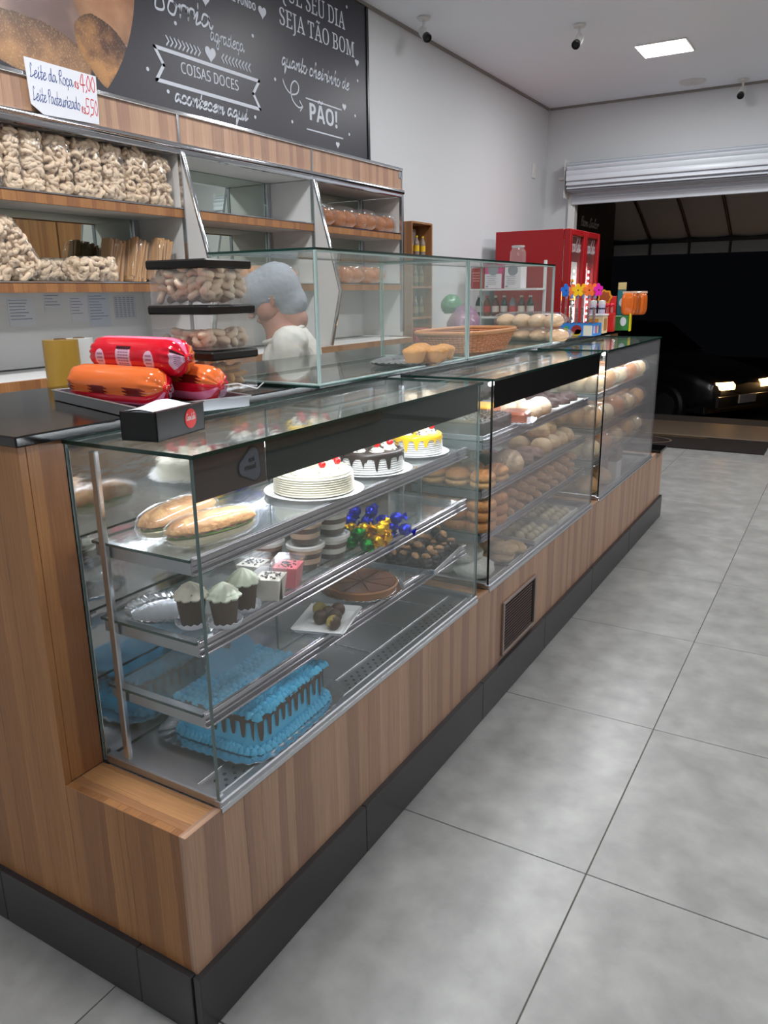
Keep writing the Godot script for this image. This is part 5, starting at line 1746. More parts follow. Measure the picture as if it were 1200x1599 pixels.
func biscuit_bag(label: String, p: Vector3, half: Vector3, sd: int, color: Color, pieces: int, group := "", bent := true) -> Node3D:
	# a clear bag packed with pale curled biscuits; p is the middle of its foot
	var o := thing("biscuit_bag", label, "biscuit bag", p, 0.0, group)
	var key := "biscuit_%s" % bent
	if not M.has(key):
		var b := mb()
		var path := []
		for k in 9:
			var a := -2.3 + 4.6 * k / 8.0
			path.append(Vector3(sin(a) * 0.0165, cos(a) * 0.0165, 0.004 * sin(k * 1.3)) if bent else Vector3(0.002 * sin(k * 2.0), -0.09 + 0.0225 * k, 0.001 * k))
		if bent:
			b.tube(path, 0.0080, 7)
		else:
			b.box(Vector3.ZERO, Vector3(0.032, 0.17, 0.010), 0.004)
		M[key] = b
	var bm: ArrayMesh = M[key].mesh(mat(color, 0.6))
	var r := RandomNumberGenerator.new()
	r.seed = sd
	var mm := MultiMesh.new()
	mm.transform_format = MultiMesh.TRANSFORM_3D
	mm.mesh = bm
	mm.instance_count = pieces * (2 if bent else 1)
	for k in mm.instance_count:
		var q := Vector3(r.randf_range(-1, 1), r.randf_range(-1, 1), r.randf_range(-1, 1))
		# keep to the outer layer, which is what shows
		var ax := r.randi() % 3
		q[ax] = signf(q[ax]) * r.randf_range(0.85, 1.0)
		var c := q * (half - Vector3.ONE * (0.021 if bent else 0.02)).max(Vector3.ONE * 0.004)
		if bent:
			mm.set_instance_transform(k, Transform3D(Basis.from_euler(Vector3(r.randf() * 6, r.randf() * 6, r.randf() * 6)).scaled(Vector3.ONE * r.randf_range(0.85, 1.15)), c + Vector3(0, half.y, 0)))
		else:
			c.y *= 0.15
			mm.set_instance_transform(k, Transform3D(Basis.from_euler(Vector3(r.randf_range(-0.1, 0.1), r.randf_range(-0.3, 0.3), r.randf_range(-0.08, 0.08))), c + Vector3(0, half.y, 0)))
	var mi := MultiMeshInstance3D.new()
	mi.name = "biscuits"
	mi.multimesh = mm
	mi.set_meta("kind", "stuff")
	o.add_child(mi, true)
	var f := func(d: Vector3, _p: Vector3) -> Vector3:
		var n := 4.5
		var q := pow(pow(absf(d.x), n) + pow(absf(d.y), n) + pow(absf(d.z), n), 1.0 / n)
		var s := d / q * half * 1.03
		s *= 1.0 + 0.04 * noise.get_noise_3d(d.x * 9.0 + sd * 3.0, d.y * 9.0, d.z * 9.0)
		if d.y > 0.86:
			s.z *= 1.0 - (d.y - 0.86) * 3.0
		return s
	part("bag", mb().blob(Vector3(0, half.y, 0), half, Transform3D.IDENTITY, 36, 26, f).mesh(M.film), o)
	return o


func shelf_goods() -> void:
	var top := 1.842
	var low := 1.524
	var pale := Color(0.86, 0.77, 0.66)
	# seven tall bags in view on the upper shelf
	var edges := [-0.92, -1.035, -1.105, -1.20, -1.33, -1.475, -1.588, -1.728, -1.858]
	var nth := ["at the left end of the upper shelf", "second from the left on the upper shelf", "third from the left on the upper shelf", "fourth from the left on the upper shelf", "fifth from the left on the upper shelf", "sixth from the left on the upper shelf", "seventh from the left on the upper shelf", "at the right end of the upper shelf row"]
	for k in 8:
		var w: float = edges[k] - edges[k + 1]
		biscuit_bag("tall bag of pale biscuits " + nth[k], Vector3(-1.775, top, (edges[k] + edges[k + 1]) / 2), Vector3(0.070, 0.110, w * 0.485), 10 + k, pale.lightened(0.04 * (k % 3)), 120, "tall biscuit bags on the upper shelf")
	var b := biscuit_bag("clear biscuit bag leaning at the left edge of the lower shelf", Vector3(-1.78, low, -0.99), Vector3(0.06, 0.105, 0.06), 31, pale, 80)
	b.rotation = Vector3(0.35, 0, 0)
	b = biscuit_bag("clear biscuit bag slumped over, second on the lower shelf", Vector3(-1.76, low, -1.10), Vector3(0.06, 0.115, 0.062), 32, pale, 90)
	b.rotation = Vector3(0.62, 0, 0)
	b.position.y += 0.02
	b = biscuit_bag("small clear biscuit bag lying behind the slumped one on the lower shelf", Vector3(-1.86, low, -1.28), Vector3(0.06, 0.045, 0.085), 33, pale.darkened(0.08), 60)
	b = biscuit_bag("clear bag of pale biscuits lying on its side mid lower shelf", Vector3(-1.765, low, -1.405), Vector3(0.07, 0.048, 0.095), 34, pale, 80)
	for k in 3:
		b = biscuit_bag(["bag of tan cracker sticks leaning at the back of the lower shelf", "bag of tan cracker sticks leaning in the middle of its trio", "bag of tan cracker sticks nearest the divider on the lower shelf"][k], Vector3(-1.86 + 0.055 * k, low, -1.575 - 0.085 * k), Vector3(0.045, 0.092, 0.05), 41 + k, Color(0.72, 0.55, 0.36), 30, "", false)
		b.rotation = Vector3(-0.28, 0, 0.0)
	# middle bay: low packs along the lower shelf, a small radio-like box seen in the mirror is the shop behind
	var names := ["first", "second", "third", "fourth", "fifth"]
	for k in 5:
		bread_bag("bag of bread, %s along the middle bay's lower shelf" % names[k], Vector3(-1.80, low, -2.02 - 0.17 * k), PI / 2, Vector3(0.075, 0.052, 0.105), [lin(0.72, 0.50, 0.30), lin(0.80, 0.62, 0.42)][k % 2], 2, "")
	for k in 4:
		bread_bag("bag of golden loaf, %s along the right bay's upper shelf" % names[k], Vector3(-1.79, top, -3.05 - 0.235 * k), PI / 2, Vector3(0.108, 0.062, 0.10), lin(0.58, 0.34, 0.14), 2, "")
	for k in 3:
		bread_bag("bag of brown loaf, %s along the right bay's lower shelf" % names[k], Vector3(-1.79, low, -3.08 - 0.27 * k), PI / 2, Vector3(0.115, 0.06, 0.10), lin(0.66, 0.42, 0.22), 2, "")


func sausage_texture(flip: bool) -> ImageTexture:
	# printed casing: red, pink and orange lengthwise bands with pale label patches (u runs round, v along)
	return ramp_image(256, 256, func(i: int, j: int) -> Color:
		var u := i / 256.0
		var c := Color(0.80, 0.06, 0.16)
		if u > 0.62:
			c = Color(0.86, 0.42, 0.20)
			if u < 0.69 and sin(j * 0.07) > 0.1 + 0.4 * sin(i * 0.9 + j * 0.2):
				c = Color(0.42, 0.10, 0.08)
		elif u > 0.46 and u < 0.545:
			c = Color(0.90, 0.48, 0.62)
		elif u > 0.14 and u < 0.36:
			var k := fmod(j / 256.0 * 2.0 + 0.2, 1.0)
			if k < 0.30:
				c = Color(0.84, 0.68, 0.76)
				if u > 0.335:
					c = Color(0.25, 0.06, 0.10)
				elif int(i / 3) % 2 == 0 and int(j * 0.7) % 5 > 0 and k > 0.04 and k < 0.26:
					c = Color(0.62, 0.42, 0.52)
			elif Vector2((k - 0.66) / 0.10, (u - 0.25) / 0.08).length() < 1.0:
				c = Color(0.86, 0.72, 0.79)
				if int(i / 4) % 2 == 0 and absf(k - 0.66) < 0.06 and absf(u - 0.25) < 0.05:
					c = Color(0.66, 0.46, 0.56)
		return c)


func cookie_mesh() -> ArrayMesh:
	# a ribbed ring biscuit
	var b := mb()
	var path := []
	var rad := []
	for k in 28:
		var a := TAU * k / 28
		path.append(Vector3(cos(a) * 0.0118, 0.008, sin(a) * 0.0118))
		rad.append(0.0104 if k % 2 == 0 else 0.0080)
	b.tube(path, rad, 8, true)
	return b.mesh(M.cookie)


func clear_tub(label: String, p: Vector3, w: Vector3) -> void:
	var o := thing("storage_tub", label, "container", p)
	var t := 0.003
	var h := w.y - 0.03
	for s: float in [-1.0, 1.0]:
		part("side", mb().box(Vector3(s * (w.x / 2 - t), h / 2, 0), Vector3(t, h, w.z - 2 * t), 0.0).mesh(M.acrylic), o)
		part("side", mb().box(Vector3(0, h / 2, s * (w.z / 2 - t)), Vector3(w.x - 2 * t, h, t), 0.0).mesh(M.acrylic), o)
	part("bottom", mb().box(Vector3(0, 0.002, 0), Vector3(w.x - 2 * t, 0.003, w.z - 2 * t), 0.0).mesh(M.acrylic), o)
	part("lid", mb().box(Vector3(0, h + 0.012, 0), Vector3(w.x + 0.008, 0.022, w.z + 0.008), 0.004).mesh(M.black_plastic), o)


func counter_goods() -> void:
	var T := 1.216
	# napkin box on the glass top
	var nb := thing("napkin_box", "black napkin box with a round red logo and white napkins", "napkin holder", Vector3(-0.186, GLASS_TOP + 0.001, -0.219), 0.175)
	var sh := mb()
	for s: float in [-1.0, 1.0]:
		sh.box(Vector3(s * 0.040, 0.028, 0), Vector3(0.004, 0.056, 0.160), 0.001).box(Vector3(0, 0.028, s * 0.078), Vector3(0.084, 0.056, 0.004), 0.001)
	sh.box(Vector3(0, 0.002, 0), Vector3(0.084, 0.004, 0.158), 0.001)
	part("box", sh.mesh(M.black_plastic), nb)
	part("rim", mb().box(Vector3(0.0405, 0.057, 0), Vector3(0.006, 0.003, 0.163), 0.001).mesh(mat(Color(0.22, 0.06, 0.07), 0.4)), nb)
	var disc := []
	for k in 40:
		disc.append(Vector2.from_angle(TAU * k / 40) * 0.0195)
	part("logo_disc", mb().prism(disc, 0.0008).mesh(mat(Color(0.80, 0.06, 0.07), 0.4)), nb, at(Vector3(0.0422, 0.030, -0.030), PI / 2))
	fit_word(nb, script("Coca-Cola", 0.0062, 0.0013, M.white, 0.35, 0.75, 0.0004), Vector3(0.0431, 0.0275, -0.0145), 0.031)
	for k in 5:
		var y := 0.046 + 0.0022 * k
		part("napkin", mb().sheet(func(u: float, w: float) -> Vector3: return Vector3((u - 0.5) * 0.074, y + 0.014 * sin(u * PI) * sin(w * PI * 0.9) + 0.002 * sin(w * 9.0 + k), (w - 0.5) * 0.148), 8, 8).mesh(M.paper), nb)
	# steel tray with three big sausages
	var tray := Vector3(-0.455, T, -0.430)
	var tw := Basis(Vector3.UP, -0.30)
	var tb := mb().box(Vector3(0, 0.003, 0), Vector3(0.46, 0.004, 0.27), 0.001)
	for s: float in [-1.0, 1.0]:
		tb.box(Vector3(s * 0.23, 0.013, 0), Vector3(0.004, 0.024, 0.27), 0.001).box(Vector3(0, 0.013, s * 0.135), Vector3(0.46, 0.024, 0.004), 0.001)
		tb.box(Vector3(s * 0.232, 0.025, 0), Vector3(0.008, 0.003, 0.278), 0.001).box(Vector3(0, 0.025, s * 0.137), Vector3(0.468, 0.003, 0.008), 0.001)
	single("sausage_tray", tb.mesh(M.steel_soft), "shallow steel tray holding three big mortadella sausages", "tray", Transform3D(tw, tray))
	var sm: StandardMaterial3D = mat(Color(1, 1, 1), 0.10)
	sm.albedo_texture = sausage_texture(false)
	var prof := [Vector2(0, -0.170), Vector2(0.006, -0.176), Vector2(0.005, -0.168), Vector2(0.012, -0.164), Vector2(0.030, -0.155), Vector2(0.040, -0.138), Vector2(0.0435, -0.115), Vector2(0.044, -0.06), Vector2(0.0442, 0.0), Vector2(0.044, 0.06), Vector2(0.0435, 0.115), Vector2(0.040, 0.138), Vector2(0.030, 0.155), Vector2(0.012, 0.164), Vector2(0.005, 0.168), Vector2(0.008, 0.178), Vector2(0, 0.172)]
	var body := mb()
	body.lathe(prof, 72, Transform3D.IDENTITY, true)
	# gathered pleats towards the knotted ends
	for i in body.v.size():
		var q := body.v[i]
		var e := clampf((absf(q.y) - 0.12) / 0.045, 0.0, 1.0)
		var a := atan2(q.z, q.x)
		var k := 1.0 + 0.09 * e * sin(a * 11.0 + 2.0 * sin(a * 3.0))
		body.v[i] = Vector3(q.x * k, q.y, q.z * k)
		body.uv[i].y = (q.y + 0.18) / 0.36
	var bm := body.mesh(sm)
	var poses := [[Vector3(-0.478, T + 0.050, -0.368), -0.08, 2.75], [Vector3(-0.405, T + 0.050, -0.478), -0.16, 2.2], [Vector3(-0.452, T + 0.113, -0.418), -0.10, 0.15]]
	var lb := ["mortadella sausage with its orange side forward, lying front left on the tray", "mortadella sausage lying behind, its red knotted end towards the tubs", "red mortadella sausage with pink stripe lying on top of the two others"]
	for k in 3:
		var o := thing("mortadella", lb[k], "sausage", poses[k][0])
		o.basis = Basis(Vector3.UP, poses[k][1]) * Basis(Vector3(0, 0, 1), -PI / 2) * Basis(Vector3.UP, poses[k][2])
		part("casing", bm, o)
		part("knot", mb().blob(Vector3(0, 0.170, 0), Vector3(0.011, 0.006, 0.011), Transform3D.IDENTITY, 12, 8).mesh(mat(Color(0.85, 0.08, 0.12), 0.2)), o)
		if k == 1:
			part("string", mb().tube([Vector3(0, 0.172, 0), Vector3(0.02, 0.20, 0.01), Vector3(0.03, 0.24, 0.03), Vector3(0.04, 0.26, 0.02)], 0.0014, 5).mesh(M.white), o)
	# three clear tubs with black lids, and what is in them
	var c := Vector3(-0.488, T, -0.672)
	M.cookie = mat(Color(0.86, 0.79, 0.69), 0.75)
	clear_tub("clear tub with black lid at the foot of the stack, holding twists", c, Vector3(0.208, 0.117, 0.17))
	clear_tub("half-filled clear tub with black lid in the middle of the stack", c + Vector3(0.0, 0.114, 0), Vector3(0.205, 0.115, 0.168))
	clear_tub("full clear tub of ring biscuits with black lid on top of the stack", c + Vector3(0.0, 0.226, 0), Vector3(0.198, 0.113, 0.164))
	var ck := single("ring_biscuit", cookie_mesh(), "ribbed pale ring biscuit inside the topmost clear tub", "biscuit", at(c), "ring biscuits in the topmost tub")
	var first := true
	for lv in 2:
		var y0: float = c.y + [0.230, 0.118][lv]
		var layers: int = [5, 2][lv]
		for k in layers:
			for i in 5:
				for j in 4:
					# the shell of the heap is what shows: fill every layer, front rows upright against the wall
					var q := Vector3(c.x - 0.072 + 0.036 * i + rng.randf_range(-0.006, 0.006), y0 + 0.002 + 0.0165 * k + rng.randf_range(0, 0.004), c.z - 0.056 + 0.0375 * j + rng.randf_range(-0.006, 0.006))
					var edge := i == 4 or j == 3
					var tr := at(q + Vector3(0, 0.008 if edge else 0.0, 0), rng.randf() * 6, rng.randf_range(-0.5, 0.5) + (0.8 if edge and rng.randf() < 0.6 else 0.0), rng.randf_range(-0.5, 0.5), rng.randf_range(0.84, 1.02))
					if lv == 1 and k == 1 and i < 1:
						continue
					if first:
						ck.transform = tr
						first = false
					else:
						var d := again(ck, tr)
						if lv == 1:
							tag(d, "ribbed pale ring biscuit inside the half-filled middle tub", "biscuit", "ring biscuits in the middle tub")
	var tm := mat(Color(0.74, 0.57, 0.34), 0.6)
	var twist := mb()
	var tp := []
	var trd := []
	for k in 9:
		tp.append(Vector3(-0.032 + 0.008 * k, 0.009 + 0.003 * sin(k * 0.8), 0.006 * sin(k * 0.7)))
		trd.append([0.003, 0.0085, 0.0105, 0.009, 0.0075, 0.009, 0.0105, 0.0085, 0.003][k])
	twist.tube(tp, trd, 8)
	var tw0 := single("biscuit_twist", twist.mesh(tm), "brown twisted biscuit heaped in the bottom clear tub", "biscuit", at(c), "twisted biscuits in the bottom tub")
	var spots: Array[Transform3D] = []
	for k in 4:
		for i in 3:
			for j in 4:
				spots.append(at(Vector3(c.x - 0.06 + 0.052 * i + rng.randf_range(-0.008, 0.008), c.y + 0.005 + 0.0155 * k, c.z - 0.055 + 0.036 * j), rng.randf() * 6, rng.randf_range(-0.3, 0.3), rng.randf_range(-0.6, 0.6), 0.95))
	scatter(tw0, spots)
	# rolls of wrapping film standing on the back worktop
	var wr := thing("film_roll", "tall yellow roll of wrapping film standing behind the stone top", "roll", Vector3(-1.27, 1.0, -0.83))
	part("film", mb().lathe([Vector2(0.018, 0), Vector2(0.056, 0.0), Vector2(0.056, 0.328), Vector2(0.019, 0.328)], 32).mesh(mat(Color(0.66, 0.52, 0.22), 0.22)), wr)
	part("core", mb().lathe([Vector2(0.016, -0.004), Vector2(0.0195, -0.004), Vector2(0.0195, 0.332), Vector2(0.016, 0.332)], 24).mesh(mat(Color(0.5, 0.4, 0.28), 0.8)), wr)
	var wr2 := thing("film_roll", "white roll standing behind the yellow film roll", "roll", Vector3(-1.34, 1.0, -0.96))
	part("film", mb().lathe([Vector2(0.018, 0), Vector2(0.046, 0.0), Vector2(0.046, 0.325), Vector2(0.019, 0.325)], 32).mesh(mat(Color(0.82, 0.83, 0.83), 0.25)), wr2)
	part("core", mb().lathe([Vector2(0.016, -0.004), Vector2(0.0195, -0.004), Vector2(0.0195, 0.328), Vector2(0.016, 0.328)], 24).mesh(mat(Color(0.5, 0.4, 0.28), 0.8)), wr2)
	single("prep_table", mb().box(Vector3(0, 0.98, 0), Vector3(0.24, 0.03, 0.9), 0.004).box(Vector3(0, 0.48, 0.40), Vector3(0.2, 0.97, 0.04), 0.004).box(Vector3(0, 0.48, -0.40), Vector3(0.2, 0.97, 0.04), 0.004).mesh(M.white), "narrow white side table behind the counter carrying the film rolls", "table", at(Vector3(-1.30, 0, -0.60)))
	# the two glass boxes on the stone top
	for k in 2:
		var z0: float = [-0.845, -1.803][k]
		var L := 0.952
		var gb := thing("glass_box", ["nearer clear glass box on the stone top, holding the muffins", "farther clear glass box on the stone top, holding the basket"][k], "glass box", Vector3(-0.43, T, z0 - L / 2))
		var W := 0.37
		var Hh := 0.362
		part("front_pane", pane(Vector3(0.005, Hh - 0.012, L - 0.012), M.glass_edge_pale, M.glass), gb, at(Vector3(W / 2 - 0.003, Hh / 2, 0)))
		part("back_pane", pane(Vector3(0.005, Hh - 0.012, L - 0.012), M.glass_edge_pale, M.glass), gb, at(Vector3(-W / 2 + 0.003, Hh / 2, 0)))
		for s: float in [-1.0, 1.0]:
			part("end_pane", pane(Vector3(W - 0.012, Hh - 0.012, 0.005), M.glass_edge_pale, M.glass), gb, at(Vector3(0, Hh / 2, s * (L / 2 - 0.003))))
		part("top_pane", pane(Vector3(W, 0.006, L), M.glass_edge, M.glass), gb, at(Vector3(0, Hh - 0.003, 0)))
		part("bottom_pane", pane(Vector3(W, 0.006, L), M.glass_edge, M.glass), gb, at(Vector3(0, 0.003, 0)))
		var bead := mb()
		for s: float in [-1.0, 1.0]:
			bead.box(Vector3(W / 2 - 0.004, Hh / 2, s * (L / 2 - 0.004)), Vector3(0.009, Hh - 0.012, 0.009), 0.002)
			bead.box(Vector3(W / 2 - 0.005, 0.009, 0), Vector3(0.006, 0.005, L - 0.02), 0.001) if s > 0 else bead.box(Vector3(W / 2 - 0.005, Hh - 0.009, 0), Vector3(0.006, 0.005, L - 0.02), 0.001)
			bead.box(Vector3(0, 0.009 if s > 0 else Hh - 0.009, L / 2 - 0.005), Vector3(W - 0.02, 0.005, 0.006), 0.001)
		part("sealed_edges", bead.mesh(mat(Color(0.66, 0.75, 0.74), 0.3)), gb)
	var B := T + 0.006
	# muffins on a foil dish
	single("foil_tray", foil_plate(0.125, 0.175, 40, true), "black-rimmed silver foil dish under the muffins in the glass box", "tray", at(Vector3(-0.36, B, -1.575), 0.3))
	var mf := thing("muffin", "golden muffin at the near left of the foil dish", "muffin", Vector3(-0.34, B + 0.004, -1.56), 0, "muffins on the foil dish")
	part("paper_case", mb().lathe([Vector2(0, 0), Vector2(0.030, 0), Vector2(0.041, 0.034), Vector2(0.038, 0.034), Vector2(0, 0.03)], 40, Transform3D.IDENTITY, true, 0.03, 20).mesh(mat(Color(0.78, 0.58, 0.38), 0.8)), mf)
	part("crown", bun_mesh(Vector3(0.043, 0.020, 0.043), lin(0.78, 0.55, 0.28), lin(0.80, 0.60, 0.36), 61, 0.1, 0.3), mf, at(Vector3(0, 0.030, 0)))
	for q: Vector3 in [Vector3(-0.285, B + 0.004, -1.62), Vector3(-0.375, B + 0.004, -1.65), Vector3(-0.30, B + 0.004, -1.71), Vector3(-0.41, B + 0.004, -1.74)]:
		again(mf, at(q, q.z * 9.0), "golden muffin %s on the foil dish" % ("at the front" if q.x > -0.29 else ("farthest back" if q.z < -1.73 else ("in the middle" if q.x < -0.35 else "at the far right"))))
	basket(Vector3(-0.445, B, -2.235))
	bread_bag("upper clear bag of long pale rolls stacked beyond the glass boxes", Vector3(-0.455, T + 0.070, -3.02), 0.06, Vector3(0.165, 0.038, 0.10), lin(0.84, 0.70, 0.55), 4, "")
	bread_bag("lower clear bag of long pale rolls under another beyond the glass boxes", Vector3(-0.435, T, -3.02), -0.06, Vector3(0.175, 0.036, 0.11), lin(0.84, 0.68, 0.52), 4, "")


func basket(p: Vector3) -> void:
	var o := thing("wicker_basket", "empty oblong wicker basket in the farther glass box", "basket", p)
	var rx := 0.150
	var rz := 0.295
	var H := 0.075
	var wick := mat(Color(0.72, 0.43, 0.20), 0.45)
	var at_ := func(a: float, t: float) -> Vector3:
		var n := 3.2
		var q := Vector2(cos(a), sin(a))
		q = q / pow(pow(absf(q.x), n) + pow(absf(q.y), n), 1.0 / n)
		var k := 0.80 + 0.20 * t
		return Vector3(q.x * rx * k, 0.004 + H * t, q.y * rz * k)
	var st := 60
	# each woven round passes in front of and behind the stakes by turns
	for r in 9:
		var path := []
		for i in st * 2:
			var a := TAU * i / (st * 2)
			var c: Vector3 = at_.call(a, r / 8.0)
			var o2 := Vector3(c.x / rx, 0, c.z / rz).normalized() * 0.0035 * (1.0 if (i / 2 + r) % 2 == 0 else -1.0) * (1.0 if i % 2 == 0 else 0.0)
			path.append(c + o2)
		part("woven_round", mb().tube(path, 0.0042, 5, true).mesh(wick), o)
	var stakes := mb()
	for i in st:
		var a := TAU * i / st
		stakes.tube([at_.call(a, 0.0), at_.call(a, 0.5), at_.call(a, 1.0)], 0.0028, 5)
	part("stakes", stakes.mesh(wick), o, Transform3D.IDENTITY, "stuff")
	var rim := []
	for i in 90:
		rim.append(at_.call(TAU * i / 90, 1.03))
	part("rim", mb().tube(rim, 0.009, 8, true).mesh(mat(Color(0.76, 0.50, 0.27), 0.45)), o)
	part("base", mb().blob(Vector3(0, 0.003, 0), Vector3(rx * 0.82, 0.004, rz * 0.86), Transform3D.IDENTITY, 32, 6).mesh(wick), o)


func fridge() -> void:
	var o := thing("drinks_fridge", "tall red two-door drinks fridge with lit glass doors near the doorway", "fridge", Vector3(-1.565, 0, -6.40))
	var red: Material = M.coca_red
	# carcass as slabs, open at the front (+x)
	var x0 := -0.31
	var x1 := 0.31
	part("side_panel", mb().box(Vector3(0, 1.0, 0.44), Vector3(0.62, 1.94, 0.02), 0.004).mesh(red), o)
	part("side_panel", mb().box(Vector3(0, 1.0, -0.44), Vector3(0.62, 1.94, 0.02), 0.004).mesh(red), o)
	part("top_panel", mb().box(Vector3(0, 1.96, 0), Vector3(0.62, 0.02, 0.86), 0.003).mesh(red), o)
	part("back_panel", mb().box(Vector3(x0 + 0.01, 1.0, 0), Vector3(0.02, 1.9, 0.86), 0.003).mesh(M.white), o)
	part("plinth", mb().box(Vector3(0, 0.08, 0), Vector3(0.60, 0.14, 0.86), 0.003).mesh(M.black_plastic), o)
	for s: float in [-1.0, 1.0]:
		part("liner", bx(Vector3(-0.01, 1.05, s * 0.425), Vector3(0.56, 1.78, 0.006), M.white, 0.0), o)
	for k in 2:
		var zc: float = [0.225, -0.225][k]
		var d := thing_part("door", o, Vector3(x1 + 0.035, 1.05, zc))
		var f := mb()
		for s: float in [-1.0, 1.0]:
			f.box(Vector3(0, 0, s * 0.198), Vector3(0.06, 1.84, 0.05), 0.006)
			f.box(Vector3(0, s * 0.895, 0), Vector3(0.06, 0.05, 0.346), 0.006)
		part("door_frame", f.mesh(red), d)
		part("pane", pane(Vector3(0.006, 1.74, 0.346), M.glass_edge, M.glass), d)
		part("header_panel", mb().box(Vector3(-0.012, 0.76, 0), Vector3(0.008, 0.21, 0.345), 0.001).mesh(mat(Color(0.45, 0.04, 0.07), 0.3)), d)
		fit_word(d, script("Coca-Cola", 0.055, 0.011, mat(Color(0.72, 0.66, 0.67), 0.4), 0.3, 0.62, 0.002), Vector3(0.005, 0.74, 0.150), 0.30)
		# a strip of round LEDs down the far side of each door
		var led := mb()
		for j in 24:
			led.lathe([Vector2(0, 0), Vector2(0.013, 0), Vector2(0.010, 0.008), Vector2(0, 0.01)], 10, Transform3D(Basis(Vector3(0, 0, 1), -PI / 2), Vector3(-0.045, 0.58 - j * 0.055, -0.145)))
		part("led_strip_lamp", led.mesh(M.led_glow), d)
		var l := AreaLight3D.new()
		l.name = "fridge_light"
		l.area_size = Vector2(0.03, 1.3)
		l.light_energy = 0.28
		l.area_range = 5.0
		l.area_attenuation = 2.0
		l.shadow_enabled = true
		l.rotation.y = -PI / 2 + PI
		l.position = Vector3(-0.052, -0.05, -0.145)
		d.add_child(l, true)
	for y: float in [0.35, 0.68, 1.0, 1.32]:
		part("wire_shelf", mb().box(Vector3(-0.01, y, 0), Vector3(0.54, 0.01, 0.85), 0.001).mesh(M.white), o)
	# bottles stand on the fridge shelves
	var bt := bottle("drink_bottle", "plastic drink bottle standing behind the fridge door", Vector3(-1.40, 1.326, -6.10), 0.034, 0.24, Color(0.10, 0.06, 0.05), Color(0.85, 0.60, 0.08), "bottles inside the fridge")
	for j in 4:
		for i in 8:
			var nm := "drink bottle on the fridge's %s shelf, %s from the near side" % [["top", "second", "third", "bottom"][j], ORD[i]]
			var tr := at(Vector3(-1.40, 1.326 - 0.32 * j, -6.06 - 0.097 * i))
			if j + i > 0:
				again(bt, tr, nm)
			else:
				bt.transform = tr
				bt.set_meta("label", nm)


func fit_word(parent: Node3D, m: ArrayMesh, p: Vector3, wide: float) -> void:
	# lettering on a face that looks along +x, squeezed or stretched to a length
	var bb := m.get_aabb()
	var k := wide / bb.size.x
	part("lettering", m, parent, Transform3D(Basis(Vector3.UP, PI / 2) * Basis.from_scale(Vector3(k, 1, 1)), p + Vector3(0, 0, bb.position.x * k)))


func thing_part(called: String, parent: Node3D, p: Vector3) -> Node3D:
	var o := Node3D.new()
	o.name = called
	parent.add_child(o, true)
	o.position = p
	return o


func bottle(called: String, label: String, p: Vector3, r: float, h: float, liquid: Color, cap: Color, group := "") -> Node3D:
	var o := thing(called, label, "bottle", p, 0.0, group)
	part("bottle_body", mb().lathe([Vector2(0, 0), Vector2(r * 0.9, 0), Vector2(r, h * 0.04), Vector2(r, h * 0.55), Vector2(r * 0.92, h * 0.66), Vector2(r * 0.42, h * 0.86), Vector2(r * 0.38, h * 0.93), Vector2(0, h * 0.93)], 20, Transform3D.IDENTITY, true).mesh(mat(liquid, 0.12)), o)
	part("label_band", mb().lathe([Vector2(r * 1.01, h * 0.2), Vector2(r * 1.015, h * 0.2), Vector2(r * 1.015, h * 0.5), Vector2(r * 1.01, h * 0.5)], 20).mesh(mat(cap, 0.5)), o)
	part("cap", mb().lathe([Vector2(0, h * 0.91), Vector2(r * 0.46, h * 0.91), Vector2(r * 0.46, h), Vector2(0, h)], 16).mesh(mat(cap, 0.4)), o)
	return o


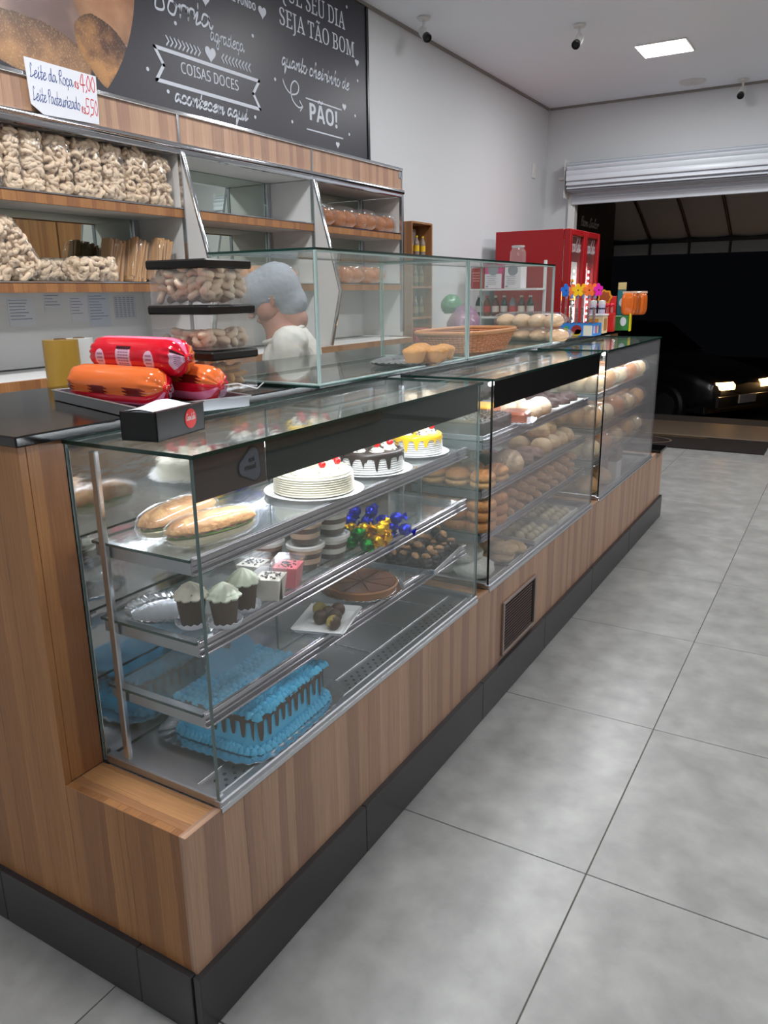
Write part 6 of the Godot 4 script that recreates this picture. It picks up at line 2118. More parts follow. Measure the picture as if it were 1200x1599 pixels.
func corner_goods() -> void:
	# wooden wall rack with little sauce bottles
	var wood: Material = M.wood
	var rk := thing("sauce_rack", "tall wooden rack of small bottles on the wall past the shelving", "rack", Vector3(-1.90, 0, -4.42))
	var b := mb()
	for s: float in [-1.0, 1.0]:
		b.box(Vector3(0, 1.40, s * 0.155), Vector3(0.18, 1.10, 0.016), 0.002)
	for k in 6:
		part("rack_shelf", bx(Vector3(0, [1.945, 1.72, 1.50, 1.28, 1.06, 0.86][k], 0), Vector3(0.18, 0.014, 0.296), wood, 0.001), rk)
	part("rack_sides", b.mesh(wood), rk)
	part("rack_back", bx(Vector3(-0.085, 1.40, 0), Vector3(0.008, 1.10, 0.30), mat(Color(0.30, 0.15, 0.10), 0.7), 0.0), rk)
	var names := ["left", "middle", "right"]
	for k in 3:
		bottle("sauce_bottle", "small dark sauce bottle with yellow label, %s on the rack's top shelf" % names[k], Vector3(-1.855, 1.727, -4.32 - 0.095 * k), 0.020, 0.135, Color(0.55, 0.50, 0.47), Color(0.86, 0.70, 0.10))
		single("spice_packet", bx(Vector3(0, 0.06, 0), Vector3(0.02, 0.115, 0.055), mat([Color(0.75, 0.74, 0.74), Color(0.45, 0.10, 0.10), Color(0.72, 0.70, 0.70)][k], 0.3), 0.004), "%s packet hanging behind the sauce bottles on the rack" % ["white", "dark red", "grey and white"][k], "packet", at(Vector3(-1.94, 1.80, -4.33 - 0.095 * k)))
	var bt := bottle("sauce_bottle", "small bottle on the lower shelves of the wooden rack", Vector3(-1.87, 1.507, -4.33), 0.022, 0.15, Color(0.35, 0.30, 0.22), Color(0.5, 0.45, 0.3), "bottles on the lower rack shelves")
	for k in 5:
		again(bt, at(Vector3(-1.87, 1.507 if k < 2 else 1.287, -4.33 - 0.09 * ((k + 1) % 3))))
	# packs and bags beside the rack, on a low table along the wall
	single("low_table", mb().box(Vector3(0, 0.985, 0), Vector3(0.42, 0.03, 0.94), 0.004).box(Vector3(0.15, 0.48, 0.45), Vector3(0.04, 0.97, 0.04), 0.003).box(Vector3(0.15, 0.48, -0.45), Vector3(0.04, 0.97, 0.04), 0.003).box(Vector3(-0.15, 0.48, 0.45), Vector3(0.04, 0.97, 0.04), 0.003).box(Vector3(-0.15, 0.48, -0.45), Vector3(0.04, 0.97, 0.04), 0.003).mesh(M.white), "white side table along the wall carrying the stuffed bags", "table", at(Vector3(-1.72, 0, -4.92)))
	var lump := func(called: String, label: String, p: Vector3, r: Vector3, c: Color, sd: float) -> void:
		var f := func(d: Vector3, q: Vector3) -> Vector3:
			var w := q * (1.0 + 0.16 * noise.get_noise_3d(d.x * 4.0 + sd, d.y * 4.0, d.z * 4.0))
			w.y = maxf(w.y, -r.y * 0.8)
			return w
		single(called, mb().blob(Vector3(0, r.y * 0.8, 0), r, Transform3D.IDENTITY, 30, 18, f).mesh(mat(c, 0.25)), label, "bag", at(p))
	lump.call("stuffed_bag", "puffed lilac plastic bag seen through the glass box", Vector3(-1.64, 1.0, -4.80), Vector3(0.13, 0.20, 0.16), Color(0.58, 0.42, 0.55), 2.0)
	lump.call("stuffed_bag", "green plastic packet on top of the bags by the rack", Vector3(-1.78, 1.30, -4.86), Vector3(0.07, 0.08, 0.13), Color(0.34, 0.58, 0.42), 5.0)
	lump.call("stuffed_bag", "blue and grey plastic bag low beside the rack", Vector3(-1.60, 1.0, -4.52), Vector3(0.10, 0.10, 0.10), Color(0.42, 0.48, 0.66), 8.0)
	single("red_carton", mb().box(Vector3(0, 0.07, 0), Vector3(0.10, 0.14, 0.20), 0.003).mesh(mat(Color(0.70, 0.22, 0.26), 0.4)), "red carton with white stripes low on the wooden rack", "carton", at(Vector3(-1.86, 1.067, -4.42)))
	# display shelf unit in front of the fridge side
	var g := thing("display_rack", "white display rack of boxes and bottles in front of the fridge's red side", "rack", Vector3(-1.60, 0, -5.58))
	for s: float in [-1.0, 1.0]:
		part("rack_post", bx(Vector3(s * 0.29, 0.86, -0.10), Vector3(0.02, 1.70, 0.03), M.white, 0.002), g)
	for k in 4:
		part("rack_shelf", bx(Vector3(0, [1.478, 1.25, 0.80, 0.35][k], 0), Vector3(0.60, 0.016, 0.24), M.white, 0.002), g)
	var boxes := [[-1.845, 0.12, 0.17, Color(0.62, 0.06, 0.09), "deep red box at the left of the rack's upper shelf"], [-1.70, 0.155, 0.20, Color(0.80, 0.20, 0.48), "white and magenta cake box with a round window"], [-1.525, 0.145, 0.19, Color(0.86, 0.86, 0.87), "white cake box with a grey round window"]]
	for q in boxes:
		var o := thing("cake_box", q[4], "box", Vector3(q[0], 1.487, -5.56))
		part("carton", bx(Vector3(0, q[2] / 2, 0), Vector3(q[1], q[2], 0.13), mat(q[3], 0.35), 0.003), o)
		if q[0] > -1.8:
			part("label", bx(Vector3(0, q[2] * 0.30, 0.066), Vector3(q[1] * 0.98, q[2] * 0.58, 0.002), mat(Color(0.86, 0.85, 0.86), 0.5), 0.0), o)
			var disc := []
			for k in 28:
				disc.append(Vector2.from_angle(TAU * k / 28) * q[1] * 0.30)
			part("window", mb().prism(disc, 0.002).mesh(mat(Color(0.55, 0.57, 0.60), 0.2)), o, at(Vector3(0, q[2] * 0.76, 0.0665)))
			var tx := mb()
			for k in 5:
				tx.box(Vector3(-q[1] * 0.10, q[2] * (0.50 - 0.08 * k), 0.0675), Vector3(q[1] * (0.6 - 0.07 * (k % 3)), 0.004, 0.0006), 0.0)
			tx.box(Vector3(-q[1] * 0.35, q[2] * 0.08, 0.0675), Vector3(0.022, 0.012, 0.0006), 0.0)
			part("printing", tx.mesh(M.ink_grey), o)
		else:
			var tx := mb()
			for k in 4:
				tx.box(Vector3(-0.01, 0.13 - 0.022 * k, 0.0655), Vector3(0.07 - 0.012 * (k % 2), 0.005, 0.0006), 0.0)
			part("printing", tx.mesh(mat(Color(0.85, 0.6, 0.55), 0.5)), o)
	var lab := ["dark", "amber", "red", "black", "clear", "brown", "dark green"]
	for k in 7:
		bottle("condiment_bottle", "%s condiment bottle on the rack's second shelf by the fridge" % lab[k], Vector3(-1.855 + 0.078 * k, 1.259, -5.56), 0.030, 0.17, [Color(0.06, 0.05, 0.05), Color(0.4, 0.2, 0.05), Color(0.35, 0.05, 0.05), Color(0.02, 0.02, 0.02), Color(0.45, 0.45, 0.47), Color(0.22, 0.10, 0.06), Color(0.05, 0.14, 0.08)][k], [Color(0.75, 0.72, 0.7), Color(0.7, 0.1, 0.1), Color(0.8, 0.75, 0.7)][k % 3])
	var jar := thing("glass_jar", "big empty clear glass jar standing on the white cake box", "jar", Vector3(-1.51, 1.687, -5.56))
	part("jar_body", mb().lathe([Vector2(0, 0.0), Vector2(0.062, 0), Vector2(0.066, 0.01), Vector2(0.066, 0.09), Vector2(0.050, 0.115), Vector2(0.050, 0.13)], 32, Transform3D.IDENTITY, true).mesh(glass(Color(0.9, 0.92, 0.92), 0.10)), jar)
	part("jar_rim", mb().lathe([Vector2(0.050, 0.125), Vector2(0.055, 0.127), Vector2(0.055, 0.138), Vector2(0.050, 0.14)], 32).mesh(mat(Color(0.7, 0.72, 0.72), 0.15)), jar)
	candy_stands()


func candy_stands() -> void:
	var T := 1.216
	# printed display carton with tubes of sweets under little windmill flowers
	var bx0 := thing("candy_carton", "open blue printed carton of sweet tubes on the stone top", "carton", Vector3(-0.365, T, -3.60))
	var w := 0.19
	var d := 0.17
	var blue := mat(Color(0.18, 0.50, 0.80), 0.4)
	var c := mb()
	for s: float in [-1.0, 1.0]:
		c.box(Vector3(s * w / 2, 0.034, 0), Vector3(0.002, 0.068, d), 0.0).box(Vector3(0, 0.034, s * d / 2), Vector3(w, 0.068, 0.002), 0.0)
	c.box(Vector3(0, 0.001, 0), Vector3(w, 0.002, d), 0.0)
	part("carton", c.mesh(blue), bx0)
	var pr := mb()
	var blob2 := func(x: float, y: float, rx: float, ry: float, m: Material) -> void:
		var q := []
		for k in 16:
			q.append(Vector2(x + cos(TAU * k / 16) * rx, y + sin(TAU * k / 16) * ry))
		part("print_patch", mb().prism(q, 0.0006).mesh(m), bx0, at(Vector3(0, 0, d / 2 + 0.0012)))
	blob2.call(-0.055, 0.038, 0.014, 0.016, mat(Color(0.25, 0.62, 0.25), 0.5))
	blob2.call(0.004, 0.034, 0.030, 0.026, mat(Color(0.55, 0.14, 0.16), 0.5))
	blob2.call(0.014, 0.024, 0.017, 0.014, mat(Color(0.88, 0.66, 0.55), 0.5))
	blob2.call(0.0, 0.010, 0.03, 0.009, mat(Color(0.86, 0.74, 0.16), 0.5))
	part("print_patch", bx(Vector3(0.068, 0.030, d / 2 + 0.0015), Vector3(0.05, 0.055, 0.0008), mat(Color(0.82, 0.82, 0.76), 0.5), 0.0), bx0)
	for k in 4:
		part("print_patch", bx(Vector3(w / 2 + 0.0015, 0.034, 0.06 - 0.035 * k), Vector3(0.0008, 0.04, 0.018), mat([Color(0.85, 0.85, 0.85), Color(0.8, 0.3, 0.5), Color(0.9, 0.75, 0.2), Color(0.3, 0.25, 0.3)][k], 0.5), 0.0), bx0)
	var n := 11
	for k in n:
		var x := -0.365 - 0.082 + 0.0164 * k
		var z := -3.575 - 0.04 * (k % 2)
		var o := thing("sweet_tube", "slim clear sweet tube, %s from the left in the blue carton" % ORD[k], "sweets", Vector3(x, T + 0.003, z), 0.0, "sweet tubes in the blue carton")
		part("tube", mb().lathe([Vector2(0, 0), Vector2(0.0072, 0), Vector2(0.0072, 0.205), Vector2(0, 0.205)], 12).mesh(M.acrylic), o)
		var sw := mb()
		for j in 22:
			sw.c = [lin(0.45, 0.30, 0.27), lin(0.55, 0.38, 0.36), lin(0.36, 0.24, 0.24), lin(0.62, 0.45, 0.38)][(j * 3 + k) % 4]
			sw.blob(Vector3(0.001 * sin(j * 2.0), 0.006 + 0.0068 * j, 0.001 * cos(j * 3.0)), Vector3(0.0058, 0.004, 0.0058), Transform3D.IDENTITY, 8, 5)
		part("sweets", sw.mesh(M.tint), o, Transform3D.IDENTITY, "stuff")
		part("cap", mb().lathe([Vector2(0, 0.20), Vector2(0.008, 0.20), Vector2(0.008, 0.222), Vector2(0, 0.222)], 12).mesh(mat(Color(0.55, 0.58, 0.75), 0.3)), o)
	var petals := [[-0.083, Color(0.10, 0.45, 0.85), "blue"], [-0.046, Color(0.98, 0.50, 0.22), "pale orange"], [-0.012, Color(0.98, 0.78, 0.05), "yellow"], [0.016, Color(0.97, 0.74, 0.06), "golden yellow"], [0.052, Color(0.98, 0.48, 0.20), "orange"], [0.076, Color(0.97, 0.50, 0.22), "second orange"], [0.100, Color(0.92, 0.15, 0.72), "magenta"]]
	for k in petals.size():
		var p = petals[k]
		var o := thing("windmill_flower", "%s plastic windmill flower on top of the sweet tubes" % p[2], "toy", Vector3(-0.365 + p[0], T + 0.247, -3.56 - 0.02 * (k % 2)), [0.9, 0.2, 0.1, 0.3, 0.0, 0.3, 1.1][k])
		var pts := []
		for i in 60:
			var a := TAU * i / 60
			pts.append(Vector2.from_angle(a + 0.4) * (0.017 + 0.019 * pow(absf(cos(a * 2.5)), 0.6)))
		part("petals", mb().prism(pts, 0.004).mesh(mat(p[1], 0.35)), o)
		part("hub", mb().lathe([Vector2(0, 0), Vector2(0.004, 0), Vector2(0.003, 0.004), Vector2(0, 0.005)], 10, Transform3D(Basis(Vector3(1, 0, 0), PI / 2), Vector3(0, 0, 0.004))).mesh(mat(Color(0.12, 0.10, 0.12), 0.4)), o)
		part("stem", mb().tube([Vector3(0, 0, -0.004), Vector3(0, -0.030, -0.006)], 0.0025, 6).mesh(M.white), o)
	# a second carton with white-capped tubs
	var cr := thing("candy_carton", "cream and yellow printed carton behind the blue one", "carton", Vector3(-0.345, T, -3.86))
	part("carton", bx(Vector3(0, 0.05, 0), Vector3(0.10, 0.10, 0.10), mat(Color(0.84, 0.76, 0.60), 0.5), 0.002), cr)
	part("print_patch", bx(Vector3(-0.012, 0.05, 0.0508), Vector3(0.07, 0.07, 0.0008), mat(Color(0.80, 0.52, 0.12), 0.5), 0.0), cr)
	part("print_patch", bx(Vector3(0.0508, 0.05, 0.0), Vector3(0.0008, 0.07, 0.06), mat(Color(0.65, 0.45, 0.25), 0.5), 0.0), cr)
	part("lid_flap", bx(Vector3(0, 0.105, 0), Vector3(0.11, 0.010, 0.11), M.white, 0.002), cr)
	for k in 2:
		var o := thing("white_tub", ["left white sweet tub standing on the cream carton", "right white sweet tub standing on the cream carton"][k], "tub", Vector3(-0.368 + 0.05 * k, T + 0.110, -3.85))
		part("tub_body", mb().lathe([Vector2(0, 0), Vector2(0.018, 0), Vector2(0.020, 0.055), Vector2(0, 0.055)], 16).mesh(mat(Color(0.78, 0.77, 0.86), 0.3)), o)
		part("cap", mb().lathe([Vector2(0, 0.055), Vector2(0.021, 0.055), Vector2(0.020, 0.075), Vector2(0, 0.080)], 16).mesh(M.white), o)
		part("band", mb().lathe([Vector2(0.0205, 0.028), Vector2(0.0212, 0.028), Vector2(0.0212, 0.036), Vector2(0.0205, 0.036)], 16).mesh(mat(Color(0.25, 0.22, 0.35), 0.4)), o)
	# red lollipop display with a yellow crest
	var rd := thing("lollipop_display", "red lollipop display box with a yellow shaped crest", "display box", Vector3(-0.345, T, -4.06), 0.1)
	part("box", bx(Vector3(0, 0.055, 0), Vector3(0.10, 0.11, 0.09), mat(Color(0.80, 0.10, 0.10), 0.35), 0.003), rd)
	part("backboard", bx(Vector3(0.0, 0.14, -0.035), Vector3(0.10, 0.14, 0.004), mat(Color(0.78, 0.10, 0.10), 0.4), 0.001), rd)
	var crest := []
	for i in 40:
		var a := TAU * i / 40
		crest.append(Vector2(cos(a) * 0.042, sin(a) * 0.042) * (1.0 + 0.10 * cos(a * 7.0)))
	part("crest", mb().prism(crest, 0.004).mesh(mat(Color(0.90, 0.62, 0.06), 0.4)), rd, at(Vector3(-0.02, 0.205, -0.03)))
	part("crest", mb().prism(crest.map(func(q: Vector2) -> Vector2: return q * 0.75), 0.003).mesh(mat(Color(0.66, 0.30, 0.06), 0.4)), rd, at(Vector3(-0.02, 0.205, -0.026)))
	for k in 8:
		var q := Vector3(-0.385 + 0.026 * (k % 4), T + 0.112, -4.05 + 0.03 * (k / 4))
		var o := thing("lollipop", "wrapped red lollipop, %s row, %s from the left in the red display" % [["front", "back"][k / 4], ORD[k % 4]], "sweet", q, 0.0, "lollipops in the red display box")
		part("stick", mb().tube([Vector3.ZERO, Vector3(0, 0.035, 0)], 0.0015, 5).mesh(M.white), o)
		part("head", mb().blob(Vector3(0, 0.046, 0), Vector3(0.012, 0.012, 0.012), Transform3D.IDENTITY, 12, 8).mesh(mat(Color(0.78, 0.10, 0.18), 0.15)), o)
	# green and yellow stand with orange snack packs
	var st := thing("snack_stand", "green and yellow snack stand with a beige header at the counter end", "display stand", Vector3(-0.285, T, -4.22), 0.15)
	part("foot", bx(Vector3(0, 0.045, 0), Vector3(0.085, 0.09, 0.06), mat(Color(0.16, 0.52, 0.22), 0.4), 0.003), st)
	part("foot_side", bx(Vector3(0.048, 0.05, 0), Vector3(0.012, 0.11, 0.062), mat(Color(0.88, 0.80, 0.08), 0.4), 0.003), st)
	part("backboard", bx(Vector3(-0.015, 0.15, -0.02), Vector3(0.05, 0.20, 0.005), mat(Color(0.10, 0.48, 0.52), 0.4), 0.001), st)
	part("header", bx(Vector3(-0.015, 0.265, -0.02), Vector3(0.05, 0.05, 0.005), mat(Color(0.80, 0.74, 0.50), 0.5), 0.001), st)
	for y: float in [0.055, 0.17]:
		var e := []
		for i in 24:
			e.append(Vector2(cos(TAU * i / 24) * 0.019, sin(TAU * i / 24) * 0.027))
		part("picture_oval", mb().prism(e, 0.001).mesh(mat(Color(0.80, 0.86, 0.88), 0.4)), st, at(Vector3(0.008 if y < 0.1 else -0.010, y, 0.0305 if y < 0.1 else -0.017)))
	part("arm", mb().tube([Vector3(-0.01, 0.215, -0.015), Vector3(0.03, 0.225, 0.0), Vector3(0.10, 0.232, 0.0)], 0.003, 6).mesh(M.steel), st)
	for k in 5:
		var o := thing("snack_pack", "orange snack pack, %s from the left on the snack stand" % ORD[k], "snack", Vector3(-0.255 + 0.017 * k, T + 0.095, -4.20 - 0.016 * k), 0.25 + 0.1 * sin(k * 2.0), "orange snack packs on the stand")
		var f := func(dd: Vector3, q: Vector3) -> Vector3:
			var nn := pow(pow(absf(dd.x), 4.0) + pow(absf(dd.y), 4.0) + pow(absf(dd.z), 4.0), 0.25)
			var r := dd / nn * Vector3(0.036, 0.066, 0.013)
			r.z *= 1.0 - 0.7 * pow(absf(r.y) / 0.066, 4.0)
			return r * (1.0 + 0.05 * noise.get_noise_3d(dd.x * 8.0 + k * 5.0, dd.y * 8.0, dd.z * 8.0))
		part("packet", mb().blob(Vector3(0, 0.066, 0), Vector3.ONE, Transform3D.IDENTITY, 20, 14, f).mesh(mat(Color(0.86, 0.42, 0.12).darkened(0.12 * (k % 3)), 0.15)), o)
		part("top_seal", bx(Vector3(0, 0.135, 0), Vector3(0.066, 0.014, 0.002), mat(Color(0.85, 0.72, 0.62), 0.3), 0.0), o)


func fittings() -> void:
	var cams := [[Vector3(-1.80, 3.256, -4.42), 0.75, "white bullet camera on the ceiling beside the wall board"], [Vector3(-0.95, 3.256, -5.15), 0.1, "white bullet camera hanging from the middle of the ceiling"], [Vector3(-0.15, 3.256, -7.42), 0.0, "white bullet camera on the ceiling above the doorway"]]
	for c in cams:
		var o := thing("security_camera", c[2], "camera", c[0], c[1])
		part("base_plate", mb().lathe([Vector2(0, -0.016), Vector2(0.04, -0.016), Vector2(0.045, -0.004), Vector2(0.045, 0), Vector2(0, 0)], 24).mesh(M.white_plastic), o)
		part("bracket", mb().tube([Vector3(0, -0.012, 0), Vector3(0, -0.06, 0), Vector3(0, -0.085, 0.012)], 0.010, 10).mesh(M.white_plastic), o)
		var tilt := Transform3D(Basis(Vector3(1, 0, 0), 0.9 + PI / 2 - 0.35), Vector3(0, -0.105, 0.02))
		part("camera_body", mb().lathe([Vector2(0, -0.06), Vector2(0.028, -0.06), Vector2(0.031, -0.05), Vector2(0.031, 0.055), Vector2(0.028, 0.06), Vector2(0, 0.06)], 24, tilt).mesh(M.white_plastic), o)
		part("lens", mb().lathe([Vector2(0, 0.058), Vector2(0.029, 0.058), Vector2(0.030, 0.085), Vector2(0.024, 0.088), Vector2(0.020, 0.078), Vector2(0, 0.076)], 24, tilt).mesh(M.black_plastic), o)
	var s := thing("ceiling_plate", "round white plate on the ceiling near the doorway", "ceiling fitting", Vector3(-0.55, 3.257, -7.25))
	part("plate", mb().lathe([Vector2(0, -0.012), Vector2(0.10, -0.012), Vector2(0.115, -0.003), Vector2(0.115, 0), Vector2(0, 0)], 32).mesh(M.white_plastic), s)
	part("nub", mb().lathe([Vector2(0, -0.03), Vector2(0.012, -0.03), Vector2(0.014, -0.012), Vector2(0, -0.012)], 16).mesh(M.white_plastic), s)
	var w := thing("wall_switch", "white switch plate high on the left wall near the corner", "switch", Vector3(-1.997, 2.625, -7.18))
	part("plate", bx(Vector3(0.003, 0, 0), Vector3(0.008, 0.135, 0.085), M.white_plastic, 0.003), w)
	part("button", bx(Vector3(0.008, 0, 0), Vector3(0.005, 0.05, 0.03), M.white, 0.002), w)
func field_mesh(b: MB, bones: Array, cell: float, k: float) -> void:
	# tapered capsules [a, b, ra, rb] (and an optional squash) joined by a smooth minimum, meshed as surface nets
	var lo := Vector3.ONE * 1e9
	var hi := -lo
	for e in bones:
		var r := maxf(e[2], e[3]) + k + cell * 2
		lo = lo.min(e[0] - Vector3.ONE * r).min(e[1] - Vector3.ONE * r)
		hi = hi.max(e[0] + Vector3.ONE * r).max(e[1] + Vector3.ONE * r)
	var n := Vector3i(((hi - lo) / cell).ceil()) + Vector3i.ONE
	var f := PackedFloat32Array()
	f.resize(n.x * n.y * n.z)
	f.fill(9.0)
	for e in bones:
		var a: Vector3 = e[0]
		var ab: Vector3 = e[1] - a
		var ra: float = e[2]
		var rb: float = e[3]
		var r := maxf(ra, rb) + k + cell * 2
		var l2 := maxf(ab.length_squared(), 1e-9)
		var i0 := Vector3i(((a.min(e[1]) - Vector3.ONE * r - lo) / cell).floor()).clamp(Vector3i.ZERO, n - Vector3i.ONE)
		var i1 := Vector3i(((a.max(e[1]) + Vector3.ONE * r - lo) / cell).ceil()).clamp(Vector3i.ZERO, n - Vector3i.ONE)
		for z in range(i0.z, i1.z + 1):
			for y in range(i0.y, i1.y + 1):
				var row := (z * n.y + y) * n.x
				for x in range(i0.x, i1.x + 1):
					var p := lo + Vector3(x, y, z) * cell - a
					var t := clampf(p.dot(ab) / l2, 0.0, 1.0)
					var d := (p - ab * t).length() - lerpf(ra, rb, t)
					var o := f[row + x]
					var h := maxf(k - absf(o - d), 0.0) / k
					f[row + x] = minf(o, d) - h * h * k * 0.25
	var id := {}
	for z in n.z - 1:
		for y in n.y - 1:
			var row := (z * n.y + y) * n.x
			for x in n.x - 1:
				var i := row + x
				var f0 := f[i]
				if f0 > cell * 3.0 or f0 < -cell * 3.0:
					continue
				var sum := Vector3.ZERO
				var cnt := 0
				var c := [f0, f[i + 1], f[i + n.x], f[i + n.x + 1], f[i + n.x * n.y], f[i + n.x * n.y + 1], f[i + n.x * n.y + n.x], f[i + n.x * n.y + n.x + 1]]
				for q: Vector2i in [Vector2i(0, 1), Vector2i(2, 3), Vector2i(4, 5), Vector2i(6, 7), Vector2i(0, 2), Vector2i(1, 3), Vector2i(4, 6), Vector2i(5, 7), Vector2i(0, 4), Vector2i(1, 5), Vector2i(2, 6), Vector2i(3, 7)]:
					var u: float = c[q.x]
					var w: float = c[q.y]
					if (u < 0.0) != (w < 0.0):
						var t := u / (u - w)
						var pu := Vector3(q.x & 1, (q.x >> 1) & 1, q.x >> 2)
						var pw := Vector3(q.y & 1, (q.y >> 1) & 1, q.y >> 2)
						sum += pu.lerp(pw, t)
						cnt += 1
				if cnt > 0:
					id[i] = b.vert(lo + (Vector3(x, y, z) + sum / cnt) * cell)
	var sx := 1
	var sy := n.x
	var sz := n.x * n.y
	for i: int in id:
		for ax in 3:
			var step: int = [sx, sy, sz][ax]
			var p1: int = [sy, sz, sx][ax]
			var p2: int = [sz, sx, sy][ax]
			var u := f[i]
			var w := f[i + step]
			if (u < 0.0) == (w < 0.0):
				continue
			if not (id.has(i - p1) and id.has(i - p2) and id.has(i - p1 - p2)):
				continue
			var q := [id[i], id[i - p1], id[i - p1 - p2], id[i - p2]]
			if u < 0.0:
				b.ix.append_array([q[0], q[1], q[2], q[0], q[2], q[3]])
			else:
				b.ix.append_array([q[0], q[2], q[1], q[0], q[3], q[2]])


func person() -> void:
	# a shop worker behind the glass boxes, in profile, looking down to the left (local +z is forward)
	var o := thing("person", "person in white shirt and pale hairnet bent over work behind the glass box", "person", Vector3(-1.17, 0, -1.937), -0.906)
	o.scale = Vector3.ONE * 0.985
	var skin := mat(Color(0.66, 0.47, 0.41), 0.6)
	skin.subsurf_scatter_enabled = true
	skin.subsurf_scatter_strength = 0.1
	var neck := Vector3(0, 1.335, 0.035)
	var head := Vector3(0, 1.462, 0.075)
	var sh := Vector3(0.165, 1.275, 0.0)
	var el := Vector3(0.205, 1.02, 0.045)
	var wr := Vector3(0.13, 0.985, 0.285)
	var limbs := []
	for s: float in [-1.0, 1.0]:
		var m := Vector3(s, 1, 1)
		limbs.append_array([[sh * m, el * m, 0.056, 0.041], [el * m, wr * m, 0.042, 0.026]])
		limbs.append_array([[Vector3(0.09 * s, 0.90, -0.05), Vector3(0.10 * s, 0.49, -0.02), 0.092, 0.060], [Vector3(0.10 * s, 0.49, -0.02), Vector3(0.105 * s, 0.10, -0.05), 0.060, 0.040], [Vector3(0.105 * s, 0.06, -0.06), Vector3(0.115 * s, 0.035, 0.11), 0.042, 0.030]])
		limbs.append([Vector3(0, 1.27, 0.0), sh * m, 0.075, 0.060])
	limbs.append_array([[Vector3(-0.06, 0.95, -0.05), Vector3(0.06, 0.95, -0.05), 0.12, 0.12], [Vector3(0, 1.0, -0.045), Vector3(0, 1.22, -0.015), 0.115, 0.115], [Vector3(-0.07, 1.19, 0.0), Vector3(0.07, 1.19, 0.0), 0.105, 0.105], [Vector3(0, 1.28, 0.005), neck + Vector3(0, 0.06, 0.03), 0.070, 0.064]])
	var body := mb()
	field_mesh(body, limbs, 0.013, 0.045)
	# head: skull, jaw, nose, lips, ears, tilted forward to look down
	var t := Transform3D(Basis(Vector3(1, 0, 0), 0.45), head)
	var hb := []
	for e in [[Vector3(0, 0.025, -0.025), Vector3(0, 0.03, 0.02), 0.082, 0.078], [Vector3(-0.03, -0.03, 0.03), Vector3(0.03, -0.03, 0.03), 0.052, 0.052], [Vector3(0, -0.085, 0.065), Vector3(0, -0.07, 0.04), 0.022, 0.04], [Vector3(0, 0.012, 0.096), Vector3(0, -0.022, 0.113), 0.007, 0.011], [Vector3(-0.011, -0.026, 0.100), Vector3(0.011, -0.026, 0.100), 0.008, 0.008], [Vector3(-0.018, -0.051, 0.089), Vector3(0.018, -0.051, 0.089), 0.006, 0.006], [Vector3(-0.016, -0.061, 0.086), Vector3(0.016, -0.061, 0.086), 0.007, 0.007], [Vector3(-0.045, 0.022, 0.078), Vector3(-0.012, 0.020, 0.092), 0.008, 0.008], [Vector3(0.045, 0.022, 0.078), Vector3(0.012, 0.020, 0.092), 0.008, 0.008], [Vector3(-0.082, 0.015, -0.012), Vector3(-0.080, -0.020, -0.002), 0.012, 0.008], [Vector3(0.082, 0.015, -0.012), Vector3(0.080, -0.020, -0.002), 0.012, 0.008], [Vector3(0, -0.03, -0.03), Vector3(0, -0.12, -0.055), 0.060, 0.060]]:
		hb.append([t * e[0], t * e[1], e[2], e[3]])
	field_mesh(body, hb, 0.005, 0.014)
	for s: float in [-1.0, 1.0]:
		var m := Vector3(s, 1, 1)
		var dir := (wr - el).normalized()
		var side := Vector3(-1, -0.15, 0.1).normalized()
		var w0 := wr
		var hand := [[w0, w0 + dir * 0.055, 0.026, 0.024], [w0 + dir * 0.045 + side * 0.022, w0 + dir * 0.075 + side * 0.026, 0.016, 0.012], [w0 + dir * 0.045 - side * 0.022, w0 + dir * 0.075 - side * 0.026, 0.016, 0.012]]
		for k in 4:
			var off := side * (0.028 - 0.0187 * k)
			var l: float = [0.038, 0.043, 0.040, 0.031][k]
			var p0 := w0 + dir * 0.078 + off
			var p1 := p0 + (dir + Vector3(0, -0.25, 0)).normalized() * l
			var p2 := p1 + (dir + Vector3(0, -0.9, 0)).normalized() * l * 0.65
			var p3 := p2 + (dir * 0.6 + Vector3(0, -1.1, 0)).normalized() * l * 0.5
			hand.append_array([[p0, p1, 0.0092, 0.0086], [p1, p2, 0.0086, 0.008], [p2, p3, 0.008, 0.007]])
		var q0 := w0 + dir * 0.02 + side * 0.024
		var q1 := q0 + (dir * 0.7 + side + Vector3(0, -0.3, 0)).normalized() * 0.042
		var q2 := q1 + (dir + side * 0.3 + Vector3(0, -0.4, 0)).normalized() * 0.030
		hand.append_array([[q0, q1, 0.013, 0.010], [q1, q2, 0.010, 0.008]])
		var moved := []
		for e in hand:
			moved.append([e[0] * m, e[1] * m, e[2], e[3]])
		field_mesh(body, moved, 0.0042, 0.006)
	part("body", body.mesh(skin), o)
	for s: float in [-1.0, 1.0]:
		part("eye", mb().blob(t * Vector3(0.030 * s, 0.008, 0.079), Vector3.ONE * 0.0105, Transform3D.IDENTITY, 12, 8).mesh(mat(Color(0.75, 0.73, 0.70), 0.2)), o)
		part("brow", mb().tube([t * Vector3(0.014 * s, 0.030, 0.098), t * Vector3(0.03 * s, 0.034, 0.094), t * Vector3(0.048 * s, 0.028, 0.080)], 0.0035, 6).mesh(mat(Color(0.08, 0.05, 0.04), 0.8)), o)
	part("mouth", mb().tube([t * Vector3(-0.020, -0.056, 0.092), t * Vector3(0, -0.055, 0.0965), t * Vector3(0.020, -0.056, 0.092)], 0.0035, 6).mesh(mat(Color(0.48, 0.24, 0.22), 0.5)), o)
	var hair := []
	for e in [[Vector3(0, 0.035, -0.03), Vector3(0, 0.045, 0.015), 0.087, 0.082], [Vector3(0, -0.01, -0.05), Vector3(0, 0.02, -0.04), 0.070, 0.08]]:
		hair.append([t * e[0], t * e[1], e[2], e[3]])
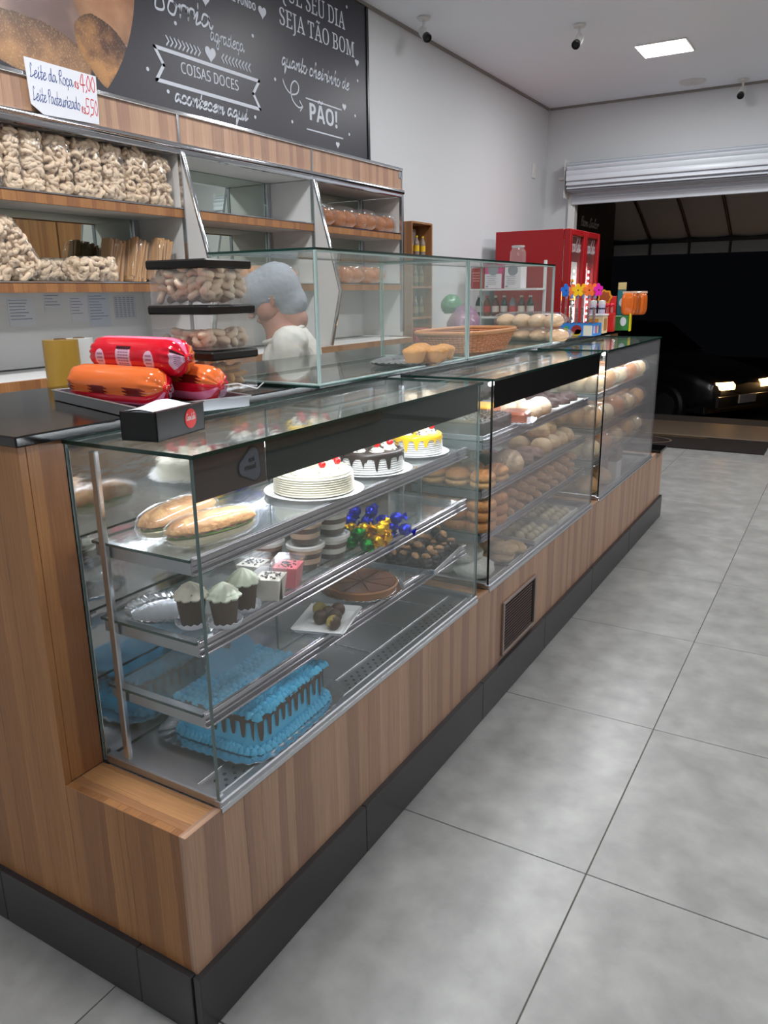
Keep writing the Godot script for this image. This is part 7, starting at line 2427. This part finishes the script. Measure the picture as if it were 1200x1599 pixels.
	var hm := mb()
	field_mesh(hm, hair, 0.008, 0.02)
	part("hair", hm.mesh(mat(Color(0.13, 0.10, 0.09), 0.7)), o)
	var net := []
	for e in [[Vector3(0, 0.045, -0.05), Vector3(0, 0.05, 0.03), 0.097, 0.090], [Vector3(0, -0.045, -0.068), Vector3(0, 0.03, -0.05), 0.080, 0.094]]:
		net.append([t * e[0], t * e[1], e[2], e[3]])
	var nm := mb()
	field_mesh(nm, net, 0.009, 0.03)
	for i in nm.v.size():
		var q := nm.v[i]
		nm.v[i] = q + (q - head).normalized() * 0.004 * noise.get_noise_3d(q.x * 60.0, q.y * 60.0, q.z * 60.0)
	var netm := mat(Color(0.62, 0.65, 0.69, 0.78), 0.8)
	netm.transparency = BaseMaterial3D.TRANSPARENCY_ALPHA
	part("hairnet", nm.mesh(netm), o)
	var band := []
	for k in 36:
		var a := TAU * k / 36
		band.append(t * Vector3(cos(a) * 0.086, 0.002 + 0.030 * sin(a), sin(a) * 0.098 - 0.018))
	part("hairnet_band", mb().tube(band, 0.005, 6, true).mesh(mat(Color(0.70, 0.75, 0.82), 0.8)), o)
	# loose white T-shirt, trousers and shoes over the same bones
	var shirt := []
	for s: float in [-1.0, 1.0]:
		var m := Vector3(s, 1, 1)
		shirt.append([sh * m, sh.lerp(el, 0.62) * m, 0.072, 0.068])
		shirt.append([Vector3(0, 1.265, -0.005), sh * m, 0.090, 0.074])
	shirt.append_array([[Vector3(-0.06, 0.90, -0.05), Vector3(0.06, 0.90, -0.05), 0.138, 0.138], [Vector3(0, 0.98, -0.045), Vector3(0, 1.21, -0.015), 0.128, 0.128], [Vector3(-0.07, 1.185, 0.0), Vector3(0.07, 1.185, 0.0), 0.119, 0.119]])
	var st := mb()
	field_mesh(st, shirt, 0.012, 0.03)
	for i in st.v.size():
		var q := st.v[i]
		st.v[i] = q + Vector3(noise.get_noise_3d(q.x * 14, q.y * 10, q.z * 14), 0, noise.get_noise_3d(q.x * 14 + 40, q.y * 10, q.z * 14)) * 0.012
	var cloth := mat(Color(0.80, 0.80, 0.77), 0.85)
	part("shirt", st.mesh(cloth), o)
	var collar := []
	for k in 28:
		var a := TAU * k / 28
		collar.append(neck + Vector3(cos(a) * 0.086, -0.022 - 0.036 * sin(a), sin(a) * 0.088 - 0.012))
	part("collar", mb().tube(collar, 0.011, 6, true).mesh(cloth), o)
	var tr := []
	for s: float in [-1.0, 1.0]:
		tr.append_array([[Vector3(0.09 * s, 0.88, -0.05), Vector3(0.10 * s, 0.49, -0.02), 0.108, 0.076], [Vector3(0.10 * s, 0.49, -0.02), Vector3(0.105 * s, 0.11, -0.05), 0.076, 0.064]])
	var tm := mb()
	field_mesh(tm, tr, 0.016, 0.03)
	part("trousers", tm.mesh(mat(Color(0.10, 0.10, 0.12), 0.85)), o)
	for s: float in [-1.0, 1.0]:
		var sm := mb()
		field_mesh(sm, [[Vector3(0.105 * s, 0.055, -0.06), Vector3(0.115 * s, 0.045, 0.115), 0.050, 0.040]], 0.012, 0.02)
		part("shoe", sm.mesh(mat(Color(0.85, 0.85, 0.84), 0.5)), o)
